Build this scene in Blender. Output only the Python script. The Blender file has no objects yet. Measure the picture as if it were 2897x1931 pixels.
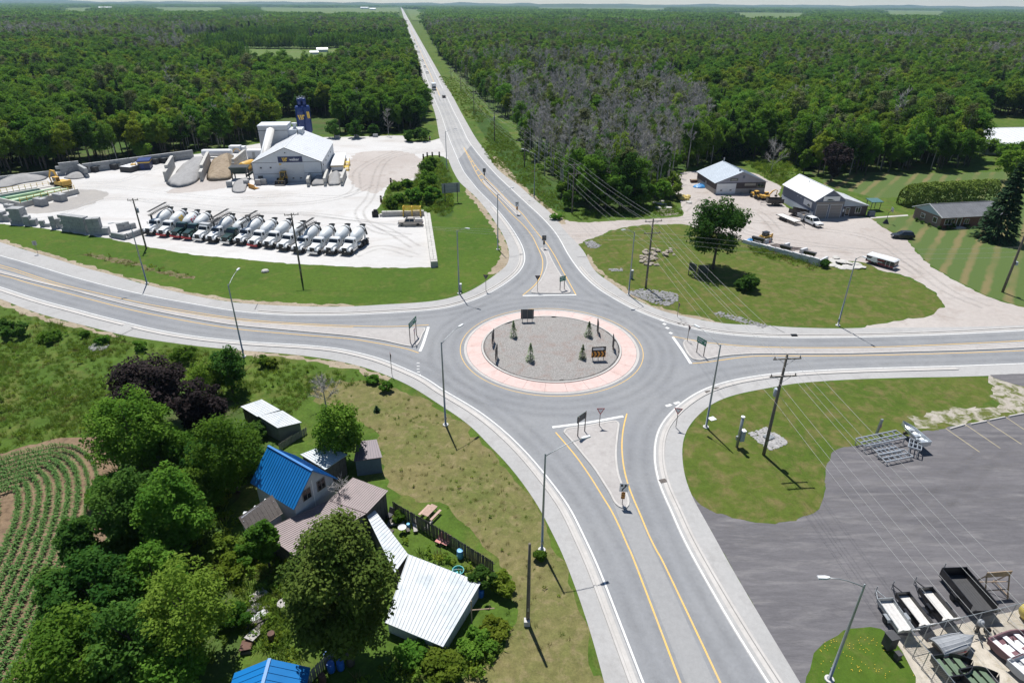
import bpy, math, random
import numpy as np
from mathutils import Vector, Matrix, noise as mnoise
random.seed(7)
R = math.radians
scene = bpy.context.scene
COL = scene.collection
# ------------------------------------------------------------------ camera, world, sun, exposure
SW, SH = 2897.0, 1931.0            # the photograph's own pixel grid, used only to survey points on the ground
CAM_H = 46.0
F_PX, PITCH, ROLL = 1802.84, 0.487661, 0.005938
_c, _s = math.cos(PITCH), math.sin(PITCH)
FWD = Vector((0, _c, -_s)); _u = Vector((0, _s, _c)); _r = Vector((1, 0, 0))
RIGHT = _r*math.cos(ROLL) + _u*math.sin(ROLL)
UP = -_r*math.sin(ROLL) + _u*math.cos(ROLL)
cam_data = bpy.data.cameras.new('camera')
cam_data.sensor_width = 36.0; cam_data.lens = 36.0*F_PX/SW
cam_data.clip_start = 0.5; cam_data.clip_end = 40000
cam = bpy.data.objects.new('camera', cam_data); COL.objects.link(cam)
m = Matrix.Identity(4)
for i in range(3):
 m[i][0] = RIGHT[i]; m[i][1] = UP[i]; m[i][2] = -FWD[i]
m[2][3] = CAM_H
cam.matrix_world = m
scene.camera = cam
SUN_EL = R(65.0); SUN_AZ = R(-19.5)      # azimuth measured from +Y towards +X
world = bpy.data.worlds.new('World'); scene.world = world; world.use_nodes = True
nt = world.node_tree; nt.nodes.clear()
sky = nt.nodes.new('ShaderNodeTexSky'); sky.sky_type = 'NISHITA'; sky.sun_disc = False
sky.sun_elevation = SUN_EL; sky.sun_rotation = SUN_AZ; sky.altitude = 300; sky.air_density = 1.0; sky.dust_density = 0.0; sky.ozone_density = 2.5
bg = nt.nodes.new('ShaderNodeBackground'); bg.inputs['Strength'].default_value = 0.07
out = nt.nodes.new('ShaderNodeOutputWorld')
nt.links.new(sky.outputs[0], bg.inputs[0]); nt.links.new(bg.outputs[0], out.inputs[0])
sun_d = bpy.data.lights.new('sun', 'SUN'); sun_d.energy = 5.0; sun_d.angle = R(0.53); sun_d.color = (1.0, 0.975, 0.94)
sun = bpy.data.objects.new('sun', sun_d); COL.objects.link(sun)
SUN_DIR = Vector((math.sin(SUN_AZ)*math.cos(SUN_EL), math.cos(SUN_AZ)*math.cos(SUN_EL), math.sin(SUN_EL)))
sun.rotation_euler = (-SUN_DIR).to_track_quat('-Z', 'Y').to_euler()
sun.location = (0, 0, 300)
vs = scene.view_settings
vs.view_transform = 'Standard'; vs.look = 'None'; vs.gamma = 1.0; vs.exposure = 0.38; vs.use_curve_mapping = False
scene.cycles.max_bounces = 6; scene.cycles.transparent_max_bounces = 12
scene.cycles.use_denoising = True
# ------------------------------------------------------------------ survey helpers
def G(x, y, z=0.0):
 """ground point (at height z) seen at photo pixel x, y"""
 d = FWD + RIGHT*((x - SW/2)/F_PX) - UP*((y - SH/2)/F_PX)
 t = (z - CAM_H)/d.z
 return Vector((d.x*t, d.y*t, z))
def P(v):
 d = Vector(v) - Vector((0, 0, CAM_H)); k = d.dot(FWD)
 return (SW/2 + F_PX*d.dot(RIGHT)/k, SH/2 - F_PX*d.dot(UP)/k)
def Z(x0, y0, s):
 return lambda u, v: (x0 + u/s, y0 + v/s)
def hgt(base, top):
 """height of a vertical whose foot and head are seen at these pixels"""
 B = G(*base); lo, hi = 0.0, 44.0
 for _ in range(40):
  mid = (lo + hi)/2
  if P(B + Vector((0, 0, mid)))[1] > top[1]: lo = mid
  else: hi = mid
 return lo
def ang(a, b):
 return math.atan2(b.y - a.y, b.x - a.x)
zF = Z(0, 0, 0.81187); zR2 = Z(950, 0, 2.353); zR3 = Z(1900, 0, 2.36); zR1 = Z(0, 0, 2.353); zR4 = Z(0, 400, 2.941); zR5 = Z(650, 300, 3.1357)
zR6 = Z(1250, 400, 3.1357); zR7 = Z(1850, 400, 3.136); zR8 = Z(2300, 300, 2.613)
zS1 = Z(0, 800, 2.8514); zS2 = Z(600, 950, 3.1357); zS3 = Z(0, 1300, 2.485); zS4 = Z(650, 1350, 2.699)
zS5 = Z(1250, 800, 3.1357); zS6 = Z(1500, 1100, 3.1357); zS7 = Z(1850, 850, 2.2474); zS8 = Z(2200, 1400, 2.953)
zT1 = Z(400, 560, 5.8825); zT2 = Z(750, 580, 7.353); zPL = Z(640, 330, 5.8825); zYL = Z(0, 420, 4.902)
zA1 = Z(1950, 440, 6.7229); zA2 = Z(2160, 480, 6.536); zWL = Z(2080, 640, 4.902); zBO = Z(2480, 1600, 4.736)
def GZ(z, u, v, h=0.0): return G(*z(u, v), h)
def catmull(pts, n=6, closed=False):
 P_ = [Vector(p) for p in pts]; out = []; N = len(P_)
 rng = range(N if closed else N - 1)
 for i in rng:
  if closed: p0, p1, p2, p3 = P_[i-1], P_[i], P_[(i+1) % N], P_[(i+2) % N]
  else: p0, p1, p2, p3 = P_[max(i-1, 0)], P_[i], P_[i+1], P_[min(i+2, N-1)]
  for k in range(n):
   t = k/n
   out.append(0.5*((2*p1) + (p2-p0)*t + (2*p0-5*p1+4*p2-p3)*t*t + (3*p1-p0-3*p2+p3)*t**3))
 if not closed: out.append(P_[-1])
 return out
def resample(c, step):
 out = [c[0].copy()]; acc = 0.0
 for a, b in zip(c, c[1:]):
  L = (b-a).length
  if L < 1e-9: continue
  while acc + L >= step:
   t = (step-acc)/L; a = a.lerp(b, t); out.append(a.copy()); L = (b-a).length; acc = 0
   if L < 1e-9: break
  acc += L
 if (out[-1]-c[-1]).length > step*.2: out.append(c[-1].copy())
 return out
def smooth(c, k=2):
 c = [v.copy() for v in c]
 for _ in range(k):
  c = [c[0]] + [(c[i-1] + c[i]*2 + c[i+1])/4 for i in range(1, len(c)-1)] + [c[-1]]
 return c
def offset(c, d):
 """shift a ground curve to its left by d"""
 out = []
 for i, p in enumerate(c):
  t = (c[min(i+1, len(c)-1)] - c[max(i-1, 0)]); t.z = 0
  if t.length < 1e-9: t = Vector((1, 0, 0))
  t.normalize(); out.append(Vector((p.x - t.y*d, p.y + t.x*d, p.z)))
 return out
def roughen(c, amp, step=0.8, closed=True, seed=0):
 c = resample(list(c) + ([c[0]] if closed else []), step)
 o = []
 for p in c:
  q = Vector((p.x*.55 + seed*13.7, p.y*.55, seed))
  o.append(Vector((p.x + amp*mnoise.noise(q)*1.6 + amp*.6*random.uniform(-1, 1), p.y + amp*mnoise.noise(q + Vector((31, 7, 3)))*1.6 + amp*.6*random.uniform(-1, 1), p.z)))
 return o[:-1] if closed else o
# ------------------------------------------------------------------ materials
MATS = {}
def _mix(nt, fac, a, b):
 n = nt.nodes.new('ShaderNodeMix'); n.data_type = 'RGBA'
 for sock, v in ((n.inputs[0], fac), (n.inputs[6], a), (n.inputs[7], b)):
  if isinstance(v, (int, float)): sock.default_value = v
  elif isinstance(v, tuple): sock.default_value = (*v[:3], 1)
  else: nt.links.new(v, sock)
 return n.outputs[2]
def _noise(nt, scale, detail=4, rough=.6, vec=None, dist=0.0):
 n = nt.nodes.new('ShaderNodeTexNoise'); n.inputs['Scale'].default_value = scale; n.inputs['Detail'].default_value = detail
 n.inputs['Roughness'].default_value = rough; n.inputs['Distortion'].default_value = dist
 if vec is not None: nt.links.new(vec, n.inputs['Vector'])
 return n.outputs[0]
def _ramp(nt, fac, lo, hi):
 n = nt.nodes.new('ShaderNodeMapRange'); n.inputs[1].default_value = lo; n.inputs[2].default_value = hi
 nt.links.new(fac, n.inputs[0]); return n.outputs[0]
def _math(nt, op, a, b=None):
 n = nt.nodes.new('ShaderNodeMath'); n.operation = op
 for s, v in ((n.inputs[0], a), (n.inputs[1], b)):
  if v is None: continue
  if isinstance(v, (int, float)): s.default_value = v
  else: nt.links.new(v, s)
 return n.outputs[0]
def _pos(nt):
 return nt.nodes.new('ShaderNodeNewGeometry').outputs['Position']
def _obj(nt):
 return nt.nodes.new('ShaderNodeTexCoord').outputs['Object']
def _scale(nt, vec, s):
 n = nt.nodes.new('ShaderNodeMapping'); n.inputs['Scale'].default_value = s; nt.links.new(vec, n.inputs[0]); return n.outputs[0]
def base_mat(name):
 m = bpy.data.materials.new(name); m.use_nodes = True
 nt = m.node_tree; b = nt.nodes['Principled BSDF']
 MATS[name] = m
 return m, nt, b
def bump_to(nt, b, h, strength, dist=.02):
 n = nt.nodes.new('ShaderNodeBump'); n.inputs['Strength'].default_value = strength; n.inputs['Distance'].default_value = dist
 nt.links.new(h, n.inputs['Height']); nt.links.new(n.outputs[0], b.inputs['Normal'])
def M(name, col, rough=.7, var=.18, scale=1.5, metal=0.0, dirt=None, bump=0.0, world_space=True, spec=.5, coat=0.0):
 if name in MATS: return MATS[name]
 m, nt, b = base_mat(name)
 v = _pos(nt) if world_space else _obj(nt)
 f = _noise(nt, scale, 5, .65, v)
 f = _ramp(nt, f, .3, .7)
 lo = tuple(c*(1-var) for c in col); hi = tuple(min(c*(1+var*.7), 1) for c in col)
 c = _mix(nt, f, lo, hi)
 if dirt:
  f2 = _ramp(nt, _noise(nt, scale*.6, 6, .7, v, .6), .52, .72)
  c = _mix(nt, _math(nt, 'MULTIPLY', f2, .55), c, dirt)
 nt.links.new(c, b.inputs['Base Color'])
 b.inputs['Roughness'].default_value = rough; b.inputs['Metallic'].default_value = metal
 b.inputs['Specular IOR Level'].default_value = spec
 b.inputs['Coat Weight'].default_value = coat
 if bump: bump_to(nt, b, _noise(nt, scale*8, 4, .6, v), bump)
 return m
def GM(name, c1, c2, c3=None, big=.05, mid=.5, fine=8.0, fv=.25, thr=(.5, .65), rough=.95, bump=.4, stretch=None, mottle=.0):
 """ground: two tones on a big noise, a third in patches, fine grain"""
 m, nt, b = base_mat(name)
 v = _pos(nt)
 if stretch: v = _scale(nt, v, stretch)
 c = _mix(nt, _ramp(nt, _noise(nt, big, 6, .6, v), .36, .64), c1, c2)
 if c3: c = _mix(nt, _ramp(nt, _noise(nt, mid, 6, .68, v, .4), *thr), c, c3)
 g = _noise(nt, fine, 5, .75, v)
 gm = _ramp(nt, g, .25, .75)
 n = nt.nodes.new('ShaderNodeMix'); n.data_type = 'RGBA'; n.blend_type = 'MULTIPLY'; n.inputs[0].default_value = 1
 nt.links.new(c, n.inputs[6])
 g2 = _ramp(nt, _noise(nt, fine*.17, 6, .75, v, .3), .3, .7)
 gm = _mix(nt, .5, gm, g2)
 cr = _mix(nt, gm, (1-fv*1.35,)*3, (1+fv*1.35,)*3)
 nt.links.new(cr, n.inputs[7]); c = n.outputs[2]
 nt.links.new(c, b.inputs['Base Color']); b.inputs['Roughness'].default_value = rough
 b.inputs['Specular IOR Level'].default_value = .12
 if bump: bump_to(nt, b, g, bump, .06)
 return m
# ------------------------------------------------------------------ mesh builder and scene objects
class MB:
 def __init__(s): s.v = []; s.f = []; s.mi = []; s.cur = 0
 def add(s, verts, faces):
  o = len(s.v); s.v += [tuple(v) for v in verts]; s.f += [tuple(o+i for i in f) for f in faces]; s.mi += [s.cur]*len(faces); return s
 def box(s, x0, x1, y0, y1, z0, z1, m=None):
  vs = [(x, y, z) for z in (z0, z1) for y in (y0, y1) for x in (x0, x1)]
  if m is not None: vs = [m @ Vector(v) for v in vs]
  return s.add(vs, [(0, 2, 3, 1), (4, 5, 7, 6), (0, 1, 5, 4), (1, 3, 7, 5), (3, 2, 6, 7), (2, 0, 4, 6)])
 def cbox(s, c, d, rz=0, m=None):
  mm = Matrix.Translation(Vector(c)) @ Matrix.Rotation(rz, 4, 'Z') @ (m or Matrix.Identity(4))
  return s.box(-d[0]/2, d[0]/2, -d[1]/2, d[1]/2, -d[2]/2, d[2]/2, mm)
 def hexa(s, bot, top):
  return s.add(list(bot)+list(top), [(3, 2, 1, 0), (4, 5, 6, 7), (0, 1, 5, 4), (1, 2, 6, 5), (2, 3, 7, 6), (3, 0, 4, 7)])
 def prism(s, poly, axis, a, b):
  """extrude a 2D outline: axis 'x' outline is (y,z), 'y' is (x,z), 'z' is (x,y)"""
  def mk(p, t): return {'x': (t, p[0], p[1]), 'y': (p[0], t, p[1]), 'z': (p[0], p[1], t)}[axis]
  n = len(poly)
  return s.add([mk(p, a) for p in poly] + [mk(p, b) for p in poly],
      [tuple(range(n))[::-1], tuple(range(n, 2*n))] + [(i, (i+1) % n, n+(i+1) % n, n+i) for i in range(n)])
 def cyl(s, p0, p1, r0, r1=None, n=8, cap=True):
  p0, p1 = Vector(p0), Vector(p1); r1 = r0 if r1 is None else r1
  d = (p1-p0).normalized(); a = d.orthogonal().normalized(); b = d.cross(a)
  vs = [p + (a*math.cos(2*math.pi*i/n) + b*math.sin(2*math.pi*i/n))*r for p, r in ((p0, r0), (p1, r1)) for i in range(n)]
  fs = [(i, (i+1) % n, n+(i+1) % n, n+i) for i in range(n)]
  if cap: fs += [tuple(range(n))[::-1], tuple(range(n, 2*n))]
  return s.add(vs, fs)
 def tube(s, path, r, n=6):
  path = [Vector(p) for p in path]; rs = r if isinstance(r, (list, tuple)) else [r]*len(path)
  ref = None; vs = []
  for i, p in enumerate(path):
   d = (path[min(i+1, len(path)-1)] - path[max(i-1, 0)]).normalized()
   a = d.orthogonal().normalized() if ref is None else (ref - d*ref.dot(d)).normalized()
   ref = a; b = d.cross(a)
   vs += [p + (a*math.cos(2*math.pi*k/n) + b*math.sin(2*math.pi*k/n))*rs[i] for k in range(n)]
  fs = [(i*n+k, i*n+(k+1) % n, (i+1)*n+(k+1) % n, (i+1)*n+k) for i in range(len(path)-1) for k in range(n)]
  fs += [tuple(range(n))[::-1], tuple(range((len(path)-1)*n, len(path)*n))]
  return s.add(vs, fs)
 def lathe(s, prof, n=16, m=None):
  """profile (r, z) about z"""
  vs = []
  for r, z in prof:
   vs += [Vector((r*math.cos(2*math.pi*k/n), r*math.sin(2*math.pi*k/n), z)) for k in range(n)]
  if m is not None: vs = [m @ v for v in vs]
  L = len(prof)
  fs = [(i*n+k, i*n+(k+1) % n, (i+1)*n+(k+1) % n, (i+1)*n+k) for i in range(L-1) for k in range(n)]
  fs += [tuple(range(n))[::-1], tuple(range((L-1)*n, L*n))]
  return s.add(vs, fs)
 def loft(s, rings, cap=True):
  n = len(rings[0]); vs = [v for r in rings for v in r]; L = len(rings)
  fs = [(i*n+k, i*n+(k+1) % n, (i+1)*n+(k+1) % n, (i+1)*n+k) for i in range(L-1) for k in range(n)]
  if cap: fs += [tuple(range(n))[::-1], tuple(range((L-1)*n, L*n))]
  return s.add(vs, fs)
 def mesh(s, name, mat=None, smooth=False):
  me = bpy.data.meshes.new(name); me.from_pydata(s.v, [], s.f); me.update()
  if mat is not None:
   for k in (mat if isinstance(mat, (list, tuple)) else [mat]): me.materials.append(k)
   if isinstance(mat, (list, tuple)): me.polygons.foreach_set('material_index', s.mi)
  if smooth: me.polygons.foreach_set('use_smooth', [True]*len(me.polygons))
  return me
 def build(s, name, mat, parent=None, smooth=False):
  return link(name, s.mesh(name, mat, smooth), parent)
def link(name, me, parent=None):
 o = bpy.data.objects.new(name, me); COL.objects.link(o)
 if parent is not None: o.parent = parent
 return o
def tag(o, label, cat, group=None):
 o['label'] = label; o['category'] = cat
 if group: o['group'] = group
 return o
def thing(name, label, cat, loc=(0, 0, 0), rz=0.0, group=None):
 o = bpy.data.objects.new(name, None); COL.objects.link(o); o.empty_display_size = .3
 o.location = loc; o.rotation_euler = (0, 0, rz)
 return tag(o, label, cat, group)
def stuff(o, label=None, cat=None):
 o['kind'] = 'stuff'
 if label: o['label'] = label
 if cat: o['category'] = cat
 return o
def struct(o, label=None):
 o['kind'] = 'structure'
 if label: o['label'] = label
 return o
def copy_tree(o, parent=None):
 c = o.copy(); COL.objects.link(c)
 if parent is not None: c.parent = parent
 for ch in list(o.children): copy_tree(ch, c)
 return c
def place(o, loc, rz=None, label=None, group=None, sc=None):
 o.location = loc
 if rz is not None: o.rotation_euler = (0, 0, rz)
 if label: o['label'] = label
 if group: o['group'] = group
 if sc: o.scale = (sc, sc, sc) if isinstance(sc, (int, float)) else sc
 return o
def sheet(name, pts, z, mat, parent=None):
 me = bpy.data.meshes.new(name)
 me.from_pydata([(p.x, p.y, z) for p in pts], [], [tuple(range(len(pts)))])
 me.update()
 if me.polygons[0].normal.z < 0:
  me.flip_normals()
 me.materials.append(mat)
 return link(name, me, parent)
def ribbon(c, d0, d1, z, h=0.0):
 """strip along a curve between two left-offsets; h>0 makes it a raised kerb from z-h"""
 a, b = offset(c, d0), offset(c, d1); mb = MB(); n = len(c)
 if h <= 0:
  vs = [(p.x, p.y, z) for p in a] + [(p.x, p.y, z) for p in b]
  mb.add(vs, [(i, i+1, n+i+1, n+i) if d1 > d0 else (n+i, n+i+1, i+1, i) for i in range(n-1)])
 else:
  rings = []
  for p, q in zip(a, b):
   k = (q-p)*.12
   rings.append([Vector((p.x, p.y, z-h)), Vector((p.x+k.x, p.y+k.y, z)), Vector((q.x-k.x, q.y-k.y, z)), Vector((q.x, q.y, z-h))])
  mb.loft(rings)
 return mb
def dashes(c, d0, d1, z, on, off):
 c = resample(c, on/4.0); per = int(round((on+off)/(on/4.0))); mb = MB()
 for i in range(0, len(c)-5, per):
  s = ribbon(c[i:i+5], d0, d1, z); mb.add(s.v, s.f)
 return mb
# ------------------------------------------------------------------ setting: ground, paved areas, roads
m_meadow = GM('meadow_grass', (.052, .098, .014), (.074, .116, .018), (.105, .118, .030), big=.03, mid=.16, fine=3.5, fv=.45, bump=.8)
m_lawn = GM('mown_lawn', (.048, .094, .011), (.066, .110, .014), (.100, .112, .028), big=.06, mid=.33, fine=7, fv=.3, thr=(.52, .72))
m_lawn2 = GM('worn_lawn', (.058, .094, .013), (.082, .106, .019), (.135, .115, .045), big=.09, mid=.5, fine=7, fv=.32, thr=(.47, .68))
m_dry = GM('dry_lawn', (.150, .132, .055), (.105, .118, .034), (.195, .160, .082), big=.13, mid=.8, fine=6, fv=.4, thr=(.5, .7))
m_dirt = GM('bare_dirt', (.26, .21, .15), (.32, .27, .20), (.13, .14, .06), big=.2, mid=1.3, fine=9, fv=.3, thr=(.56, .66))
m_gravel = GM('pale_limestone_gravel', (.445, .432, .415), (.505, .495, .48), (.40, .375, .35), big=.035, mid=.09, fine=5, fv=.10, thr=(.5, .7), bump=.3, stretch=(.6, 1.3, 1))
m_gravel2 = GM('tan_gravel', (.35, .312, .285), (.40, .366, .338), (.31, .268, .238), big=.05, mid=.2, fine=6, fv=.14, thr=(.52, .7), bump=.3)
m_wet = GM('damp_grey_gravel', (.33, .31, .285), (.29, .275, .26), None, big=.15, fine=6, fv=.14, bump=.3)
m_asph = GM('aged_asphalt', (.218, .224, .233), (.243, .247, .251), (.205, .21, .217), big=.06, mid=.22, fine=14, fv=.13, thr=(.5, .75), bump=.15)
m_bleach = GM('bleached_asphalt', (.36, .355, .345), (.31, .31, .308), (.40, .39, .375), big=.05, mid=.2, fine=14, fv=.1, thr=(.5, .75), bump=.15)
m_med = GM('painted_median_asphalt', (.255, .256, .256), (.28, .279, .276), None, big=.1, fine=12, fv=.12)
m_shoulder = GM('pale_paved_shoulder', (.33, .325, .317), (.365, .357, .346), (.31, .302, .292), big=.1, mid=.4, fine=12, fv=.12, bump=.15)
m_conc = GM('kerb_concrete', (.41, .39, .365), (.46, .44, .415), None, big=.4, fine=9, fv=.1, bump=.1)
m_lot = GM('dark_parking_asphalt', (.105, .101, .107), (.140, .134, .139), (.195, .186, .184), big=.12, mid=.5, fine=9, fv=.24, thr=(.5, .78), bump=.2, stretch=(.3, 1.7, 1))
m_soil = GM('field_soil', (.175, .118, .075), (.215, .155, .10), (.12, .085, .055), big=.15, mid=.9, fine=7, fv=.3, bump=.7)
m_forestfloor = GM('forest_floor', (.045, .085, .018), (.065, .10, .024), (.08, .075, .035), big=.03, mid=.12, fine=2, fv=.4)
m_white = GM('white_road_paint', (.60, .60, .58), (.66, .66, .64), (.42, .42, .41), big=.5, mid=2.5, fine=12, fv=.1, thr=(.56, .72), bump=0)
m_yellow = GM('yellow_road_paint', (.66, .42, .12), (.60, .40, .16), (.48, .38, .23), big=.4, mid=1.8, fine=12, fv=.1, thr=(.52, .75), bump=0)
m_pink = GM('pink_stamped_concrete', (.52, .395, .36), (.565, .44, .405), (.49, .36, .325), big=.12, mid=.6, fine=9, fv=.08, bump=.15)
m_isl = GM('splitter_asphalt', (.345, .325, .31), (.375, .355, .338), (.32, .30, .285), big=.25, mid=1.0, fine=10, fv=.14, bump=.2)
m_stripe, nt, b = base_mat('striped_lawn'); v = _pos(nt); mr = nt.nodes.new('ShaderNodeMapping'); mr.inputs['Rotation'].default_value = (0, 0, R(38)); nt.links.new(v, mr.inputs[0]); wv = nt.nodes.new('ShaderNodeTexWave'); wv.inputs['Scale'].default_value = .085; wv.inputs['Distortion'].default_value = 1.2; wv.inputs['Detail'].default_value = 3; wv.inputs['Detail Scale'].default_value = 3; nt.links.new(mr.outputs[0], wv.inputs['Vector'])
c = _mix(nt, _math(nt, 'MULTIPLY', _ramp(nt, wv.outputs['Fac'], .55, .95), _ramp(nt, _noise(nt, .04, 3, .5, v), .4, .6)), _mix(nt, _noise(nt, 2.5, 6, .7, v), (.045, .085, .010), (.075, .115, .018)), (.15, .125, .045)); nt.links.new(c, b.inputs['Base Color']); b.inputs['Roughness'].default_value = .95; bump_to(nt, b, _noise(nt, 7, 4, .7, v), .4, .06)
m_ditch = GM('lush_ditch_grass', (.026, .062, .010), (.040, .080, .014), (.060, .085, .020), big=.08, mid=.4, fine=3, fv=.45, bump=.9)
ground = sheet('ground', [Vector((-9000, -400, 0)), Vector((9000, -400, 0)), Vector((9000, 13500, 0)), Vector((-9000, 13500, 0))], 0.0, m_meadow)
struct(ground, 'green meadow ground reaching to the horizon')
def curve(pts, n=5): return smooth(resample(catmull([G(*p) for p in pts], n), 1.0), 3)
E_SW = curve([(-160, 762), (-80, 789), (0, 812), (70, 835), (140, 856), (210, 874), (280, 893), (351, 910.5), (421, 928), (491, 942), (561, 952.5), (631, 960.5), (728, 968.5), (855, 976), (951, 985), (1015, 998),
 (1078, 1015), (1142, 1041), (1206, 1070), (1250, 1101), (1282, 1119), (1314, 1138), (1355, 1163), (1409, 1204), (1457, 1247), (1505, 1297), (1540, 1339), (1580, 1390), (1615, 1441), (1643, 1498), (1691, 1600), (1752, 1755), (1820, 1931), (1890, 2110)])
E_NW = curve([(-160, 676), (-80, 700), (0, 723), (68, 742), (136, 762), (204, 782.5), (272, 801), (340, 818), (408, 833.5), (476, 847), (544, 859), (612, 871), (663, 879), (714, 884.5), (800, 890.5), (900, 892), (1000, 890),
 (1100, 885), (1180, 880), (1250, 873), (1298, 862), (1346, 846.5), (1393, 824), (1435, 798), (1467, 771), (1483, 744), (1484, 719), (1476, 693), (1460, 664), (1441, 636), (1416, 604), (1387, 572), (1355, 540), (1332, 512), (1311, 484), (1294, 448), (1277, 408), (1264, 374), (1247, 323), (1226, 274)])
E_NE = curve([(1264.5, 274), (1282, 312), (1303, 352), (1326, 399), (1363, 448), (1406, 496), (1448, 536), (1492, 577), (1527, 609), (1553, 636), (1572, 659), (1588, 684), (1604, 714), (1625, 746), (1652, 780), (1690, 814.6), (1728, 839), (1776, 866),
 (1824, 888), (1856, 900), (1894, 914), (1961, 930), (2050, 945), (2161, 953), (2250, 955), (2406, 953.7), (2562, 950), (2718, 944), (2897, 934.5), (3080, 924)])
E_SE = curve([(3080, 1021), (2897, 1028), (2718, 1034.7), (2562, 1039), (2406, 1043.6), (2273, 1050), (2161, 1060), (2064, 1077), (2001, 1097), (1961, 1117), (1920, 1146), (1886, 1180), (1862, 1218), (1852, 1270), (1855, 1325),
 (1871, 1383), (1897, 1438), (1924, 1503), (1946, 1546), (1975, 1600), (2070, 1765), (2174, 1931), (2290, 2110)])
O_SW = curve([(-160, 790), (0, 845), (35, 859), (88, 879), (140, 895), (210, 913), (281, 931), (354, 949), (421, 960), (491, 970), (561, 979), (640, 987), (727, 994), (823, 1002), (919, 1014), (998, 1030), (1062, 1049), (1110, 1068),
 (1158, 1090), (1206, 1119), (1254, 1151), (1299, 1180), (1346, 1218), (1378, 1253), (1425, 1300), (1465, 1348), (1500, 1396), (1532, 1447), (1564, 1511), (1586, 1553), (1606, 1603), (1642, 1700), (1677, 1810), (1710, 1931), (1752, 2110)])
O_NW = curve([(-160, 636), (0, 685), (68, 706), (153, 731), (238, 757), (323, 779), (408, 804), (510, 828), (595, 845), (680, 857), (790, 864), (887, 867), (985, 867), (1108, 860), (1180, 856), (1250, 848), (1314, 830), (1361, 805), (1409, 771), (1436, 746),
 (1440, 712), (1428, 674), (1406, 636), (1377, 594), (1345, 556), (1317, 531), (1298, 512), (1280, 480), (1268, 450), (1252, 408), (1243, 388), (1231, 323), (1213.5, 272)])
O_NE = curve([(1281.5, 274), (1303, 315), (1324, 353), (1349, 395), (1375, 429), (1400, 470), (1428, 496), (1467, 524), (1496, 550), (1527, 576), (1553, 598), (1578, 626), (1600, 655), (1632, 687), (1655, 716), (1676, 757), (1703, 783), (1738, 806),
 (1776, 835), (1811, 853), (1856, 873), (1894, 885), (1966, 901), (2028, 913), (2099, 918), (2170, 920), (2228, 925), (2366, 929), (2451, 927), (2620, 926), (2760, 924), (2897, 920), (3080, 910)])
O_SE = curve([(3080, 1051), (2897, 1058), (2784, 1063), (2673, 1066), (2562, 1068), (2428, 1072), (2339, 1077), (2250, 1084), (2197, 1093), (2135, 1104), (2072, 1118), (2019, 1139), (1979, 1170), (1948, 1206), (1932, 1246), (1930, 1295), (1939, 1353),
 (1962, 1412), (2004, 1486), (2067, 1600), (2164, 1765), (2264, 1931), (2370, 2110)])
RD0 = (E_NW[-1] + E_NE[0])/2
_far = G(1135.5, 22); RDIR = (_far - RD0).normalized(); RPERP = Vector((RDIR.y, -RDIR.x, 0)); RD_W = (E_NE[0]-E_NW[-1]).length/2; RS_W = (O_NE[0]-O_NW[-1]).length/2
def RD(s, d=0.0): return RD0 + RDIR*s + RPERP*d
far_L = [RD(s, -RD_W) for s in (60, 200, 600, 2000, 6000, 12500)]; far_R = [RD(s, RD_W) for s in (12500, 6000, 2000, 600, 200, 60)]
far_LS = [RD(s, -RS_W) for s in (60, 200, 600, 2000, 6000, 12500)]; far_RS = [RD(s, RS_W) for s in (12500, 6000, 2000, 600, 200, 60)]
def region(name, pts, z, mat, amp=.25, label=None, n=4, seed=1, sharp=False):
 c = [G(*p) for p in pts]
 c = resample(catmull(c, n, True), .8) if not sharp else c
 if amp: c = roughen(c, amp, .8, True, seed)
 o = sheet(name, c, z, mat); struct(o, label); return o
YARD = [(-330, 600), (0, 634), (102, 643), (204, 658), (306, 675), (425, 699), (544, 720), (680, 732), (809, 745), (969, 753), (1064, 757), (1218, 757), (1231, 752), (1222, 690), (1208, 603), (1190, 602), (1130, 604), (1066, 606), (1075, 580), (1103, 517), (1140, 512), (1172, 511),
 (1192, 491), (1200, 444), (1243, 440), (1278, 455), (1290, 440), (1268, 398), (1250, 391), (1214, 399), (1160, 401), (1140, 384), (1040, 386), (943, 388), (850, 390), (760, 402), (680, 415), (600, 428), (549, 437), (425, 450), (306, 468), (163, 482), (126, 487), (0, 505), (-330, 560)]
region('gravel_yard', YARD, .004, m_gravel, .25, 'pale limestone gravel yard of the concrete plant', 3)
region('damp_gravel', [zR4(*p) for p in ((330, 420), (560, 405), (800, 405), (900, 430), (880, 465), (760, 520), (560, 575), (300, 600), (200, 580), (260, 540), (480, 500), (640, 440))], .008, m_wet, .5, 'damp grey gravel beside the settling pit', 4, 3)
region('worn_gravel_track', [zR5(*p) for p in ((1120, 420), (1500, 400), (1700, 470), (1690, 600), (1560, 660), (1420, 690), (1300, 780), (1080, 690), (1060, 560))], .008, m_gravel2, .6, 'tan worn gravel beside the plant office', 4, 5)
region('worn_gravel_track', [zR4(*p) for p in ((1900, 330), (1850, 390), (1500, 430), (1400, 410), (1650, 330), (1640, 200), (1760, 150), (1950, 150))], .008, m_gravel2, .6, 'tan sandy gravel around the aggregate bays', 4, 6)
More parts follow.
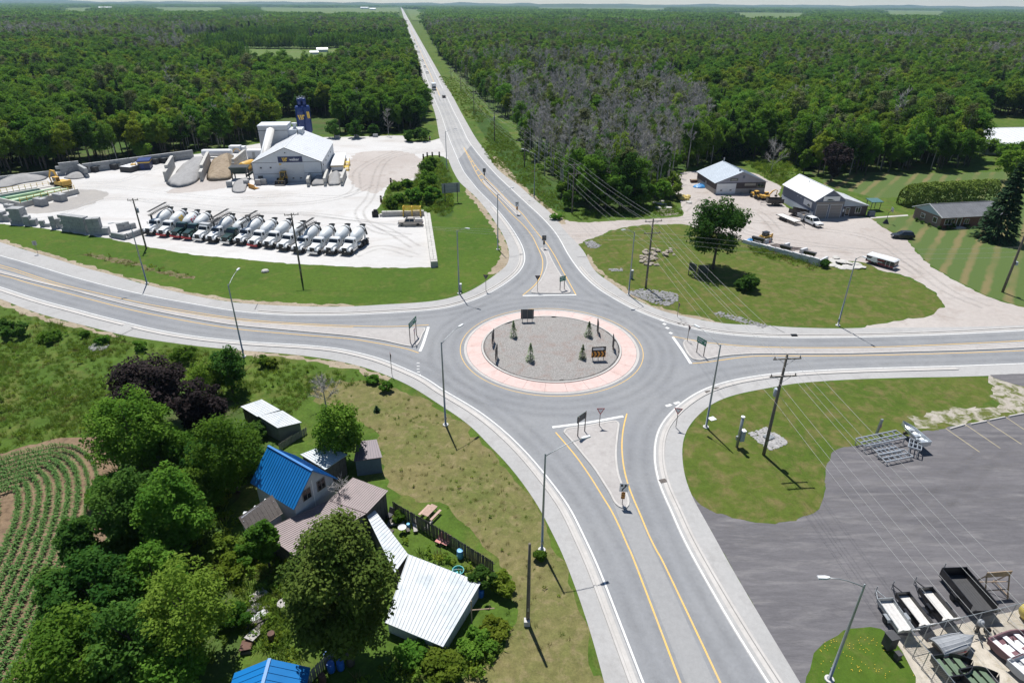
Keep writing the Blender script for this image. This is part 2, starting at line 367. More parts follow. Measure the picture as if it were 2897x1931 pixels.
DRIVE = [(1570, 618), (1633, 629), (1728, 625), (1856, 618), (1929, 612), (1930, 590), (1917, 552), (1900, 528), (1917, 492), (1971, 483), (2060, 478), (2140, 492), (2169, 508), (2208, 527), (2204, 553), (2232, 591), (2300, 600), (2430, 612), (2461, 617), (2499, 644), (2537, 664), (2568, 683), (2606, 728), (2644, 759), (2702, 794),
 (2778, 832), (2855, 859), (2940, 876), (3080, 890), (3080, 915), (2897, 926), (2620, 934), (2440, 934), (2451, 923), (2517, 910), (2606, 899), (2647, 885), (2668, 863), (2656, 836), (2606, 801), (2545, 775), (2491, 765), (2445, 742), (2357, 737), (2318, 738), (2200, 704), (2102, 682), (2060, 668), (2000, 655), (1960, 640), (1920, 634), (1824, 636), (1766, 644), (1728, 652),
 (1696, 668), (1661, 678), (1636, 694), (1612, 688), (1585, 655)]
region('gravel_driveway', DRIVE, .006, m_gravel2, .3, 'tan gravel driveway of the landscaping workshops', 3, 2)
region('ditch', [(1330, 300), (1362, 372), (1420, 455), (1480, 520), (1545, 580), (1600, 602), (1606, 575), (1530, 490), (1475, 425), (1440, 375), (1390, 330)], .003, m_ditch, .6, 'dark lush grassy ditch right of the highway', 3, 41)
region('ditch', [zR5(*p) for p in ((1850, 470), (1920, 470), (1960, 650), (1985, 900), (1960, 980), (1880, 985), (1830, 930), (1840, 700))], .006, m_ditch, .4, 'grass strip with ditch shade in its dark colour, beside the weedy bed', 3, 42)  # flat strip of grass; the ditch's shade is put into its dark colour
LAWN_NW = [(-200, 608), (0, 634), (102, 643), (204, 658), (306, 675), (425, 699), (544, 720), (680, 732), (809, 745), (969, 753), (1064, 757), (1218, 758), (1240, 752), (1222, 640), (1210, 600), (1225, 588), (1245, 560), (1262, 500), (1272, 470), (1300, 512), (1345, 558), (1377, 597), (1406, 640), (1424, 676), (1434, 714), (1430, 742), (1400, 770), (1355, 800),
 (1310, 824), (1245, 843), (1170, 850), (1100, 854), (985, 861), (887, 861), (780, 858), (680, 850), (595, 838), (510, 820), (408, 797), (323, 771), (238, 750), (153, 724), (68, 699), (0, 678), (-200, 625)]
region('lawn', LAWN_NW, .003, m_lawn, .3, 'mown green verge between concrete plant and road', 3, 4)
LAWN_NE = [(1636, 694), (1661, 680), (1696, 670), (1728, 654), (1766, 646), (1824, 638), (1920, 636), (1960, 643), (2060, 670), (2102, 684), (2200, 712), (2318, 748), (2357, 740), (2445, 745), (2491, 768), (2545, 778), (2606, 804), (2656, 838), (2668, 863), (2647, 884), (2606, 897), (2517, 908), (2451, 920), (2366, 926),
 (2228, 922), (2170, 917), (2099, 914), (2028, 909), (1966, 897), (1894, 880), (1811, 849), (1776, 831), (1738, 803), (1703, 780), (1678, 757), (1658, 716)]
region('lawn', LAWN_NE, .005, m_lawn2, .3, 'mown lawn corner with lone tree and boulder piles', 3, 8)
region('lawn', [(2461, 616), (2520, 612), (2600, 600), (2560, 560), (2480, 560), (2400, 540), (2330, 520), (2350, 490), (2500, 488), (2700, 490), (3080, 500), (3080, 880), (2940, 872), (2855, 856), (2778, 829), (2702, 791), (2644, 756), (2606, 725), (2568, 680), (2537, 661), (2499, 641)], .003, m_stripe, .3, 'striped lawn around the brick bungalow', 3, 9)
LAWN_SE = [(1942, 1353), (1933, 1295), (1935, 1246), (1951, 1208), (1982, 1172), (2021, 1142), (2074, 1121), (2137, 1107), (2200, 1096), (2252, 1087), (2340, 1080), (2428, 1076), (2562, 1072), (2673, 1070), (2784, 1067), (2815, 1085), (2815, 1120), (2780, 1160), (2897, 1165), (2677, 1208), (2606, 1222), (2500, 1240), (2437, 1257), (2384, 1264), (2357, 1275), (2344, 1290),
 (2335, 1330), (2328, 1400), (2315, 1437), (2285, 1454), (2240, 1473), (2200, 1478), (2122, 1474), (2067, 1460), (2010, 1441), (1964, 1412)]
LOT = [(1958, 1402), (2010, 1441), (2067, 1460), (2122, 1473), (2200, 1478), (2240, 1473), (2285, 1454), (2315, 1437), (2330, 1408), (2336, 1330), (2345, 1290), (2358, 1275), (2384, 1264), (2437, 1256), (2606, 1221), (2677, 1207), (2897, 1166), (3120, 1120), (3150, 1500), (3100, 2100), (2340, 2130), (2164, 1765), (2067, 1600), (2004, 1486)]
region('parking_lot', LOT, .006, m_lot, .1, 'dark worn asphalt parking lot at lower right', 3, 11)
region('lawn', LAWN_SE, .010, m_lawn2, .25, 'rounded lawn with big utility pole beside parking lot', 3, 12)
region('gravel_patch', [(2790, 1072), (2830, 1066), (3080, 1080), (3080, 1140), (2897, 1164), (2780, 1186), (2690, 1200), (2590, 1215), (2600, 1180), (2700, 1155), (2800, 1150), (2818, 1120)], .012, GM('gravelly_grass', (.33, .295, .25), (.37, .34, .295), (.10, .115, .03), big=.3, mid=.7, fine=6, fv=.2, thr=(.44, .58)), .7, 'bare gravelly verge beside the lot entrance', 3, 14)
region('asphalt_drive', [(2800, 1060), (2897, 1057), (3080, 1050), (3080, 1130), (2897, 1093), (2840, 1078)], .016, m_lot, .1, 'dark asphalt drive joining the east road', 3, 15)
ISL_SE = [zS8(*p) for p in ((235, 1590), (255, 1510), (270, 1450), (300, 1370), (350, 1270), (430, 1190), (560, 1132), (700, 1102), (850, 1108), (930, 1150), (1010, 1230), (1120, 1400), (1250, 1590), (1400, 1800), (240, 1800))]
region('lawn', ISL_SE, .010, m_lawn, .15, 'small green lawn island with dandelions beside boat yard', 3, 16)
BOATYARD = [zBO(*p) for p in ((150, 870), (250, 900), (430, 950), (1000, 800), (1975, 560), (3300, 250), (3300, 1900), (620, 1900), (560, 1568), (400, 1250), (300, 1060))]
region('boat_yard_gravel', BOATYARD, .014, GM('pale_sandy_gravel', (.40, .36, .30), (.45, .41, .345), (.33, .29, .22), big=.2, mid=1.2, fine=8, fv=.2), .12, 'pale sandy gravel of the fenced boat yard', 3, 17)
region('dry_lawn', [(880, 1100), (960, 1080), (1030, 1075), (1090, 1085), (1150, 1110), (1206, 1130), (1250, 1160), (1299, 1190), (1340, 1228), (1378, 1265), (1420, 1310), (1460, 1360), (1495, 1405), (1525, 1450), (1560, 1520), (1600, 1610), (1640, 1710), (1670, 1810), (1705, 1931), (1740, 2100), (1300, 2100), (1310, 1931), (1450, 1800), (1460, 1700), (1400, 1580), (1310, 1480), (1240, 1430), (1120, 1390), (1080, 1300), (1040, 1200), (920, 1150)], .004, m_dry, .5, 'sun-dried patchy lawn beside the farmhouse', 3, 18)
FIELD = [(-120, 1310), (0, 1287), (70, 1263), (140, 1247), (210, 1240), (300, 1236), (330, 1300), (330, 1400), (300, 1520), (262, 1640), (200, 1760), (170, 1860), (110, 1960), (60, 2120), (-200, 2150)]
region('field_soil', FIELD, .005, m_soil, .3, 'brown ploughed soil of the corn field', 3, 19)
region('dirt_verge', [(640, 990), (727, 997), (823, 1005), (919, 1017), (998, 1033), (1062, 1053), (1110, 1072), (1090, 1078), (1030, 1058), (960, 1040), (880, 1022), (780, 1010), (690, 1008)], .006, m_dirt, .5, 'bare dirt verge along the west road shoulder', 3, 21)
region('dirt_verge', [(-100, 812), (0, 846), (88, 880), (210, 914), (330, 944), (325, 952), (210, 928), (88, 895), (0, 860), (-100, 826)], .006, m_dirt, .5, 'stony dirt verge at the far left of west road', 3, 22)
for k, pts in enumerate(([(1440, 745), (1440, 712), (1428, 674), (1406, 636), (1377, 594), (1345, 556), (1317, 531), (1318, 545), (1345, 575), (1368, 606), (1392, 645), (1410, 680), (1416, 715), (1405, 745), (1380, 775), (1409, 771)],
  [(-60, 668), (68, 706), (238, 758), (408, 805), (595, 846), (790, 865), (985, 868), (985, 861), (790, 856), (595, 836), (408, 795), (238, 747), (68, 696), (-60, 658)],
  [(1676, 757), (1738, 807), (1811, 854), (1894, 886), (2028, 914), (2028, 908), (1894, 878), (1820, 848), (1745, 800), (1690, 755), (1662, 718)],
  [(1400, 470), (1467, 526), (1527, 577), (1578, 628), (1600, 628), (1560, 592), (1530, 568), (1500, 545), (1470, 512), (1440, 480), (1420, 455), (1395, 440)])):
 region('dirt_verge', pts, .009 + .0005*k, m_dirt, .45, ['stony dirt edge beside the north road curve', 'worn dirt edge along the northwest verge', 'worn stony edge along the northeast kerb', 'dry grassy bank beside the ditch on north road'][k], 3, 30+k)
region('dirt_verge', [zR4(*p) for p in ((690, 930), (860, 950), (1120, 1000), (1250, 1050), (1500, 1100), (1640, 1135), (1560, 1145), (1300, 1090), (1080, 1030), (850, 985), (720, 950))], .0088, GM('reddish_dirt_grass', (.14, .105, .06), (.085, .10, .03), (.19, .15, .10), big=.5, mid=1.5, fine=6, fv=.35), .6, 'bare reddish dirt streak across the northwest verge', 3, 51)
region('thicket_floor', [zS3(*p) for p in ((760, -420), (1500, -500), (1950, -100), (1650, 250), (1500, 700), (1650, 1100), (1500, 1600), (300, 1600), (450, 1200), (560, 800), (740, 420), (740, 0))], .0042, m_forestfloor, .5, 'shaded weedy ground under the farm trees', 3, 52)
road = sheet('road', O_SW + O_SE[::-1] + O_NE[::-1] + far_RS[::-1] + far_LS[::-1] + O_NW[::-1] , .014, m_shoulder)
struct(road, 'roundabout road with four legs and paved shoulders')
asphalt = sheet('carriageway', offset(E_SW, -.18) + offset(E_SE, -.18)[::-1] + offset(E_NE, -.18)[::-1] + [p for p in far_R[::-1]] + [p for p in far_L[::-1]] + offset(E_NW, .18)[::-1], .020, m_asph, road)
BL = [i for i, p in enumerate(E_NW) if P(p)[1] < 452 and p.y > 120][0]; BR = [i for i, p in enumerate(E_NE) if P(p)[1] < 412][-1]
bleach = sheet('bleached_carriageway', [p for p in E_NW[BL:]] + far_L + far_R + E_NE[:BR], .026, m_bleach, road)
for c, s in ((E_SW, 1), (E_SE, 1), (E_NE, 1), (E_NW, -1)):
 ribbon(c, -.09, .09, .032).build('edge_line', m_white, road)
for s in (-1, 1):
 mb = MB(); q = [RD(t, s*RD_W) for t in np.geomspace(40, 9000, 60)]
 ribbon(q, -.10, .10, .034).build('edge_line', m_white, road)
def part_of(c, a, b):
 """piece of a curve between the points nearest two photo pixels"""
 A, B = G(*a), G(*b); i = min(range(len(c)), key=lambda k: (c[k]-A).length); j = min(range(len(c)), key=lambda k: (c[k]-B).length)
 return c[min(i, j):max(i, j)+1]
kerbs = [(part_of(E_SW, (-160, 762), (368, 914)), -1), (part_of(E_SW, (392, 920), (1890, 2110)), -1), (part_of(E_NW, (722, 885), (1400, 586)), 1),
   (part_of(E_NE, (1629, 752), (2270, 955)), 1), (part_of(E_NE, (2250, 955), (3080, 924)), 1), (part_of(E_SE, (2700, 1035), (1885, 1410)), 1), (part_of(E_SE, (1885, 1410), (2290, 2110)), 1)]
for c, sgn in kerbs:
 ribbon(c, sgn*.42, sgn*.80, .030).build('gutter', m_conc, road)
 ribbon(c, sgn*.83, sgn*1.12, .11, .10).build('kerb', m_conc, road)
def wear(c, d, w, mat, z=.029, parent=None, name='wheel_path'):
 """soft-edged darker wheel path along a lane"""
 n = len(c); mb = MB(); cols = [offset(c, d+w*f) for f in (-.5, 0, .5)]; mb.add([(p.x, p.y, z) for q in cols for p in q], [(i, i+1, n+i+1, n+i) for i in range(n-1)] + [(n+i, n+i+1, 2*n+i+1, 2*n+i) for i in range(n-1)]); o = mb.build(name, mat, parent or road)
 a = o.data.attributes.new('soft', 'FLOAT', 'POINT'); a.data.foreach_set('value', [0.0]*n+[1.0]*n+[0.0]*n)
def wear_mat(name, col, amt):
 m_, nt, b = base_mat(name); at = nt.nodes.new('ShaderNodeAttribute'); at.attribute_name = 'soft'; nz = _ramp(nt, _noise(nt, .35, 5, .7, _pos(nt)), .25, .7); nt.links.new(_math(nt, 'MULTIPLY', _math(nt, 'MULTIPLY', at.outputs['Fac'], nz), amt), b.inputs['Alpha']); b.inputs['Base Color'].default_value = (*col, 1); b.inputs['Roughness'].default_value = .85; return m_
m_wear = wear_mat('tyre_darkened_asphalt', (.155, .158, .165), .2)
for c, s in ((E_SW, 1), (E_NW, -1), (E_NE, -1), (E_SE, -1)):
 for d in (1.15, 2.85): wear(c, s*d, 1.5, m_wear)
for r_ in (14.9, 16.6, 18.2): wear([Vector((5.942+r_*math.cos(a), 85.017+r_*math.sin(a), 0)) for a in np.linspace(0, 2*math.pi, 90)], 0, 1.6, m_wear, .0285)
for s in (-1, 1):
 q = [RD(t, s*RD_W*.5) for t in np.linspace(-20, 900, 200)]
 for d in (-.9, .9): wear(q, d, .8, m_wear, .0315)
_yard = bpy.data.objects['gravel_yard']; _drv = bpy.data.objects['gravel_driveway']; _lot = bpy.data.objects['parking_lot']
m_track = wear_mat('compacted_gravel', (.37, .345, .315), .42); m_track2 = wear_mat('fresh_pale_dust', (.56, .55, .53), .5); m_scuff = wear_mat('tyre_scuffed_lot', (.20, .19, .19), .35); m_dark = wear_mat('oil_darkened_lot', (.07, .068, .07), .6)
def tracks(z, rows, mat, w, zz, parent):
 for pts in rows:
  c = resample(catmull([GZ(z, *p) for p in pts], 6), 1.0)
  for d in (-1.0, 1.0): wear(c, d, w, mat, zz, parent, 'tyre_track')
tracks(zR5, (((1900, 380), (1500, 400), (1150, 560), (1100, 760), (700, 860), (100, 880)), ((1850, 400), (1400, 470), (1250, 800), (1150, 950), (1300, 1100), (1600, 1150)), ((100, 820), (500, 790), (1000, 800), (1250, 700)), ((100, 960), (600, 950), (1250, 1040), (1650, 1250)), ((1100, 1330), (1350, 1250), (1650, 1330))), m_track, 1.1, .0115, _yard)
tracks(zR4, (((2300, 480), (1800, 470), (1300, 420), (900, 380), (500, 400)), ((2200, 600), (1500, 520), (900, 480), (500, 620), (200, 650)), ((1600, 130), (1300, 220), (1000, 330), (700, 340))), m_track2, 1.6, .0117, _yard)
tracks(zR7, (((-100, 700), (250, 690), (600, 650), (800, 800), (1200, 880), (1700, 950), (2050, 1010), (2350, 1180)), ((250, 620), (400, 500), (500, 560), (900, 620), (1100, 800)), ((800, 700), (1300, 760), (1900, 850), (2250, 1060), (2600, 1320), (2950, 1470))), m_track, 1.0, .0105, _drv)
tracks(zS7, (((250, 1300), (800, 1290), (1300, 1150), (1800, 1050), (2400, 1000)), ((500, 1500), (1200, 1350), (1800, 1250), (2400, 1220)), ((1500, 1500), (1900, 1200), (2200, 900))), m_scuff, 1.2, .0085, _lot)
# ------------------------------------------------------------------ roundabout centre, islands, markings
RC = Vector((5.942, 85.017, 0)); RO, RI = 13.213, 10.256
def circ(r, n=96, z=0, a0=0, a1=2*math.pi): return [Vector((RC.x + r*math.cos(a0+(a1-a0)*k/n), RC.y + r*math.sin(a0+(a1-a0)*k/n), z)) for k in range(n+1)]
def ring(name, r0, r1, z0, z1, zb, mat, parent, a0=0, a1=2*math.pi, n=96):
 mb = MB(); A = circ(r1, n, zb, a0, a1); B = circ(r1-.02, n, z1, a0, a1); C = circ(r0+.02, n, z0, a0, a1); D = circ(r0, n, zb, a0, a1)
 mb.loft([[A[i], B[i], C[i], D[i]] for i in range(n+1)]); return mb.build(name, mat, parent)
rb = thing('roundabout_island', 'round central island of the roundabout with pink apron and gravel bed', 'traffic island', RC)
rb['kind'] = 'structure'; del rb['category']
def at_rc(o): o.location = -RC; return o
mm, nt, b = base_mat('island_gravel'); v = _pos(nt)
vo = nt.nodes.new('ShaderNodeTexVoronoi'); vo.inputs['Scale'].default_value = 14; nt.links.new(v, vo.inputs['Vector'])
sep = nt.nodes.new('ShaderNodeSeparateColor'); nt.links.new(vo.outputs['Color'], sep.inputs[0])
stone = _mix(nt, _ramp(nt, sep.outputs[0], .1, .9), (.20, .188, .176), (.40, .382, .36))
fines = _ramp(nt, _noise(nt, 14, 5, .8, v), .3, .7)
stone = _mix(nt, _math(nt, 'MULTIPLY', fines, .45), stone, (.20, .185, .17))
rust = _ramp(nt, _noise(nt, .32, 5, .7, v, 1.2), .50, .64)
spk = _ramp(nt, _noise(nt, 7, 3, .8, v), .42, .6)
c = _mix(nt, _math(nt, 'MULTIPLY', _math(nt, 'MULTIPLY', rust, spk), .6), stone, (.23, .12, .085))
nt.links.new(c, b.inputs['Base Color']); b.inputs['Roughness'].default_value = .95
bump_to(nt, b, vo.outputs['Distance'], 1.0, .06); m_islgravel = mm
mb = MB(); rings = []
for r in (10.30, 9.9, 9, 7, 5, 3, 1.2):
 z = .20 + .25*(1-(r/10.3)**2)
 rings.append([p + Vector((0, 0, z + .03*mnoise.noise(p*.8))) for p in circ(r, 72)[:-1]])
mb.loft(rings); at_rc(mb.build('gravel_bed', m_islgravel, rb, True))
NS = 26
for k in range(NS):
 a0 = 2*math.pi*k/NS + .0012; a1 = 2*math.pi*(k+1)/NS - .0012
 at_rc(ring('apron_slab', 10.60, 12.78, .13, .055, -.02, m_pink, rb, a0, a1, 6))
at_rc(ring('inner_kerb', RI, 10.585, .24, .23, -.02, m_conc, rb))
for k in range(NS):
 a0 = 2*math.pi*k/NS + .0008; a1 = 2*math.pi*(k+1)/NS - .0008
 at_rc(ring('outer_kerb', 12.80, RO, .05, .042, -.02, m_conc, rb, a0, a1, 6))
ribbon(circ(13.75, 96), -.05, .05, .027).build('yellow_ring_line', m_yellow, road)
def island(name, label, pts, n=4):
 c = resample(catmull([G(*p) for p in pts], n, True), .5)
 if sum((a.x*b_.y - b_.x*a.y) for a, b_ in zip(c, c[1:]+c[:1])) < 0: c = c[::-1]
 o = struct(sheet(name, offset(c + [c[0], c[1]], .30)[1:-1], .135, m_isl), label)
 o_k = ribbon(c + [c[0]], 0.0, .32, .15, .15); o_k.build('kerb', m_conc, o)
 return o
island('splitter_island', 'kerbed splitter island on the near road leg',
 [zS6(*p) for p in ((292, 385), (305, 360), (345, 345), (500, 325), (650, 297), (745, 283), (783, 295), (795, 325), (785, 400), (773, 520), (771, 600), (780, 700), (800, 790), (832, 870), (862, 930), (882, 985), (880, 1035), (855, 1062), (815, 1064), (770, 1040), (735, 1000), (700, 930), (650, 850), (560, 710), (470, 600), (390, 500), (320, 420))], 3)
island('splitter_island', 'kerbed splitter island on the far road leg beside roundabout',
 [zR6(*p) for p in ((872, 955), (905, 945), (935, 955), (960, 1010), (1000, 1090), (1060, 1190), (1110, 1270), (1142, 1325), (1138, 1345), (1110, 1351), (960, 1352), (820, 1350), (792, 1340), (800, 1320), (860, 1250), (900, 1180), (925, 1110), (925, 1050), (905, 1000))], 3)
island('median_island', 'long narrow kerbed median on the far road leg',
 [zR6(*p) for p in ((380, 338), (450, 398), (540, 487), (620, 567), (692, 640), (694, 655), (665, 657), (600, 592), (500, 492), (420, 422), (373, 375), (368, 345))], 3)
island('median_island', 'long kerbed median on the west road leg',
 [(1196, 948), (1204, 932), (1190, 927), (1100, 930), (1000, 929), (862, 922), (700, 911), (561, 893), (421, 868), (281, 837), (151, 806), (0, 766), (-120, 733), (-160, 735), (-130, 742), (0, 774), (95, 798), (210, 825), (316, 853), (421, 878), (526, 899), (631, 917), (700, 925), (862, 940), (983, 951), (1078, 964), (1142, 978), (1174, 981), (1188, 968)], 4)
island('median_island', 'long kerbed median on the east road leg',
 [zS7(*p) for p in ((183, 272), (195, 254), (225, 252), (300, 272), (450, 290), (620, 302), (800, 307), (1100, 309), (1500, 304), (2000, 284), (2353, 266), (2700, 240), (2700, 285), (2353, 304), (2000, 320), (1600, 331), (1200, 342), (850, 342), (620, 343), (450, 356), (330, 378), (285, 384), (245, 374), (215, 345), (192, 305))], 4)
def paint(name, pts, w, mat, z=.036, n=4, parent=None):
 c = resample(catmull([G(*p) for p in pts], n), .6); return ribbon(c, -w/2, w/2, z).build(name, mat, parent or road)
paint('yellow_line', [zS6(*p) for p in ((225, 385), (300, 470), (400, 590), (480, 700), (560, 820), (640, 950), (720, 1080), (790, 1220), (860, 1380), (940, 1568))] + [(1925, 1931), (1985, 2100)], .16, m_yellow)
paint('yellow_line', [zS6(*p) for p in ((858, 218), (830, 330), (815, 450), (815, 560), (830, 690), (860, 820), (910, 960), (975, 1110), (1050, 1290), (1130, 1450), (1195, 1568))] + [(2038, 1931), (2110, 2100)], .16, m_yellow)
paint('yellow_line', [zR6(*p) for p in ((195, 60), (250, 170), (300, 270), (345, 345), (380, 385), (500, 512), (620, 645), (720, 740), (800, 840), (850, 940), (888, 1030), (895, 1100), (880, 1180), (830, 1268), (715, 1368))], .16, m_yellow)
paint('yellow_line', [zR6(*p) for p in ((195, 55), (280, 190), (370, 305), (500, 436), (600, 540), (710, 640), (790, 740), (870, 840), (940, 920), (1010, 1030), (1068, 1140), (1118, 1230), (1192, 1365))], .16, m_yellow)
paint('yellow_line', [(-160, 722), (0, 750), (151, 798), (280, 830), (421, 861), (561, 885), (700, 904), (862, 916), (1047, 923), (1130, 923), (1213, 919)], .14, m_yellow)
paint('yellow_line', [(-160, 728), (0, 756), (151, 804), (280, 836), (421, 867), (561, 890), (700, 908.5), (862, 920), (1000, 926)], .12, m_yellow)
paint('yellow_line', [(-160, 752), (0, 778), (81, 801), (175, 825.5), (281, 853.6), (386, 880), (491, 901), (596, 920), (700, 934), (861, 948), (983, 958), (1046, 967), (1142, 985), (1184, 998)], .15, m_yellow)
paint('yellow_line', [zS7(*p) for p in ((118, 228), (300, 262), (450, 279), (600, 291), (800, 298), (1100, 300), (1500, 294), (2000, 273), (2353, 255), (2700, 230))], .15, m_yellow)
paint('yellow_line', [zS7(*p) for p in ((245, 400), (350, 390), (550, 362), (700, 352), (1000, 352), (1400, 348), (1900, 335), (2353, 318), (2700, 300))], .15, m_yellow)
for a, b_ in (((980, 1281), (1610, 1183)),): paint('stop_bar', [zS5(*a), zS5(1290, 1240), zS5(*b_)], .42, m_white, .038)
paint('stop_bar', [zR6(718, 1369), zR6(960, 1364), zR6(1192, 1362)], .42, m_white, .038)
paint('stop_bar', [zS7(120, 232), zS7(175, 310), zS7(235, 402)], .42, m_white, .038)
paint('stop_bar', [(1188, 994), (1198, 970), (1212, 925)], .42, m_white, .038)
for k in range(7):     # painted hatching ahead of the far median
 t = k/6; a = zR6(215+130*t, 100+250*t); b_ = zR6(225+155*t, 95+235*t)
 paint('hatch_bar', [a, ((a[0]+b_[0])/2, (a[1]+b_[1])/2 - .5), b_], .3, m_yellow, .038)
for u, v in ((50, 125), (67, 150), (85, 175), (107, 207)): paint('yield_dash', [zS7(u-9, v-4), zS7(u, v), zS7(u+9, v+4)], .5, m_white, .038)
for u, v in ((1302, 126), (1228, 148)): paint('worn_paint_mark', [zS6(u-25, v+5), zS6(u, v), zS6(u+22, v-10)], .45, m_white, .038)
for u, v in ((1828, 240), (1828, 270), (1828, 295), (1832, 320), (1840, 345)): paint('yield_dash', [zS2(u-12, v), zS2(u, v), zS2(u+12, v)], .18, m_white, .038)
cl = [RD(t) for t in np.geomspace(4, 9000, 80)]
ribbon([p for p in cl], -.20, -.08, .035).build('centre_line', m_yellow, road); ribbon(cl, .08, .20, .035).build('centre_line', m_yellow, road)
m_joint = M('tar_joint', (.10, .10, .10), .9, .1)
for a, b_ in ((zS1(945, 438), zS1(1075, 372)), (zR6(1200, 1027), zR6(1325, 1020)), (zS5(0, 0), zS5(1, 1)), (zR4(2120, 1400), zR4(2145, 1350)), (zS7(830, 205), zS7(735, 155))):
 c = [G(*a), G(*b_)]
 if (c[0]-c[1]).length > 1: ribbon(c, -.07, .07, .030).build('shoulder_joint', m_joint, road)
m_iron = M('cast_iron', (.10, .085, .075), .7, .25, 6)
for (z, u, v, lab) in ((zS6, 1178, 815, 'storm drain grate in the gutter near right road edge'), (zS5, 2112, 357, 'storm drain grate in northeast gutter, the left one of two'), (zS5, 2155, 366, 'storm drain grate in northeast gutter, the right one of two'), (zS7, 345, 581, 'storm drain grate by southeast lamp, the left one of two'), (zS7, 402, 560, 'storm drain grate by southeast lamp, the right one of two')):
 t = thing('storm_drain', lab, 'drain grate', GZ(z, u, v) + Vector((0, 0, .03)), .3, 'storm drains along the kerbs')
 MB().box(-.42, .42, -.30, .30, 0, .012).build('frame', m_iron, t)
 for k in range(6): MB().box(-.36+.13*k, -.29+.13*k, -.25, .25, .012, .03).build('bar', m_iron, t)
# ------------------------------------------------------------------ street lamps
m_galv = M('galvanised_steel', (.34, .36, .37), .45, .15, 3, metal=.6)
m_lampgrey = M('lamp_head_grey', (.55, .56, .57), .5, .08, 3)
m_footing = M('concrete_footing', (.5, .49, .46), .9, .15, 3)
def street_lamp(base, tip, h, label):
 B = G(*base); T = G(*tip, h+.75); d = T - B; d.z = 0; L = max(1.2, min(d.length, 3.6)); d.normalize()
 t = thing('street_lamp', label, 'street lamp', B, math.atan2(d.y, d.x), 'street lamps round the junction')
 MB().lathe([(.36, -.02), (.36, .13), (.30, .16)], 12).build('footing', m_footing, t)
 MB().lathe([(.20, .16), (.20, .2), (.125, .2), (.11, h*.5), (.075, h), (.03, h+.05)], 8).build('pole', m_galv, t, True)
 MB().tube([(0, 0, h-.25), (L*.2, 0, h+.05), (L*.45, 0, h+.36), (L*.7, 0, h+.58), (L, 0, h+.7)], [.045, .04, .036, .034, .032], 6).build('arm', m_galv, t, True)
 hd = MB(); hd.loft([[(L-.15, -.07, h+.66), (L-.15, .07, h+.66), (L-.15, .06, h+.78), (L-.15, -.06, h+.78)], [(L+.15, -.16, h+.68), (L+.15, .16, h+.68), (L+.15, .14, h+.80), (L+.15, -.14, h+.80)],
    [(L+.72, -.15, h+.73), (L+.72, .15, h+.73), (L+.70, .12, h+.82), (L+.70, -.12, h+.82)]])
 head = hd.build('luminaire', m_lampgrey, t)
 MB().box(L+.1, L+.62, -.11, .11, h+.655, h+.70).build('lens', M('lamp_lens', (.7, .72, .72), .2, .03), head)
 MB().box(-.1, .1, -.16, -.12, .9, 1.25).build('access_cover', m_galv, t)
for b_, tp, tip, lab in (((689.9, 1008.5), (643.9, 805), (675, 760), 'street lamp by the bushes on the near side of west road'),
  ((416, 801.7), (369.4, 635.2), (318, 630), 'leftmost street lamp, on the grass verge above the west road'),
  ((1260.8, 1201.9), (1248.3, 967.5), (1299, 923), 'street lamp on the dry lawn left of the roundabout'),
  ((1532.8, 1556), (1540.5, 1283.4), (1652, 1237), 'nearest left street lamp, arm reaching over the near road'),
  ((1996.8, 1208.2), (2036.9, 974.6), (1977, 925), 'street lamp on the rounded lawn beside the utility box post'),
  ((2345.6, 1921.5), (2449.9, 1652.3), (2342, 1632), 'street lamp on lawn island at the bottom beside parked trailers'),
  ((1408.5, 706), (1405, 550), (1447.7, 531), 'street lamp on the left curve of the far road'),
  ((1299.4, 830.5), (1291.5, 652), (1318.6, 645), 'street lamp on the verge with a small cabinet at its foot'),
  ((1511, 559.5), (1513, 435), (1481, 421.7), 'street lamp on the ditch side of the far road'),
  ((1778, 834), (1791, 657), (1768, 649), 'street lamp beside the grey stone drain, right of far road'),
  ((2370, 921), (2418, 730.5), (2440, 724), 'street lamp on the lawn edge above the east road'),
  ((1264.5, 480), (1260, 372), (1286, 364), 'street lamp at the concrete plant entrance')):
 street_lamp(b_, tip, hgt(b_, tp), lab)
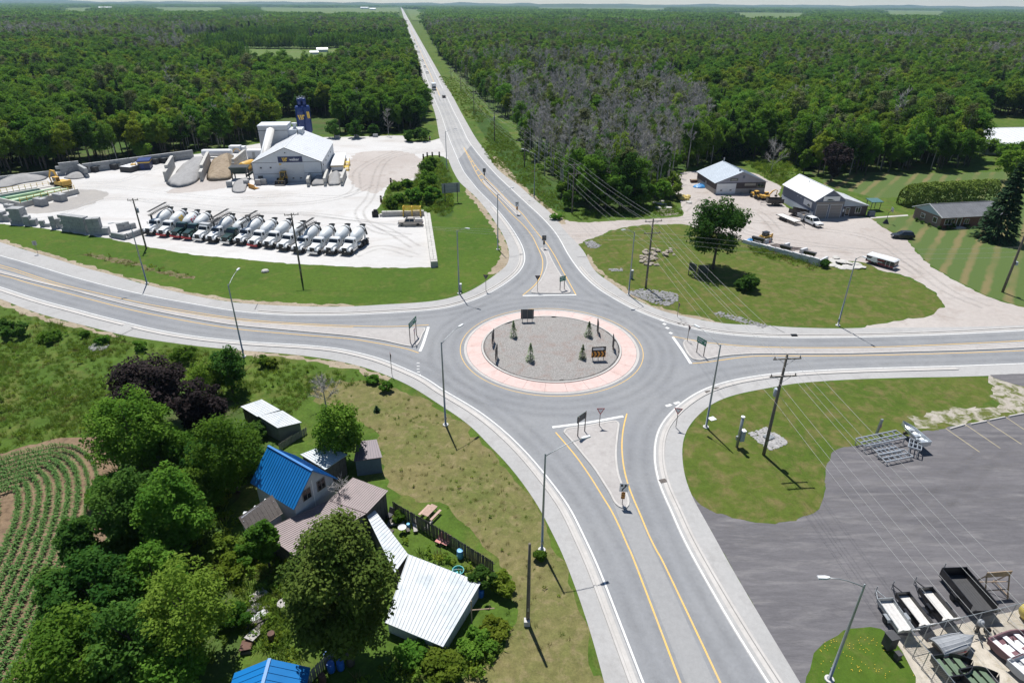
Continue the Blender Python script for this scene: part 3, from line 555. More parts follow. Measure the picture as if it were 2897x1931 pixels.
# ------------------------------------------------------------------ utility poles and wires
m_wood = M('weathered_pole_wood', (.145, .125, .105), .9, .3, 2.5)
m_arm = M('crossarm_wood', (.20, .18, .16), .9, .25, 3)
m_ins = M('insulator_glaze', (.16, .13, .12), .35, .1, 3)
m_tr = M('transformer_grey', (.33, .37, .42), .5, .1, 2)
m_wire = M('aluminium_wire', (.36, .36, .35), .55, .05, 1)
def utility_pole(B, h, rz, label, arms=(), transformer=None, r=.16):
 """rz turns the crossarms; returns world attachment points per arm"""
 t = thing('utility_pole', label, 'utility pole', B, rz, 'utility poles'); att = []
 MB().lathe([(r*1.15, -.05), (r*1.08, h*.3), (r*.9, h*.7), (r*.72, h), (r*.3, h+.02)], 9).build('pole', m_wood, t, True)
 Mx = Matrix.Translation(B) @ Matrix.Rotation(rz, 4, 'Z')
 for (z, half, pts) in arms:
  a = MB().box(-half, half, -r*.72-.12, -r*.72, z-.07, z+.07).build('crossarm', m_arm, t)
  for s in (-1, 1): MB().tube([(s*half*.55, -r*.72-.14, z-.05), (0, -r*.9-.05, z-.75)], .025, 4).build('brace', m_galv, a)
  for p in pts:
   MB().lathe([(.03, z+.07), (.03, z+.12), (.07, z+.13), (.075, z+.2), (.04, z+.24), (.06, z+.27), (.03, z+.34)], 7, Matrix.Translation((p, -r*.72-.06, 0))).build('insulator', m_ins, a)
   att.append(Mx @ Vector((p, -r*.72-.06, z+.34)))
 if transformer:
  z = transformer
  tr = MB().lathe([(.05, z-.55), (.30, z-.52), (.31, z-.1), (.31, z+.38), (.27, z+.45), (.05, z+.48)], 12, Matrix.Translation((.1, r+.36, 0))).build('transformer', m_tr, t, True)
  MB().cyl((.1, r+.36, z+.47), (.1, r+.36, z+.75), .05, .04, 6).build('bushing', m_ins, tr)
  MB().box(-.05, .2, r*.5, r+.1, z-.3, z-.2).build('bracket', m_galv, t)
 MB().box(-.08, .08, -r*1.2, -r*1.05, 1.6, 2.0).build('tag_plate', m_galv, t)
 return t, att, Mx
def wire(a, b_, sag, label, r=.013):
 pts = []
 n = 14
 for k in range(n+1):
  t = k/n; p = a.lerp(b_, t); p.z -= sag*4*t*(1-t); pts.append(p)
 o = MB().tube(pts, r, 4).build('power_line', m_wire); return tag(o, label, 'wire', 'overhead power lines')
def pole_at(base, top): return G(*base), hgt(base, top)
U3, h3 = pole_at((2160.1, 1285.7), (2224.5, 1001.7)); U4, h4 = pole_at((1826.6, 814.6), (1854, 618)); U5, h5 = pole_at((1618, 604), (1620, 460)); U6, h6 = pole_at((1484, 474), (1487.6, 370))
U7, h7 = pole_at((1399, 399.5), (1400.5, 316.6)); U8, h8 = pole_at((1341, 319), (1341, 259)); U9, h9 = pole_at((1304, 260), (1303.6, 219)); U10, h10 = pole_at((1276.4, 225), (1275.5, 191))
U1, h1 = pole_at((414.2, 702.4), (373.5, 561.3)); U2, h2 = pole_at((853.5, 788), (822, 603)); U11 = G(2835.8, 826.2)
L34 = ang(U4, U3)
U13 = U3 + (U3-U4)*1.15
arm2 = ((None, 1.55, (-1.4, 1.4)),)
def two_arms(h): return ((h-.45, 1.55, (-1.4, 1.4)), (h-2.6, 1.5, (-1.35, 1.35)))
line = []
seq = [(U13, 13.2, L34+R(90), None), (U3, h3, L34+R(90), 'tall utility pole with two crossarms and transformer on rounded lawn'),
  (U4, h4, (L34 + ang(U5, U4))/2+R(90), 'utility pole with two crossarms beside the boulder pile'),
  (U5, h5, (ang(U5, U4)+ang(U6, U5))/2+R(90), 'utility pole among the trees at driveway mouth'),
  (U6, h6, ang(U6, U5)+R(90), 'utility pole rising from the dark green ditch'),
  (U7, h7, ang(U7, U6)+R(90), 'utility pole with transformer box right of the far highway'),
  (U8, h8, ang(U8, U7)+R(90), 'slim utility pole third along the far highway'),
  (U9, h9, ang(U9, U8)+R(90), 'slim utility pole fourth along the far highway'),
  (U10, h10, ang(U10, U9)+R(90), 'farthest visible utility pole along the highway')]
prev = None
for k, (B, h, rz, lab) in enumerate(seq):
 arms = two_arms(h)
 if lab is None:
  Mx = Matrix.Translation(B) @ Matrix.Rotation(rz, 4, 'Z'); att = [Mx @ Vector((p, -.17, z+.34)) for z, hf, ps in arms for p in ps]
 else:
  t, att, Mx = utility_pole(B, h, rz, lab, arms, transformer={1: h*.62, 5: h-2.2, 3: None}.get(k), r=.17)
 att = att + [Mx @ Vector((0, 0, h+.05)), Mx @ Vector((.12, .18, h*.62)), Mx @ Vector((-.15, .15, h*.55))]
 if prev:
  for j, (a, b_) in enumerate(zip(prev, att)):
   nm = ['near parking lot', 'over the east road', 'over the gravel driveway', 'along the ditch', 'along the far ditch', 'beside the far highway', 'beside the distant highway', 'at the highway vanishing stretch'][k-1]
   wire(a, b_, (a-b_).length*.012, 'thin overhead power line %s' % nm)
 prev = att
 line.append(att)
t, a1, M1 = utility_pole(U1, h1, R(15), 'dark utility pole at the left end of the parked mixer trucks', ((h1-.3, 1.0, (-.9, .9)),), transformer=h1-2.6)
t, a2, M2 = utility_pole(U2, h2, R(15), 'dark utility pole in front of the parked mixer trucks', ((h2-.25, 1.25, (-1.15, 0.4, 1.15)),))
M4 = Matrix.Translation(U4)
for j in range(3):
 q = U4 + Vector((0, 0, h4-2.2-.9*j)); wire(a2[j], q, 1.2, 'thin cable crossing above the verge and north road')
h11 = 13.5
t, a11, M11 = utility_pole(U11, h11, R(80), 'thick utility pole at the right edge on the striped lawn', ((h11-.4, 1.2, (-1.1, 1.1)),), transformer=None, r=.2)
MB().box(-.3, .3, -.55, -.22, 5.3, 5.9).build('meter_box', m_tr, t)
for j in range(3):
 wire(U4 + Vector((0, 0, h4-2.4-.8*j)), U11 + Vector((0, 0, 8.6-.9*j)), 1.5, 'thin cable passing the lone tree towards the bungalow')
wire(a1[1], a2[0], .9, 'thin wire between the poles by the mixer trucks'); wire(a1[0], a2[1], .9, 'thin wire between the poles by the mixer trucks')
U12, h12 = pole_at((1493, 1761), (1498, 1537))
t, a12, M12 = utility_pole(U12, h12, 0, 'short grey pole with white foot box beside the near road', (), None, .15)
MB().box(-.32, .18, -.38, .1, .0, .55).build('foot_box', m_footing, t)
sL = [zS6(*p) for p in ((735, 1010), (790, 1150), (850, 1290), (935, 1500), (985, 1600))]; sR = [zS6(*p) for p in ((900, 1010), (975, 1150), (1040, 1310), (1120, 1480), (1180, 1600))]
sheet('painted_median', [G(*p) for p in sL] + [G(1940, 1931), G(1995, 2100), G(2095, 2100), G(2022, 1931)] + [G(*p) for p in sR[::-1]], .0275, m_med, road)
sheet('painted_median', [G(*p) for p in [zR6(*q) for q in ((700, 660), (770, 740), (840, 840), (880, 930), (915, 930), (850, 830), (775, 735), (715, 655))]], .0275, m_med, road)
# ------------------------------------------------------------------ road signs
m_signback = M('sign_back_grey', (.075, .08, .085), .6, .1, 2)
m_post = M('steel_post', (.22, .19, .17), .6, .15, 4)
m_signwhite = M('sign_white', (.72, .72, .72), .5, .04, 3); m_black = M('sign_black', (.012, .012, .014), .5, .1, 3)
m_signred = M('sign_red', (.42, .03, .05), .5, .06, 3); m_signgreen = M('sign_green', (.012, .16, .09), .5, .08, 3); m_orange = M('sign_orange', (.72, .30, .04), .5, .06, 3)
def plate(pts, y=0, t=.012): return MB().prism(pts, 'y', y, y+t)
def cam_rz(B, extra=0.0):    # turn local -Y towards the survey point
 return math.atan2(B.x, -B.y) + math.pi + extra if False else math.atan2(-B.x, B.y) + extra
def posts(t, xs, h, w=.05):
 for x in xs: MB().box(x-w, x+w, .02, .02+2*w, 0, h).build('post', m_post, t)
def yield_sign(base, top, rz, label):
 B = G(*base); h = max(2.4, min(hgt(base, top), 3.6)); t = thing('yield_sign', label, 'yield sign', B + Vector((0, 0, .1)), rz, 'yield signs')
 MB().box(-.04, .04, .02, .09, 0, h-.05).build('post', m_post, t)
 s = .52
 a = plate([(0, h-.95), (s, h), (-s, h)], 0).build('sign_plate', m_signred, t)
 plate([(0, h-.74), (s*.70, h-.11), (-s*.70, h-.11)], -.006, .006).build('white_panel', m_signwhite, a)
 plate([(0, h-.93), (s*.98, h-.005), (-s*.98, h-.005)], .013, .006).build('sign_back', m_signback, a)
for z, b_, tp, rz, lab in ((zS5, (1397, 1275), (1408, 1117), .05, 'red and white yield sign on the near splitter island'), (zS5, (2075, 1285), (2080, 1117), -.25, 'red and white yield sign right of the near road'),
  (zR6, (847, 1335), (845, 1193), math.pi, 'dark-backed yield sign on the far splitter island'), (zR6, (392, 1328), (390, 1187), math.pi-.15, 'dark-backed yield sign on the verge left of far road'),
  (zS2, (1600, 345), (1572, 160), R(112), 'turned yield sign on the near shoulder of west road'), (zS7, (213, 262), (226, 165), R(97), 'edge-on yield sign on the east median nose'), (zS7, (150, 105), (150, 18), R(93), 'edge-on yield sign on the shoulder above east road'),
  (zS2, (1805, 72), (1790, -60), R(82), 'edge-on yield sign on the west median nose')):
 yield_sign(z(*b_), z(*tp), rz, lab)
def guide_sign(base_l, base_r, top, rz, label, green=True):
 A, B = G(*base_l), G(*base_r); c = (A+B)/2; w = max((B-A).length, .9); h = hgt(base_l, top); rz = ang(A, B) if rz is None else rz
 t = thing('guide_sign', label, 'road sign', c + Vector((0, 0, .12)), rz, 'guide signs on splitter islands')
 posts(t, (-w/2, w/2), h-.05)
 ww = w/2+.22
 p = plate([(-ww, h-.95), (ww, h-.95), (ww, h), (-ww, h)], 0).build('sign_plate', m_signgreen, t)
 plate([(-ww, h-.95), (ww, h-.95), (ww, h), (-ww, h)], .013, .008).build('sign_back', m_signback, p)
 for k, (x0, x1, z) in enumerate(((-.8, .35, -.28), (-.8, .1, -.62))): plate([(x0*ww, h+z-.05), (x1*ww, h+z-.05), (x1*ww, h+z+.07), (x0*ww, h+z+.07)], -.006, .006).build('legend', m_signwhite, p)
 plate([(.55*ww, h-.75), (.9*ww, h-.45), (.55*ww, h-.15), (.66*ww, h-.45)], -.006, .006).build('arrow', m_signwhite, p)
guide_sign(zR6(1050, 1325), zR6(1087, 1315), zR6(1050, 1205), None, 'green guide sign on the far splitter island')
guide_sign(zS7(268, 335), zS7(312, 360), zS7(275, 233), None, 'green guide sign on the east median nose')
guide_sign(zS5(1262, 1320), zS5(1200, 1365), zS5(1270, 1147), None, 'grey-backed guide sign on the near splitter island')
guide_sign(zS2(1812, 60), zS2(1770, 0), zS2(1800, -110), R(75), 'guide sign seen on edge at the west median nose')
def keep_sign(base, top, rz, label):
 B = G(*base); h = max(2.3, min(hgt(base, top), 3.8)); t = thing('keep_right_sign', label, 'road sign', B + Vector((0, 0, .12)), rz, 'keep right signs')
 MB().box(-.035, .035, .02, .08, 0, h-.1).build('post', m_post, t)
 p = plate([(-.45, h-1.1), (.45, h-1.1), (.45, h), (-.45, h)], 0).build('sign_plate', m_signwhite, t)
 plate([(-.45, h-1.1), (.45, h-1.1), (.45, h), (-.45, h)], .013, .006).build('sign_back', m_signback, p)
 plate([(-.24, h-1.0), (-.10, h-1.0), (-.02, h-.72), (.16, h-.5), (.22, h-.32), (.34, h-.32), (.16, h-.06), (-.02, h-.32), (.09, h-.32), (.02, h-.46), (-.16, h-.68)], -.006, .006).build('arrow', m_black, p)
 plate([(-.34, h-.42), (-.1, h-.42), (-.1, h-.22), (-.22, h-.10), (-.34, h-.22)], -.006, .006).build('shield_mark', m_black, p)
 q = plate([(-.20, h-2.05), (.20, h-2.05), (.20, h-1.15), (-.20, h-1.15)], 0).build('hazard_marker', m_orange, t)
 for k in range(4):
  z0 = h-2.05+.22*k; plate([(-.2, z0), (-.2, z0+.10), (.2, z0+.22), (.2, z0+.12)], -.006, .006).build('stripe', m_black, q)
 plate([(-.20, h-2.05), (.20, h-2.05), (.20, h-1.15), (-.20, h-1.15)], .013, .006).build('marker_back', m_signback, q)
keep_sign(zS6(815, 1030), zS6(825, 845), -.1, 'white keep right sign with striped marker on near island tip')
keep_sign(zR6(667, 650), zR6(663, 540), .05, 'small keep right sign with striped marker on the far median')
keep_sign(zR6(905, 955), zR6(900, 838), math.pi, 'dark-backed keep right sign on far splitter island tip')
keep_sign(zR6(377, 335), zR6(372, 243), math.pi, 'dark-backed keep right sign at the far end of median')
def chevron_board(base, rz, label, h=2.35):
 B = G(*base); t = thing('chevron_board', label, 'chevron sign', B + Vector((0, 0, .15)), rz, 'chevron boards on the roundabout island')
 for x in (-.8, 0, .8): MB().box(x-.04, x+.04, .03, .11, 0, h-.1).build('post', m_post, t)
 a = plate([(-.98, h-.72), (.98, h-.72), (.98, h), (-.98, h)]).build('arrow_board', m_black, t)
 plate([(-.85, h-.52), (.42, h-.52), (.42, h-.62), (.88, h-.36), (.42, h-.10), (.42, h-.20), (-.85, h-.20)], -.006, .006).build('arrow', m_signwhite, a)
 c = plate([(-1.05, h-1.72), (1.05, h-1.72), (1.05, h-.75), (-1.05, h-.75)]).build('chevron_plate', m_orange, t)
 for k in range(4):
  x = -1.02+.53*k
  plate([(x, h-1.72), (x+.25, h-1.72), (x+.50, h-1.23), (x+.25, h-.75), (x, h-.75), (x+.25, h-1.23)], -.006, .006).build('chevron', m_black, c)
 plate([(-1.05, h-1.72), (1.05, h-1.72), (1.05, h), (-1.05, h)], .013, .01).build('board_back', m_signback, t)
chevron_board(zS5(1385, 700), .12, 'orange chevron and white arrow board on roundabout island')
chevron_board(zS5(757, 357), math.pi+.05, 'dark-backed chevron board at the far rim of roundabout island')
for u, v, s, lab in ((452, 556, R(-97), 'edge-on chevron board at the left rim, the farther of two'), (482, 695, R(-97), 'edge-on chevron board at the left rim, the nearer of two'), (1382, 458, R(88), 'edge-on chevron board at the right rim, the farther of two'), (1518, 602, R(86), 'edge-on chevron board at the right rim, the nearer of two')):
 chevron_board(zS5(u, v), s, lab)
def plain_sign(base, top, w, hh, rz, label, mat, cat='road sign'):
 B = G(*base); h = hgt(base, top); t = thing('sign_post', label, cat, B, rz)
 MB().box(-.035, .035, .02, .08, 0, h-.05).build('post', m_post, t); p = plate([(-w/2, h-hh), (w/2, h-hh), (w/2, h), (-w/2, h)]).build('sign_plate', mat, t)
 plate([(-w/2, h-hh), (w/2, h-hh), (w/2, h), (-w/2, h)], .013, .008).build('sign_back', m_galv, p)
plain_sign(zR4(318, 935), zR4(285, 828), .75, .9, math.pi+.4, 'square grey-backed sign on post beside the west road verge', m_signwhite)
A, B = GZ(zR5, 1912, 862), GZ(zR5, 2022, 853); rz = ang(A, B); c = (A+B)/2; w = (A-B).length; h = hgt(zR5(2022, 853), zR5(2015, 680))
t = thing('road_board', 'large grey-backed road board on two posts beside the bushes', 'road sign', c, rz)
for s in (-1, 1): MB().box(s*w*.5-.08, s*w*.5+.08, -.08, .08, 0, h-.1).build('post', M('dark_steel', (.05, .055, .07), .5, .1), t)
pl = MB().box(-w*.72, w*.72, .09, .14, h-2.5, h).build('board', M('aluminium_board', (.25, .27, .29), .5, .12, 2), t)
for k in range(3): MB().box(-w*.72, w*.72, .03, .085, h-2.3+.95*k, h-2.2+.95*k).build('rail', m_galv, pl)
for k in range(4): MB().box(-w*.72+.1+k*w*.45, -w*.72+.16+k*w*.45, .05, .086, h-2.45, h-.05).build('stiffener', m_galv, pl)
A, B = GZ(zR7, 305, 1185), GZ(zR7, 470, 1215); rz = ang(A, B)
t = thing('notice_board', 'dark V-shaped notice board on posts under the lone tree', 'notice board', A, rz)
w = (B-A).length; hN = 2.6
for x, y in ((0, 0), (w*.42, -.9), (w, 0), (w*.55, -.9)): MB().box(x-.07, x+.07, y-.07, y+.07, 0, hN).build('post', m_wood, t)
for k, (x0, y0, x1, y1) in enumerate(((-.1, .05, w*.42, -.85), (w*.5, -.85, w+.1, .05))):
 d = Vector((x1-x0, y1-y0, 0)); L = d.length; mm_ = Matrix.Translation((x0, y0, 0)) @ Matrix.Rotation(math.atan2(d.y, d.x), 4, 'Z')
 b_ = MB().box(0, L, -.03, .03, 1.1, hN, mm_).build('board', M('dark_board', (.03, .045, .05), .5, .2), t)
 MB().box(0, L, -.07, .07, hN, hN+.08, mm_).build('cap', m_arm, b_)
for z, u, v, h, rz, lab in ((zS7, 527, 930, 0, 0, 'grey utility post with pale cabinet on the rounded lawn'), (zR6, 163, 1330, 1.4, 0, 'small white-capped grey cabinet at the lamp foot'), (zR6, 1680, 1215, 1.6, 0, 'slim grey-green cabinet beside the lamp by stone drain')):
 t = thing('utility_cabinet', lab, 'utility box', GZ(z, u, v), .2)
 if h == 0:
  MB().lathe([(.17, 0), (.17, 4.2), (.05, 4.22)], 10).build('post', m_galv, t, True); MB().lathe([(.23, 4.2), (.23, 4.33), (.1, 4.38)], 10).build('cap', m_signwhite, t)
  MB().box(.12, .62, -.28, .2, .9, 2.3).build('cabinet', m_tr, t); MB().box(.08, .68, -.33, .25, 2.3, 2.38).build('cabinet_roof', m_signwhite, t)
  MB().box(-.34, -.15, -.12, .12, 1.1, 1.6).build('meter', m_galv, t)
 else:
  MB().box(-.25, .25, -.2, .2, 0, h).build('cabinet', m_tr, t); MB().box(-.28, .28, -.23, .23, h, h+.12).build('cabinet_roof', m_signwhite, t); MB().box(-.2, .2, -.215, -.2, .15, h-.15).build('door', m_galv, t)
t = thing('marker_post', 'leaning grey marker post with small plate at lawn edge', 'marker post', GZ(zS7, 1415, 845), .2)
MB().hexa([(-.14, -.1, 0), (.14, -.1, 0), (.14, .1, 0), (-.14, .1, 0)], [(.0, -.1, 2.1), (.28, -.1, 2.1), (.28, .1, 2.1), (0, .1, 2.1)]).build('post', m_galv, t); MB().box(-.05, .3, -.125, -.11, .9, 1.3).build('plate', M('faded_pink', (.42, .24, .26), .6), t)
t = thing('lamp_cover', 'pale square cover lying on the grass beside a lamp', 'cover', GZ(zS7, 370, 752), .4)
MB().box(-.42, .42, -.36, .36, 0, .08).build('lid', m_signwhite, t); MB().box(-.1, .1, -.03, .03, .08, .12).build('handle', m_galv, t)
# ------------------------------------------------------------------ vehicles
m_tyre = M('tyre_rubber', (.016, .016, .017), .85, .2, 8); m_rim = M('steel_rim', (.38, .38, .37), .45, .15, 6, metal=.3)
m_glass = M('dark_window_glass', (.012, .016, .020), .08, .1, 2, spec=.8)
m_vwhite = M('white_vehicle_paint', (.72, .73, .73), .32, .05, 1.2, coat=.3); m_vgreen = M('dark_green_vehicle_paint', (.008, .035, .030), .3, .15, 1.2, coat=.3)
m_vblack = M('black_vehicle_paint', (.014, .014, .016), .35, .2, 1.2, coat=.2); m_chrome = M('bright_chrome', (.62, .63, .64), .22, .08, 3, metal=.8)
m_grille = M('dark_grille', (.02, .02, .022), .5, .2, 5); m_chassis = M('dark_chassis', (.028, .026, .025), .75, .3, 3)
m_drum = M('white_mixer_drum', (.60, .625, .63), .42, .10, .9, dirt=(.47, .46, .44)); m_vred = M('red_vehicle_paint', (.45, .025, .035), .4, .1, 2)
m_catyel = M('construction_yellow', (.62, .36, .06), .5, .15, 2, dirt=(.34, .24, .13)); m_tan = M('tan_pickup_paint', (.40, .35, .29), .35, .06, 2, coat=.3)
m_light = M('headlight_lens', (.62, .64, .66), .12, .05, 3); m_conv = M('conveyor_steel', (.05, .055, .055), .65, .25, 3); m_amber = M('amber_lens', (.6, .22, .02), .3, .05)
m_greybox = M('grey_dump_box', (.38, .39, .40), .5, .12, 1.5, dirt=(.27, .25, .23)); m_darkbox = M('charcoal_dump_bed', (.045, .045, .047), .7, .2, 2)
_tyre = {}
def wheel(parent, x, y, r, w=.32, name='wheel'):
 k = (round(r, 3), round(w, 3))
 if k not in _tyre:
  rot = Matrix.Rotation(R(90), 4, 'X')
  a = MB().lathe([(r*.55, -w/2), (r*.93, -w/2), (r, -w*.32), (r, w*.32), (r*.93, w/2), (r*.55, w/2)], 16, rot).mesh('tyre', m_tyre, True)
  b_ = MB().lathe([(r*.1, -w*.40), (r*.2, -w*.46), (r*.56, -w*.36), (r*.56, w*.36), (r*.2, w*.46), (r*.1, w*.40)], 12, rot).mesh('rim', m_rim, False)
  _tyre[k] = (a, b_)
 o = link(name, _tyre[k][0], parent); o.location = (x, y, r); q = link('rim', _tyre[k][1], o); return o
def frus(x0, x1, y, z0, X0, X1, Y, z1):
 """frustum: bottom rectangle x0..x1 by +-y at z0, top X0..X1 by +-Y at z1"""
 return MB().hexa([(x0, -y, z0), (x1, -y, z0), (x1, y, z0), (x0, y, z0)], [(X0, -Y, z1), (X1, -Y, z1), (X1, Y, z1), (X0, Y, z1)])
def truck_cab(t, paint, bumper, x0=2.0, chrome=True):
 """conventional cab, front end at x0+2.35; cab 1.0 m above ground"""
 c = frus(x0-1.55, x0+.12, 1.12, 1.05, x0-1.5, x0+.05, 1.08, 2.05).build('cab', paint, t)
 frus(x0-1.5, x0+.05, 1.08, 2.05, x0-1.40, x0-.28, .98, 2.72).build('window_band', m_glass, c)
 frus(x0-1.52, x0-.30, 1.06, 2.72, x0-1.40, x0-.45, .92, 2.92).build('cab_roof', paint, c)
 for s in (-1, 1):
  MB().hexa([(x0-1.5, s*1.09, 2.05), (x0-1.0, s*1.09, 2.05), (x0-1.0, s*1.05, 2.05), (x0-1.5, s*1.05, 2.05)], [(x0-1.42, s*1.0, 2.72), (x0-1.0, s*1.0, 2.72), (x0-1.0, s*.96, 2.72), (x0-1.42, s*.96, 2.72)]).build('rear_pillar', paint, c)
  MB().hexa([(x0-.06, s*1.10, 2.05), (x0+.06, s*1.10, 2.05), (x0+.06, s*1.02, 2.05), (x0-.06, s*1.02, 2.05)], [(x0-.36, s*1.0, 2.72), (x0-.26, s*1.0, 2.72), (x0-.26, s*.92, 2.72), (x0-.36, s*.92, 2.72)]).build('front_pillar', paint, c)
  d = MB().box(x0-.98, x0-.10, s*1.125-.012, s*1.125+.012, 1.15, 2.0).build('door', paint, c); MB().box(x0-.95, x0-.8, s*1.145-.015, s*1.145+.015, 1.7, 1.76).build('handle', m_chrome, d)
  MB().box(x0-.02, x0+.10, s*1.33-.06, s*1.33+.06, 1.95, 2.55).build('mirror', paint if not chrome else m_chrome, t)
  MB().tube([(x0, s*1.1, 2.5), (x0+.04, s*1.3, 2.5)], .02, 4).build('mirror_arm', m_chassis, t)
  f = MB(); prof = [(x0+.45, 1.0), (x0+.50, 1.25), (x0+.72, 1.48), (x0+1.15, 1.56), (x0+1.58, 1.45), (x0+1.95, 1.15), (x0+2.0, .95), (x0+1.82, .95), (x0+1.62, 1.25), (x0+1.2, 1.36), (x0+.78, 1.25), (x0+.64, .98)]
  f.prism(prof, 'y', s*.78, s*1.22).build('fender', paint, t)
  MB().box(x0+2.02, x0+2.10, s*.88-.17, s*.88+.17, 1.05, 1.3).build('headlight', m_light, t)
  MB().box(x0-1.5, x0+.4, s*1.02-.1, s*1.02+.1, .5, .95).build('step_tank', m_chrome if chrome else m_chassis, t)
 h = MB().loft([[(x0+.05, -1.02, 1.0), (x0+.05, 1.02, 1.0), (x0+.05, .92, 2.02), (x0+.05, -.92, 2.02)], [(x0+1.0, -.82, 1.0), (x0+1.0, .82, 1.0), (x0+1.0, .72, 1.92), (x0+1.0, -.72, 1.92)],
   [(x0+2.08, -.72, .95), (x0+2.08, .72, .95), (x0+2.0, .62, 1.70), (x0+2.0, -.62, 1.70)]]).build('hood', paint, t)
 g = MB().hexa([(x0+2.05, -.55, .95), (x0+2.13, -.55, .95), (x0+2.13, .55, .95), (x0+2.05, .55, .95)], [(x0+1.98, -.48, 1.64), (x0+2.06, -.48, 1.64), (x0+2.06, .48, 1.64), (x0+1.98, .48, 1.64)]).build('grille', m_grille, t)
 MB().box(x0+2.05, x0+2.32, -1.18, 1.18, .48, .85).build('bumper', bumper, t)
 wheel(t, x0+1.2, 1.0, .54, .34, 'front_wheel'); wheel(t, x0+1.2, -1.0, .54, .34, 'front_wheel')
def drum_patch(mesh_name, prof, Mx, u0, u1, a0, a1, mat, parent, n=8):
 """thin decal on the drum between profile params u0..u1 and angles a0..a1"""
 def rad(z):
  for (r0, z0), (r1, z1) in zip(prof, prof[1:]):
   if z0 <= z <= z1: return r0 + (r1-r0)*(z-z0)/max(z1-z0, 1e-6)
  return prof[-1][0]
 mb = MB(); vs = []
 for i in range(n+1):
  a = a0+(a1-a0)*i/n
  for u in (u0, (u0+u1)/2, u1): vs.append(Mx @ Vector(((rad(u)+.012)*math.cos(a), (rad(u)+.012)*math.sin(a), u)))
 fs = []
 for i in range(n):
  for j in range(2): fs.append((3*i+j, 3*i+j+1, 3*i+j+4, 3*i+j+3))
 mb.add(vs, fs); return mb.build(mesh_name, mat, parent)
m_decal = M('faded_blue_lettering', (.16, .22, .34), .6, .3, 4); m_yelmark = M('yellow_drum_mark', (.78, .52, .08), .5, .1, 2); m_redmark = M('red_drum_mark', (.48, .04, .07), .5, .1, 2)
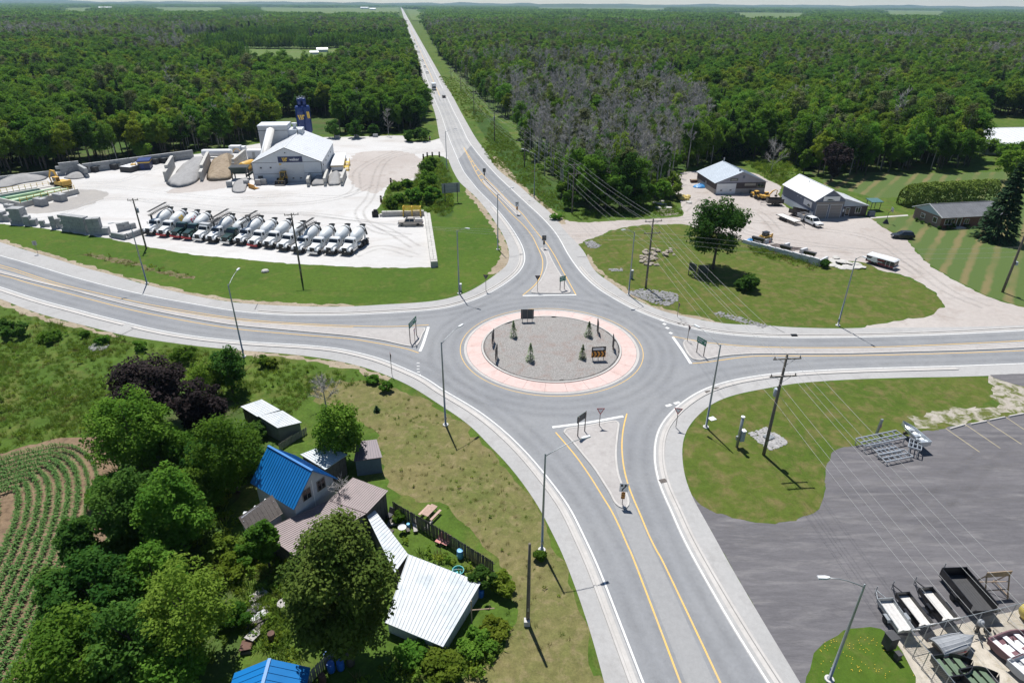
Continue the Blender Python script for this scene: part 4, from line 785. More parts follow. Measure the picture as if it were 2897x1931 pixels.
def mixer_truck(loc, rz, label, paint=None, bumper=None, conveyor=False, mark=None, box=False):
 paint = paint or m_vwhite; bumper = bumper or m_chassis
 t = thing('mixer_truck' if not box else 'dump_truck', label, 'mixer truck' if not box else 'dump truck', loc, rz, 'trucks parked in a row at the concrete plant')
 O = -4.35
 sub = t
 truck_cab(t, paint, bumper, O+2.0, chrome=paint is m_vwhite)
 for s in (-1, 1): MB().box(-8.9, -.9, s*.42-.08, s*.42+.08, .78, 1.05).build('frame_rail', m_chassis, t)
 for x in (-5.6, -6.95, -8.25):
  for s in (-1, 1): wheel(t, x, s*.95, .52, .55, 'rear_wheel')
 for s in (-1, 1): MB().prism([(-9.0, .9), (-9.0, 1.15), (-5.1, 1.15), (-4.95, .85), (-5.05, .85), (-5.2, 1.09), (-8.92, 1.09), (-8.92, .9)], 'y', s*.62, s*1.2).build('rear_fender', m_chassis, t)
 if not box:
  prof = [(.35, 0), (.72, .03), (.86, .12), (1.18, 1.5), (1.22, 2.1), (1.20, 2.9), (.98, 3.9), (.66, 4.75), (.60, 5.0), (.40, 5.02)]
  p0 = Vector((-3.95, 0, 1.95)); tilt = R(17)
  Mx = Matrix.Translation(p0) @ Matrix.Rotation(-R(90)+tilt, 4, 'Y')
  d = MB().lathe(prof, 22, Mx).build('drum', m_drum, t, True)
  MB().lathe([(.99, 3.86), (1.03, 3.88), (.93, 4.18), (.89, 4.16)], 22, Mx).build('roller_ring', m_chassis, d, True)
  MB().lathe([(.40, 5.0), (.38, 5.02), (.36, 4.9)], 14, Mx).build('drum_mouth', m_grille, d)
  if mark == 'yellow': 
   for k in range(2): drum_patch('yellow_mark', prof, Mx, 1.6+.75*k, 2.2+.75*k, R(55), R(118), m_yelmark, d)
  elif mark == 'red':
   drum_patch('red_letter', prof, Mx, 1.3, 1.5, R(50), R(120), m_redmark, d); drum_patch('red_letter', prof, Mx, 1.5, 1.9, R(50), R(64), m_redmark, d)
   drum_patch('red_letter', prof, Mx, 2.1, 2.45, R(62), R(90), m_redmark, d); drum_patch('red_letter', prof, Mx, 2.75, 2.95, R(50), R(118), m_redmark, d); drum_patch('red_letter', prof, Mx, 2.95, 3.2, R(85), R(118), m_redmark, d)
  elif mark == 'blue':
   for k in range(6): drum_patch('faint_letter', prof, Mx, 1.5+.3*k, 1.66+.3*k, R(58), R(70+5*(k % 3)), m_decal, d)
  fp = MB().hexa([(-4.1, -.55, 1.05), (-3.6, -.55, 1.05), (-3.6, .55, 1.05), (-4.1, .55, 1.05)], [(-4.0, -.35, 2.1), (-3.7, -.35, 2.1), (-3.7, .35, 2.1), (-4.0, .35, 2.1)]).build('front_pedestal', m_chassis, t)
  rp = MB(); 
  for s in (-1, 1): rp.box(-8.3, -7.9, s*.75-.1, s*.75+.1, 1.05, 2.75)
  rp.build('rear_pedestal', m_vwhite if paint is m_vwhite else m_chassis, t)
  MB().lathe([(.28, 3.55), (.32, 3.6), (.72, 4.25), (.70, 4.27), (.30, 3.62)], 12, Matrix.Translation((-9.0, 0, -.25)) @ Matrix.Diagonal((.85, 1, 1, 1))).build('hopper', m_conv, t)
  ch = MB(); ch.tube([(-9.1, .2, 3.15), (-9.35, .35, 2.5), (-9.5, .5, 1.7)], [.30, .24, .20], 7); ch.build('chute', m_conv, t)
  MB().tube([(-9.2, -.7, .9), (-9.25, -.7, 3.7)], .035, 4).build('ladder_rail', m_conv, t); MB().tube([(-9.2, -.4, .9), (-9.25, -.4, 3.7)], .035, 4).build('ladder_rail', m_conv, t)
  for k in range(7): MB().box(-9.24, -9.2, -.7, -.4, 1.1+.38*k, 1.14+.38*k).build('ladder_rung', m_conv, t)
  MB().lathe([(.05, -.55), (.34, -.5), (.34, .5), (.05, .55)], 10, Matrix.Translation((-4.75, .98, 1.12)) @ Matrix.Rotation(R(90), 4, 'Y')).build('water_tank', m_chrome, t, True)
  if conveyor:
   y = -.35; a = Vector((-8.9, y, 4.25)); b_ = Vector((-2.7, y-.3, 3.75)); cv = MB()
   for dy in (-.28, .28):
    cv.tube([a + Vector((0, dy, 0)), a.lerp(b_, .5) + Vector((0, dy, .22)), b_ + Vector((0, dy, 0))], .05, 4); cv.tube([a + Vector((0, dy, .32)), a.lerp(b_, .5) + Vector((0, dy, .5)), b_ + Vector((0, dy, .18))], .04, 4)
   for k in range(16):
    p = a.lerp(b_, k/15); z = .22*4*(k/15)*(1-k/15); cv.box(p.x-.05, p.x+.05, p.y-.3, p.y+.3, p.z+z, p.z+z+.06); cv.cyl(p + Vector((0, .28, z)), p + Vector((.2, .28, z+.3)), .025, n=4); cv.cyl(p + Vector((0, -.28, z)), p + Vector((.2, -.28, z+.3)), .025, n=4)
   o = cv.build('conveyor', m_conv, t); MB().box(-9.0, -2.8, y-.55, y+.12, 4.02, 4.06, Matrix.Translation((0, 0, .5)) @ Matrix.Rotation(R(4.6), 4, 'Y')).build('belt', m_tyre, o)
   MB().box(-3.4, -3.1, y-.5, y-.2, 2.2, 3.8).build('conveyor_stand', m_conv, t)
 else:
  bx_ = MB(); bx_.hexa([(-8.9, -1.22, 1.1), (-4.3, -1.22, 1.1), (-4.3, 1.22, 1.1), (-8.9, 1.22, 1.1)], [(-9.2, -1.25, 2.75), (-4.1, -1.25, 2.75), (-4.1, 1.25, 2.75), (-9.2, 1.25, 2.75)])
  q = bx_.build('dump_box', m_greybox, t); MB().box(-9.1, -4.2, -1.12, 1.12, 2.755, 2.80).build('tarp', m_darkbox, q); MB().hexa([(-4.3, -1.2, 2.6), (-3.0, -1.2, 2.9), (-3.0, 1.2, 2.9), (-4.3, 1.2, 2.6)], [(-4.2, -1.2, 3.2), (-3.0, -1.2, 3.25), (-3.0, 1.2, 3.25), (-4.2, 1.2, 3.2)]).build('cab_shield', m_greybox, q)
  for k in range(6): 
   for s in (-1, 1): MB().box(-8.7+.8*k, -8.6+.8*k, s*1.27-.04, s*1.27+.04, 1.2, 2.7).build('rib', m_greybox, q)
 return t
TRK = [(418.7, 668), (456, 673), (495, 677.5), (526.6, 681.5), (558, 685.5), (594, 690), (636, 694.5), (673.7, 696), (712.8, 703), (755, 705.5), (795, 713), (837, 720), (883, 724), (929.5, 723.5), (974, 725)]
_f, _b = G(974, 725), G(1037, 683); TRZ = ang(_b, _f)
TLAB = [('leftmost white mixer truck, long conveyor folded over its drum', 0, 0, 1, None), ('second truck from left, white cab and yellow mark on drum', 0, 1, 0, 'yellow'), ('third truck from left, dark green cab and red letters on drum', 1, 1, 0, 'red'),
 ('fourth truck from left, dark green cab and plain white drum', 1, 1, 0, None), ('white truck with grey dump box among the mixer trucks', 0, 2, 0, None), ('sixth truck from left, white, conveyor folded above drum', 0, 0, 1, 'blue'), ('seventh truck from left, dark green cab with chrome bumper', 1, 2, 0, None),
 ('eighth truck from left, white, with conveyor folded above drum', 0, 0, 1, None), ('ninth truck from left, white with red bumper', 0, 1, 0, 'blue'), ('sixth mixer truck from the right end, all white', 0, 0, 0, None), ('fifth mixer truck from the right end, all white', 0, 0, 0, None),
 ('fourth mixer truck from the right, folded conveyor above drum', 0, 0, 1, None), ('third mixer truck from the right, white with bright bumper', 0, 2, 0, None), ('second mixer truck from the right end, all white', 0, 0, 0, None), ('rightmost white mixer truck in the parked row', 0, 0, 0, None)]
for k, (p, (lab, g, bm_, cv, mk)) in enumerate(zip(TRK, TLAB)):
 mixer_truck(G(*p), TRZ + R(random.uniform(-1.2, 1.2)) + R(max(0, 8-k)*.5), lab, m_vgreen if g else None, {0: m_chassis, 1: m_vred, 2: m_chrome}[bm_], bool(cv), mk, box=(k == 4))
def pickup(loc, rz, label, paint, bed='box', crew=False, name='pickup_truck', wheels_r=.38):
 t = thing(name, label, 'pickup truck', loc, rz); e = .55 if crew else 0
 MB().loft([[(-2.9, -.95, .5), (-2.9, .95, .5), (-2.9, .95, 1.1), (-2.9, -.95, 1.1)], [(1.2, -.98, .45), (1.2, .98, .45), (1.2, .95, 1.12), (1.2, -.95, 1.12)], [(2.55, -.94, .5), (2.55, .94, .5), (2.5, .86, 1.02), (2.5, -.86, 1.02)], [(2.78, -.85, .55), (2.78, .85, .55), (2.72, .8, .92), (2.72, -.8, .92)]]).build('body', paint, t)
 c = frus(-1.0-e, 1.3, .94, 1.1, -.85-e, .65, .74, 1.78).build('window_band', m_glass, t); frus(-.88-e, .62, .77, 1.76, -.75-e, .45, .68, 1.86).build('cab_roof', paint, c)
 for x0, x1 in ((-1.02-e, -.87-e), (.1, .02), (1.3, .66)):
  for s in (-1, 1): MB().tube([(x0, s*.945, 1.1), (x1, s*.755, 1.78)], .05, 4).build('pillar', paint, c)
 if bed == 'box':
  b_ = MB().box(-2.8, -1.08-e, -.80, .80, 1.0, 1.112).build('bed', m_darkbox, t)
  MB().box(-2.88, -1.05-e, -.97, -.80, 1.1, 1.16).build('bed_rail', m_vblack, t); MB().box(-2.88, -1.05-e, .80, .97, 1.1, 1.16).build('bed_rail', m_vblack, t); MB().box(-2.92, -2.8, -.8, .8, 1.1, 1.14).build('tailgate', paint, t)
 MB().box(2.72, 2.88, -.9, .9, .45, .7).build('front_bumper', m_chrome, t); MB().box(-3.02, -2.88, -.9, .9, .5, .72).build('rear_bumper', m_chrome, t)
 MB().box(2.73, 2.80, -.5, .5, .68, .95).build('grille', m_grille, t)
 for s in (-1, 1):
  MB().box(2.70, 2.79, s*.72-.15, s*.72+.15, .74, .95).build('headlight', m_light, t); MB().box(-2.93, -2.87, s*.88-.07, s*.88+.07, .75, 1.05).build('tail_light', m_vred, t); MB().box(.95, 1.1, s*1.08-.09, s*1.08+.09, 1.1, 1.3).build('mirror', m_vblack, t)
  wheel(t, 1.85, s*.86, wheels_r, .27); wheel(t, -1.85, s*.86, wheels_r, .27)
 return t
def car(loc, rz, label, paint, suv=True, name='car', cat='car'):
 t = thing(name, label, cat, loc, rz); H = 1.65 if suv else 1.42; xr = -2.15 if suv else -1.75
 MB().loft([[(-2.3, -.82, .42), (-2.3, .82, .42), (-2.28, .80, .92), (-2.28, -.80, .92)], [(-1.2, -.92, .32), (-1.2, .92, .32), (-1.2, .90, .98), (-1.2, -.90, .98)], [(1.0, -.92, .32), (1.0, .92, .32), (1.0, .88, .96), (1.0, -.88, .96)], [(2.05, -.86, .35), (2.05, .86, .35), (2.0, .76, .84), (2.0, -.76, .84)], [(2.35, -.70, .42), (2.35, .70, .42), (2.30, .62, .72), (2.30, -.62, .72)]]).build('body', paint, t)
 c = frus(xr, 1.05, .88, .94, xr+.35, .25, .66, H-.10).build('window_band', m_glass, t); frus(xr+.30, .32, .68, H-.12, xr+.5, .05, .58, H).build('roof', paint, c)
 for s in (-1, 1):
  for x0, x1 in ((1.05, .25), (-.35, -.4), (xr+.1, xr+.38)): MB().tube([(x0, s*.885, .94), (x1, s*.67, H-.1)], .045, 4).build('pillar', paint, c)
  MB().box(2.15, 2.32, s*.58-.14, s*.58+.14, .58, .74).build('headlight', m_light, t); MB().box(-2.33, -2.25, s*.68-.13, s*.68+.13, .68, .88).build('tail_light', m_vred, t)
  MB().box(.72, .86, s*.98-.08, s*.98+.08, .92, 1.06).build('mirror', paint, t); wheel(t, 1.42, s*.80, .34, .24); wheel(t, -1.38, s*.80, .34, .24)
 return t
def box_truck(loc, rz, label, name='box_truck'):
 t = thing(name, label, 'box truck', loc, rz)
 MB().box(-5.6, 1.0, -1.25, 1.25, 1.05, 3.7).build('cargo_box', m_vwhite, t); frus(1.15, 3.1, 1.1, .6, 1.15, 2.5, 1.0, 2.5).build('cab', m_vwhite, t); frus(2.2, 2.98, 1.12, 1.5, 2.0, 2.62, 1.02, 2.3).build('windscreen', m_glass, t)
 MB().box(-5.5, 2.9, -.45, .45, .6, 1.04).build('chassis', m_chassis, t)
 for x in (2.2, -3.6):
  for s in (-1, 1): wheel(t, x, s*.98, .48, .36)
 return t
def tractor_wheel_loader(loc, rz, label):
 t = thing('wheel_loader', label, 'wheel loader', loc, rz)
 frus(-3.2, -.3, .85, .9, -3.0, -.3, .75, 2.0).build('engine_hood', m_catyel, t); MB().box(-.3, 1.6, -.55, .55, .8, 1.5).build('front_frame', m_catyel, t)
 c = frus(-.9, .6, .72, 1.6, -.8, .45, .66, 3.05).build('cab_glass', m_glass, t); frus(-1.0, .65, .80, 3.05, -.9, .5, .7, 3.22).build('cab_roof', m_catyel, c)
 for x in (-.9, .6):
  for s in (-1, 1): MB().tube([(x, s*.72, 1.5), (x*.9, s*.67, 3.05)], .06, 4).build('cab_pillar', m_catyel, c)
 for x in (-2.1, 1.2):
  for s in (-1, 1): wheel(t, x, s*1.05, .82, .62)
 for s in (-1, 1): MB().tube([(.7, s*.4, 1.9), (2.0, s*.45, 1.5), (2.9, s*.5, .6)], .14, 6).build('lift_arm', m_catyel, t)
 b_ = MB().prism([(2.75, .15), (3.9, .1), (3.85, .2), (2.95, .35), (2.75, .8), (2.95, 1.25), (2.85, 1.3), (2.6, .8)], 'y', -1.4, 1.4).build('bucket', m_darkbox, t)
 for s in (-1, 1): MB().prism([(2.75, .15), (3.85, .12), (3.0, 1.25), (2.65, .8)], 'y', s*1.4-.04, s*1.4+.04).build('bucket_side', m_darkbox, b_)
 MB().cyl((-2.4, .3, 2.0), (-2.4, .3, 2.7), .07).build('exhaust', m_chassis, t)
 return t
def excavator(loc, rz, label, s=1.0, boom=None, swing=0.0):
 t = thing('excavator', label, 'excavator', loc, rz); t.scale = (s, s, s)
 for y in (-1.05, 1.05):
  tr = MB().prism([(-1.9, .25), (-1.7, .05), (1.7, .05), (1.9, .25), (1.95, .55), (1.7, .85), (-1.7, .85), (-1.95, .55)], 'y', y-.28, y+.28).build('track', m_chassis, t)
 MB().box(-.9, .9, -.8, .8, .45, .95).build('undercarriage', m_chassis, t)
 Mx = Matrix.Rotation(swing, 4, 'Z')
 MB().box(-2.2, 1.4, -1.2, 1.2, .98, 1.9, Mx).build('house', m_catyel, t); MB().box(-2.5, -1.6, -1.2, 1.2, 1.0, 2.15, Mx).build('counterweight', m_catyel, t)
 c = MB().box(.0, 1.55, .25, 1.2, 1.9, 2.85, Mx).build('cab', m_glass, t); MB().box(-.05, 1.6, .2, 1.25, 2.85, 2.97, Mx).build('cab_roof', m_catyel, c)
 for x in (0, 1.5):
  for y in (.25, 1.15): MB().box(x-.02, x+.1, y-.03, y+.08, 1.9, 2.85, Mx).build('cab_pillar', m_catyel, c)
 pts = boom or [(1.2, -.2, 1.6), (2.8, -.2, 4.2), (4.6, -.2, 4.6), (6.6, -.2, 2.6), (6.2, -.2, .7)]
 P_ = [Mx @ Vector(p) for p in pts]
 MB().tube(P_[:3], [.26, .34, .22], 4).build('boom', m_catyel, t); MB().tube(P_[2:4+0] if len(P_) < 5 else [P_[2], P_[3], P_[4]][:2] + [P_[4]], [.22, .2, .14], 4).build('stick', m_catyel, t)
 MB().tube([Mx @ Vector((1.3, -.2, 1.3)), P_[1].lerp(P_[2], .3) + Vector((0, 0, -.2))], .09, 6).build('hydraulic_ram', m_chrome, t)
 e = P_[-1]; MB().cbox((e.x, e.y, e.z-.25), (.75, 1.0, .75), swing).build('bucket', m_chassis, t)
 return t
def skid_steer(loc, rz, label):
 t = thing('skid_steer_loader', label, 'skid steer', loc, rz)
 frus(-1.5, .9, .62, .5, -1.3, .8, .58, 1.25).build('body', m_catyel, t); c = frus(-.7, .65, .5, 1.25, -.6, .5, .48, 2.1).build('cab', m_glass, t); frus(-.8, .7, .55, 2.1, -.7, .6, .5, 2.2).build('cab_roof', m_vblack, c)
 for s in (-1, 1):
  MB().prism([(-1.4, .15), (1.2, .12), (1.35, .4), (1.2, .72), (-1.3, .75), (-1.5, .45)], 'y', s*.72-.18, s*.72+.18).build('track', m_chassis, t)
  MB().tube([(-1.3, s*.68, 1.7), (.9, s*.68, 1.2), (1.5, s*.68, .5)], .11, 5).build('lift_arm', m_catyel, t); MB().box(-1.45, -1.15, s*.68-.1, s*.68+.1, .8, 1.8).build('arm_tower', m_catyel, t)
 MB().prism([(1.45, .1), (2.2, .08), (2.1, .2), (1.6, .35), (1.5, .75), (1.4, .7)], 'y', -.92, .92).build('bucket', m_vblack, t)
 return t
def trailer(loc, rz, label, L=3.6, W=1.6, deck=None, side=.45, paint=None, axles=1, ramp=True, tongue=1.2, hz=.55, cat='trailer', planks=8, group=None):
 """flat utility trailer, local +x to the hitch"""
 deck = deck or M('pale_deck_boards', (.55, .52, .48), .85, .15, 5); paint = paint or m_vblack
 t = thing('utility_trailer', label, cat, loc, rz, group)
 for k in range(planks):
  y0 = -W/2+.05+(W-.1)*k/planks; MB().box(0, L, y0, y0+(W-.1)/planks-.012, hz-.03, hz+.012).build('deck_board', deck, t)
 fr = MB().box(-.02, L+.02, -W/2-.03, -W/2+.04, hz-.1, hz+.02).build('frame', paint, t); 
 for s in (-1, 1):
  MB().box(0, L, s*(W/2)-.03, s*(W/2)+.03, hz+side-.08, hz+side).build('side_rail', paint, t)
  if side > .2:
   MB().box(0, L, s*(W/2)-.015, s*(W/2)+.015, hz-.05, hz+side-.08).build('side_panel', paint, t)
  for k in range(5): MB().box(k*L/4-.03, k*L/4+.03, s*(W/2)-.025, s*(W/2)+.025, hz-.05, hz+side).build('stake', paint, t)
  for a in range(axles):
   x = L*.42+(a-(axles-1)/2)*.85; wheel(t, x, s*(W/2+.2), .34, .22); MB().prism([(x-.45, .55), (x-.32, .75), (x+.32, .75), (x+.45, .55), (x+.40, .53), (x+.3, .71), (x-.3, .71), (x-.4, .53)], 'y', s*(W/2+.06), s*(W/2+.34)).build('mudguard', paint, t)
 MB().box(L-.04, L+.02, -W/2, W/2, hz-.05, hz+side+.08).build('front_panel', paint, t)
 for s in (-1, 1): MB().tube([(L, s*W*.4, hz-.08), (L+tongue, 0, hz-.08)], .045, 4).build('tongue', paint, t)
 MB().tube([(L+tongue*.9, .05, .05), (L+tongue*.9, .05, hz+.5)], .04, 5).build('jack', m_galv, t)
 if ramp:
  r = MB().hexa([(-.08, -W/2, hz-.1), (0, -W/2, hz-.1), (0, W/2, hz-.1), (-.08, W/2, hz-.1)], [(-.55, -W/2, hz+.85), (-.47, -W/2, hz+.85), (-.47, W/2, hz+.85), (-.55, W/2, hz+.85)]).build('ramp_gate', deck, t)
  for k in range(4):
   y = -W/2+W*k/3; MB().tube([(-.1, y, hz-.1), (-.57, y, hz+.88)], .03, 4).build('gate_bar', paint, r)
 return t
def hw(px, lane): 
 p = G(*px); s = (p-RD0).dot(RDIR); return RD(s, lane*RD_W*.5) + Vector((0, 0, .035)), math.atan2(RDIR.y, RDIR.x) + (math.pi if lane < 0 else 0)
for (u, v, lane, kind, lab) in ((685, 600, -1, 'truck', 'white box truck approaching on the highway'), (717, 650, 1, 'dark', 'dark car driving away behind the box truck'), (604, 488, -1, 'white', 'nearest white car of the distant highway queue'), (594, 448, -1, 'white', 'second white car of the distant highway queue'),
  (575, 408, -1, 'white', 'third white car of the distant highway queue'), (556, 350, -1, 'white', 'fourth white car of the distant highway queue'), (536, 314, -1, 'white', 'fifth car of the distant highway queue'), (520, 272, -1, 'tan', 'sixth vehicle of the distant highway queue'),
  (478, 143, 1, 'dark', 'far dark car near the highway crest'), (470, 128, -1, 'white', 'far white car near the highway crest'), (462, 105, -1, 'white', 'farthest white car near the highway crest'), (486, 165, 1, 'tan', 'far tan car near the highway crest')):
 loc, rz = hw(zR2(u, v), lane)
 if kind == 'truck': box_truck(loc, rz, lab)
 else: car(loc, rz, lab, {'dark': m_vblack, 'white': m_vwhite, 'tan': m_tan}[kind], kind != 'dark')
# ------------------------------------------------------------------ buildings: shared builders
m_wsteel = M('white_steel_cladding', (.55, .575, .61), .5, .05, .8); m_roofw = M('white_steel_roof', (.58, .59, .60), .5, .06, .5, dirt=(.48, .48, .47)); m_navy = M('navy_paint', (.012, .022, .085), .45, .15, 1)
m_siloblue = M('silo_blue_paint', (.012, .035, .16), .42, .18, .8); m_logo = M('logo_yellow', (.72, .47, .06), .5, .05); m_block = M('concrete_block', (.34, .345, .345), .95, .22, 1.2, dirt=(.24, .24, .235), bump=.2)
m_blockw = M('pale_concrete_block', (.46, .445, .41), .95, .16, 1.2, dirt=(.36, .34, .31), bump=.2)
def text_mesh(txt, size, mat, name, parent, Mx, extr=.02):
 cu = bpy.data.curves.new('txt', 'FONT'); cu.body = txt; cu.size = size; cu.extrude = extr; cu.align_x = 'CENTER'; cu.offset = size*.025
 o = bpy.data.objects.new('txt', cu); COL.objects.link(o)
 bpy.context.view_layer.update()
 me = bpy.data.meshes.new_from_object(o.evaluated_get(bpy.context.evaluated_depsgraph_get())); COL.objects.unlink(o); bpy.data.objects.remove(o)
 me.name = name; me.materials.clear(); me.materials.append(mat); r = link(name, me, parent); r.matrix_local = Mx; return r
UPR = Matrix.Rotation(R(90), 4, 'X')      # text plane to the local front (-y)
def roof_slope(parent, a, b_, c, d, n, mat, th=.07, rib=.05):
 """one roof slope: a-b along the eave, d-c along the ridge, split in n sheets with a raised seam each"""
 a, b_, c, d = map(Vector, (a, b_, c, d)); nrm = (b_-a).cross(d-a).normalized()
 if nrm.z < 0: nrm = -nrm
 for k in range(n):
  p, q = a.lerp(b_, k/n), a.lerp(b_, (k+1)/n); r, s = d.lerp(c, (k+1)/n), d.lerp(c, k/n); e = (q-p).normalized()*.008
  mb = MB(); mb.hexa([p+e-nrm*th, q-e-nrm*th, r-e-nrm*th, s+e-nrm*th], [p+e, q-e, r-e, s+e])
  if rib:
   w = (q-p).normalized()*rib; mb.hexa([p+e, p+e+w, s+e+w, s+e], [p+e+nrm*rib, p+e+w*.8+nrm*rib, s+e+w*.8+nrm*rib, s+e+nrm*rib])
  mb.build('roof_sheet', mat, parent)
def gable(name, label, cat, O, rz, w, L, eave, ridge, wall_m, roof_m, ov=.35, n=12, axis='y', rib=.05, rx=None):
 """local front is y=0, x 0..w; ridge along 'y' (gable to the front) or 'x'"""
 t = thing(name, label, cat, O, rz)
 if axis == 'y':
  rx = w/2 if rx is None else rx
  MB().prism([(0, 0), (w, 0), (w, eave), (rx, ridge), (0, eave)], 'y', 0, L).build('wall', wall_m, t)
  k1 = ov*(ridge-eave)/rx; k2 = ov*(ridge-eave)/(w-rx)
  rf = MB().box(rx-.12, rx+.12, -ov, L+ov, ridge+.05, ridge+.13).build('roof', roof_m, t)
  roof_slope(rf, (-ov, -ov, eave+.08-k1), (-ov, L+ov, eave+.08-k1), (rx, L+ov, ridge+.08), (rx, -ov, ridge+.08), n, roof_m, rib=rib)
  roof_slope(rf, (w+ov, -ov, eave+.08-k2), (w+ov, L+ov, eave+.08-k2), (rx, L+ov, ridge+.08), (rx, -ov, ridge+.08), n, roof_m, rib=rib)
 else:
  ry = L/2 if rx is None else rx
  MB().prism([(0, 0), (L, 0), (L, eave), (ry, ridge), (0, eave)], 'x', 0, w).build('wall', wall_m, t)
  k1 = ov*(ridge-eave)/ry; k2 = ov*(ridge-eave)/(L-ry)
  rf = MB().box(-ov, w+ov, ry-.12, ry+.12, ridge+.05, ridge+.13).build('roof', roof_m, t)
  roof_slope(rf, (-ov, -ov, eave+.08-k1), (w+ov, -ov, eave+.08-k1), (w+ov, ry, ridge+.08), (-ov, ry, ridge+.08), n, roof_m, rib=rib)
  roof_slope(rf, (-ov, L+ov, eave+.08-k2), (w+ov, L+ov, eave+.08-k2), (w+ov, ry, ridge+.08), (-ov, ry, ridge+.08), n, roof_m, rib=rib)
 return t, rf
def fwin(t, x, z, w, h, frame, y=0, name='window', glass=None, mull=1):
 """framed window on the local front plane y"""
 f = MB().box(x, x+w, y-.05, y+.02, z, z+h).build(name, frame, t); MB().box(x+.08, x+w-.08, y-.062, y-.05, z+.08, z+h-.08).build('pane', glass or m_glass, f)
 for k in range(1, mull): MB().box(x+w*k/mull-.03, x+w*k/mull+.03, y-.075, y-.062, z+.05, z+h-.05).build('mullion', frame, f)
 return f
def overhead_door(t, x, z, w, h, mat, rows=5, wins=0, y=0):
 d = MB().box(x-.12, x+w+.12, y-.06, y, z, z+h+.14).build('overhead_door', M('door_trim', (.5, .5, .51), .6, .05), t)
 for k in range(rows): 
  p = MB().box(x, x+w, y-.10, y-.06, z+h*k/rows+.015, z+h*(k+1)/rows-.015).build('door_panel', mat, d)
 for k in range(wins): MB().box(x+w*(k+.5)/wins-.28, x+w*(k+.5)/wins+.28, y-.115, y-.10, z+h*1.25/rows, z+h*1.25/rows+.3).build('door_window', m_glass, d)
def rect(A, B, C):
 rz = ang(A, B); w = (B-A).length; n = Vector((-math.sin(rz), math.cos(rz), 0)); return A, rz, w, abs((C-B).dot(n))
# ------------------------------------------------------------------ concrete plant
A, B = GZ(zPL, 478, 1097), GZ(zPL, 1650, 1032); EH = hgt(zPL(478, 1097), zPL(425, 778)); C = GZ(zPL, 1775, 358, EH); C.z = 0
O = A; rz = R(8); L = 30.5; w = 19.2; mid = A + Vector((math.cos(rz), math.sin(rz), 0))*w/2; RH = hgt(P(mid), zPL(1055, 522))
PLM = Matrix.Translation(O) @ Matrix.Rotation(rz, 4, 'Z')
t, rf = gable('plant_building', 'big white steel-clad plant building with gable and roller door', 'building', O, rz, w, L, EH, RH, m_wsteel, m_roofw, .3, 14, rib=.03)
m_trim = M('dark_trim', (.07, .08, .09), .6, .1)
MB().box(-.02, w*.36, -.03, 0, EH+.02, EH+.12).build('trim_line', m_trim, t); MB().box(w*.70, w+.02, -.03, 0, EH+.02, EH+.12).build('trim_line', m_trim, t); MB().box(0, w*.37, -.03, 0, EH*.42, EH*.42+.1).build('trim_line', m_trim, t); MB().box(w*.72, w, -.03, 0, EH*.42, EH*.42+.1).build('trim_line', m_trim, t)
for x in (0, w): MB().box(x-.08, x+.08, -.06, .08, 0, EH).build('corner_trim', m_trim, t)
k = (RH-EH)/(w/2)
for s, x0 in ((1, -.3), (-1, w+.3)):
 e = MB().hexa([(x0, -.36, EH+.0-.3*k), (w/2, -.36, RH), (w/2, -.30, RH), (x0, -.30, EH-.3*k)], [(x0, -.36, EH+.2-.3*k), (w/2, -.36, RH+.2), (w/2, -.30, RH+.2), (x0, -.30, EH+.2-.3*k)]); e.build('verge_trim', m_trim, t)
overhead_door(t, w*.40, 0, w*.335, EH*.86, M('pale_door', (.54, .55, .56), .5, .05), 7, 3)
MB().box(w*.385, w*.75, -.10, 0, EH*.88, EH*.96).build('door_header', m_wsteel, t); MB().box(w*.39, w*.425, -.12, -.10, EH*.885, EH*.955).build('yellow_panel', m_logo, t)
sx0, sx1, sz0, sz1 = w*.385, w*.735, EH*1.0+.05, EH*1.0+.05+w*.083
sg = MB().box(sx0, sx1, -.16, -.02, sz0, sz1).build('sign', m_navy, t); sh = sz1-sz0
text_mesh('walker', sh*.62, m_signwhite, 'lettering', sg, Matrix.Translation((sx0+(sx1-sx0)*.67, -.18, sz0+sh*.30)) @ UPR, .01)
def logo(parent, x, z, s, y, Mx=None):
 for k in range(3):
  dx = x+s*.42*k; hgt_ = s*(1.0 if k < 2 else .62)
  top = z+s; pts = [(dx+.30*s, top-hgt_), (dx+.52*s, top-hgt_), (dx+.28*s, top), (dx, top)] if k < 2 else [(dx+.16*s, z+.1*s), (dx+.40*s, z+.1*s), (dx+.26*s, top-.3*s), (dx+.60*s, top-.3*s), (dx+.56*s, top), (dx, top)]
  pts = [(p[0], p[1]) for p in pts]; mb = MB().prism(pts, 'y', y, y+.01)
  if Mx is not None: mb.v = [tuple(Mx @ Vector(v)) for v in mb.v]
  mb.build('logo_mark', m_logo, parent)
logo(sg, sx0+(sx1-sx0)*.16, sz0+sh*.16, sh*.68, -.175)
for x, z in ((w*.11, EH*.72), (w*.25, EH*.72)): MB().box(x, x+.5, -.12, 0, z, z+.4).build('wall_lamp', m_trim, t)
MB().cyl((w*.5, -.14, RH*.86), (w*.5, -.02, RH*.86), .18, n=10).build('gable_lamp', m_trim, t)
MB().box(w*.31, w*.37, -.05, 0, 0, 2.2).build('side_door', m_wsteel, t); MB().box(w*.06, w*.13, -.08, 0, .6, 1.9).build('dark_hatch', m_trim, t)
MB().cyl((w*.52, L*.72, RH*.97), (w*.52, L*.72, RH+1.5), .13, n=8).build('roof_vent', m_trim, t)
for j in range(4): MB().box(w, w+.1, L*(.12+.2*j), L*(.12+.2*j)+.7, EH*.65, EH*.72).build('side_lamp', m_trim, t)
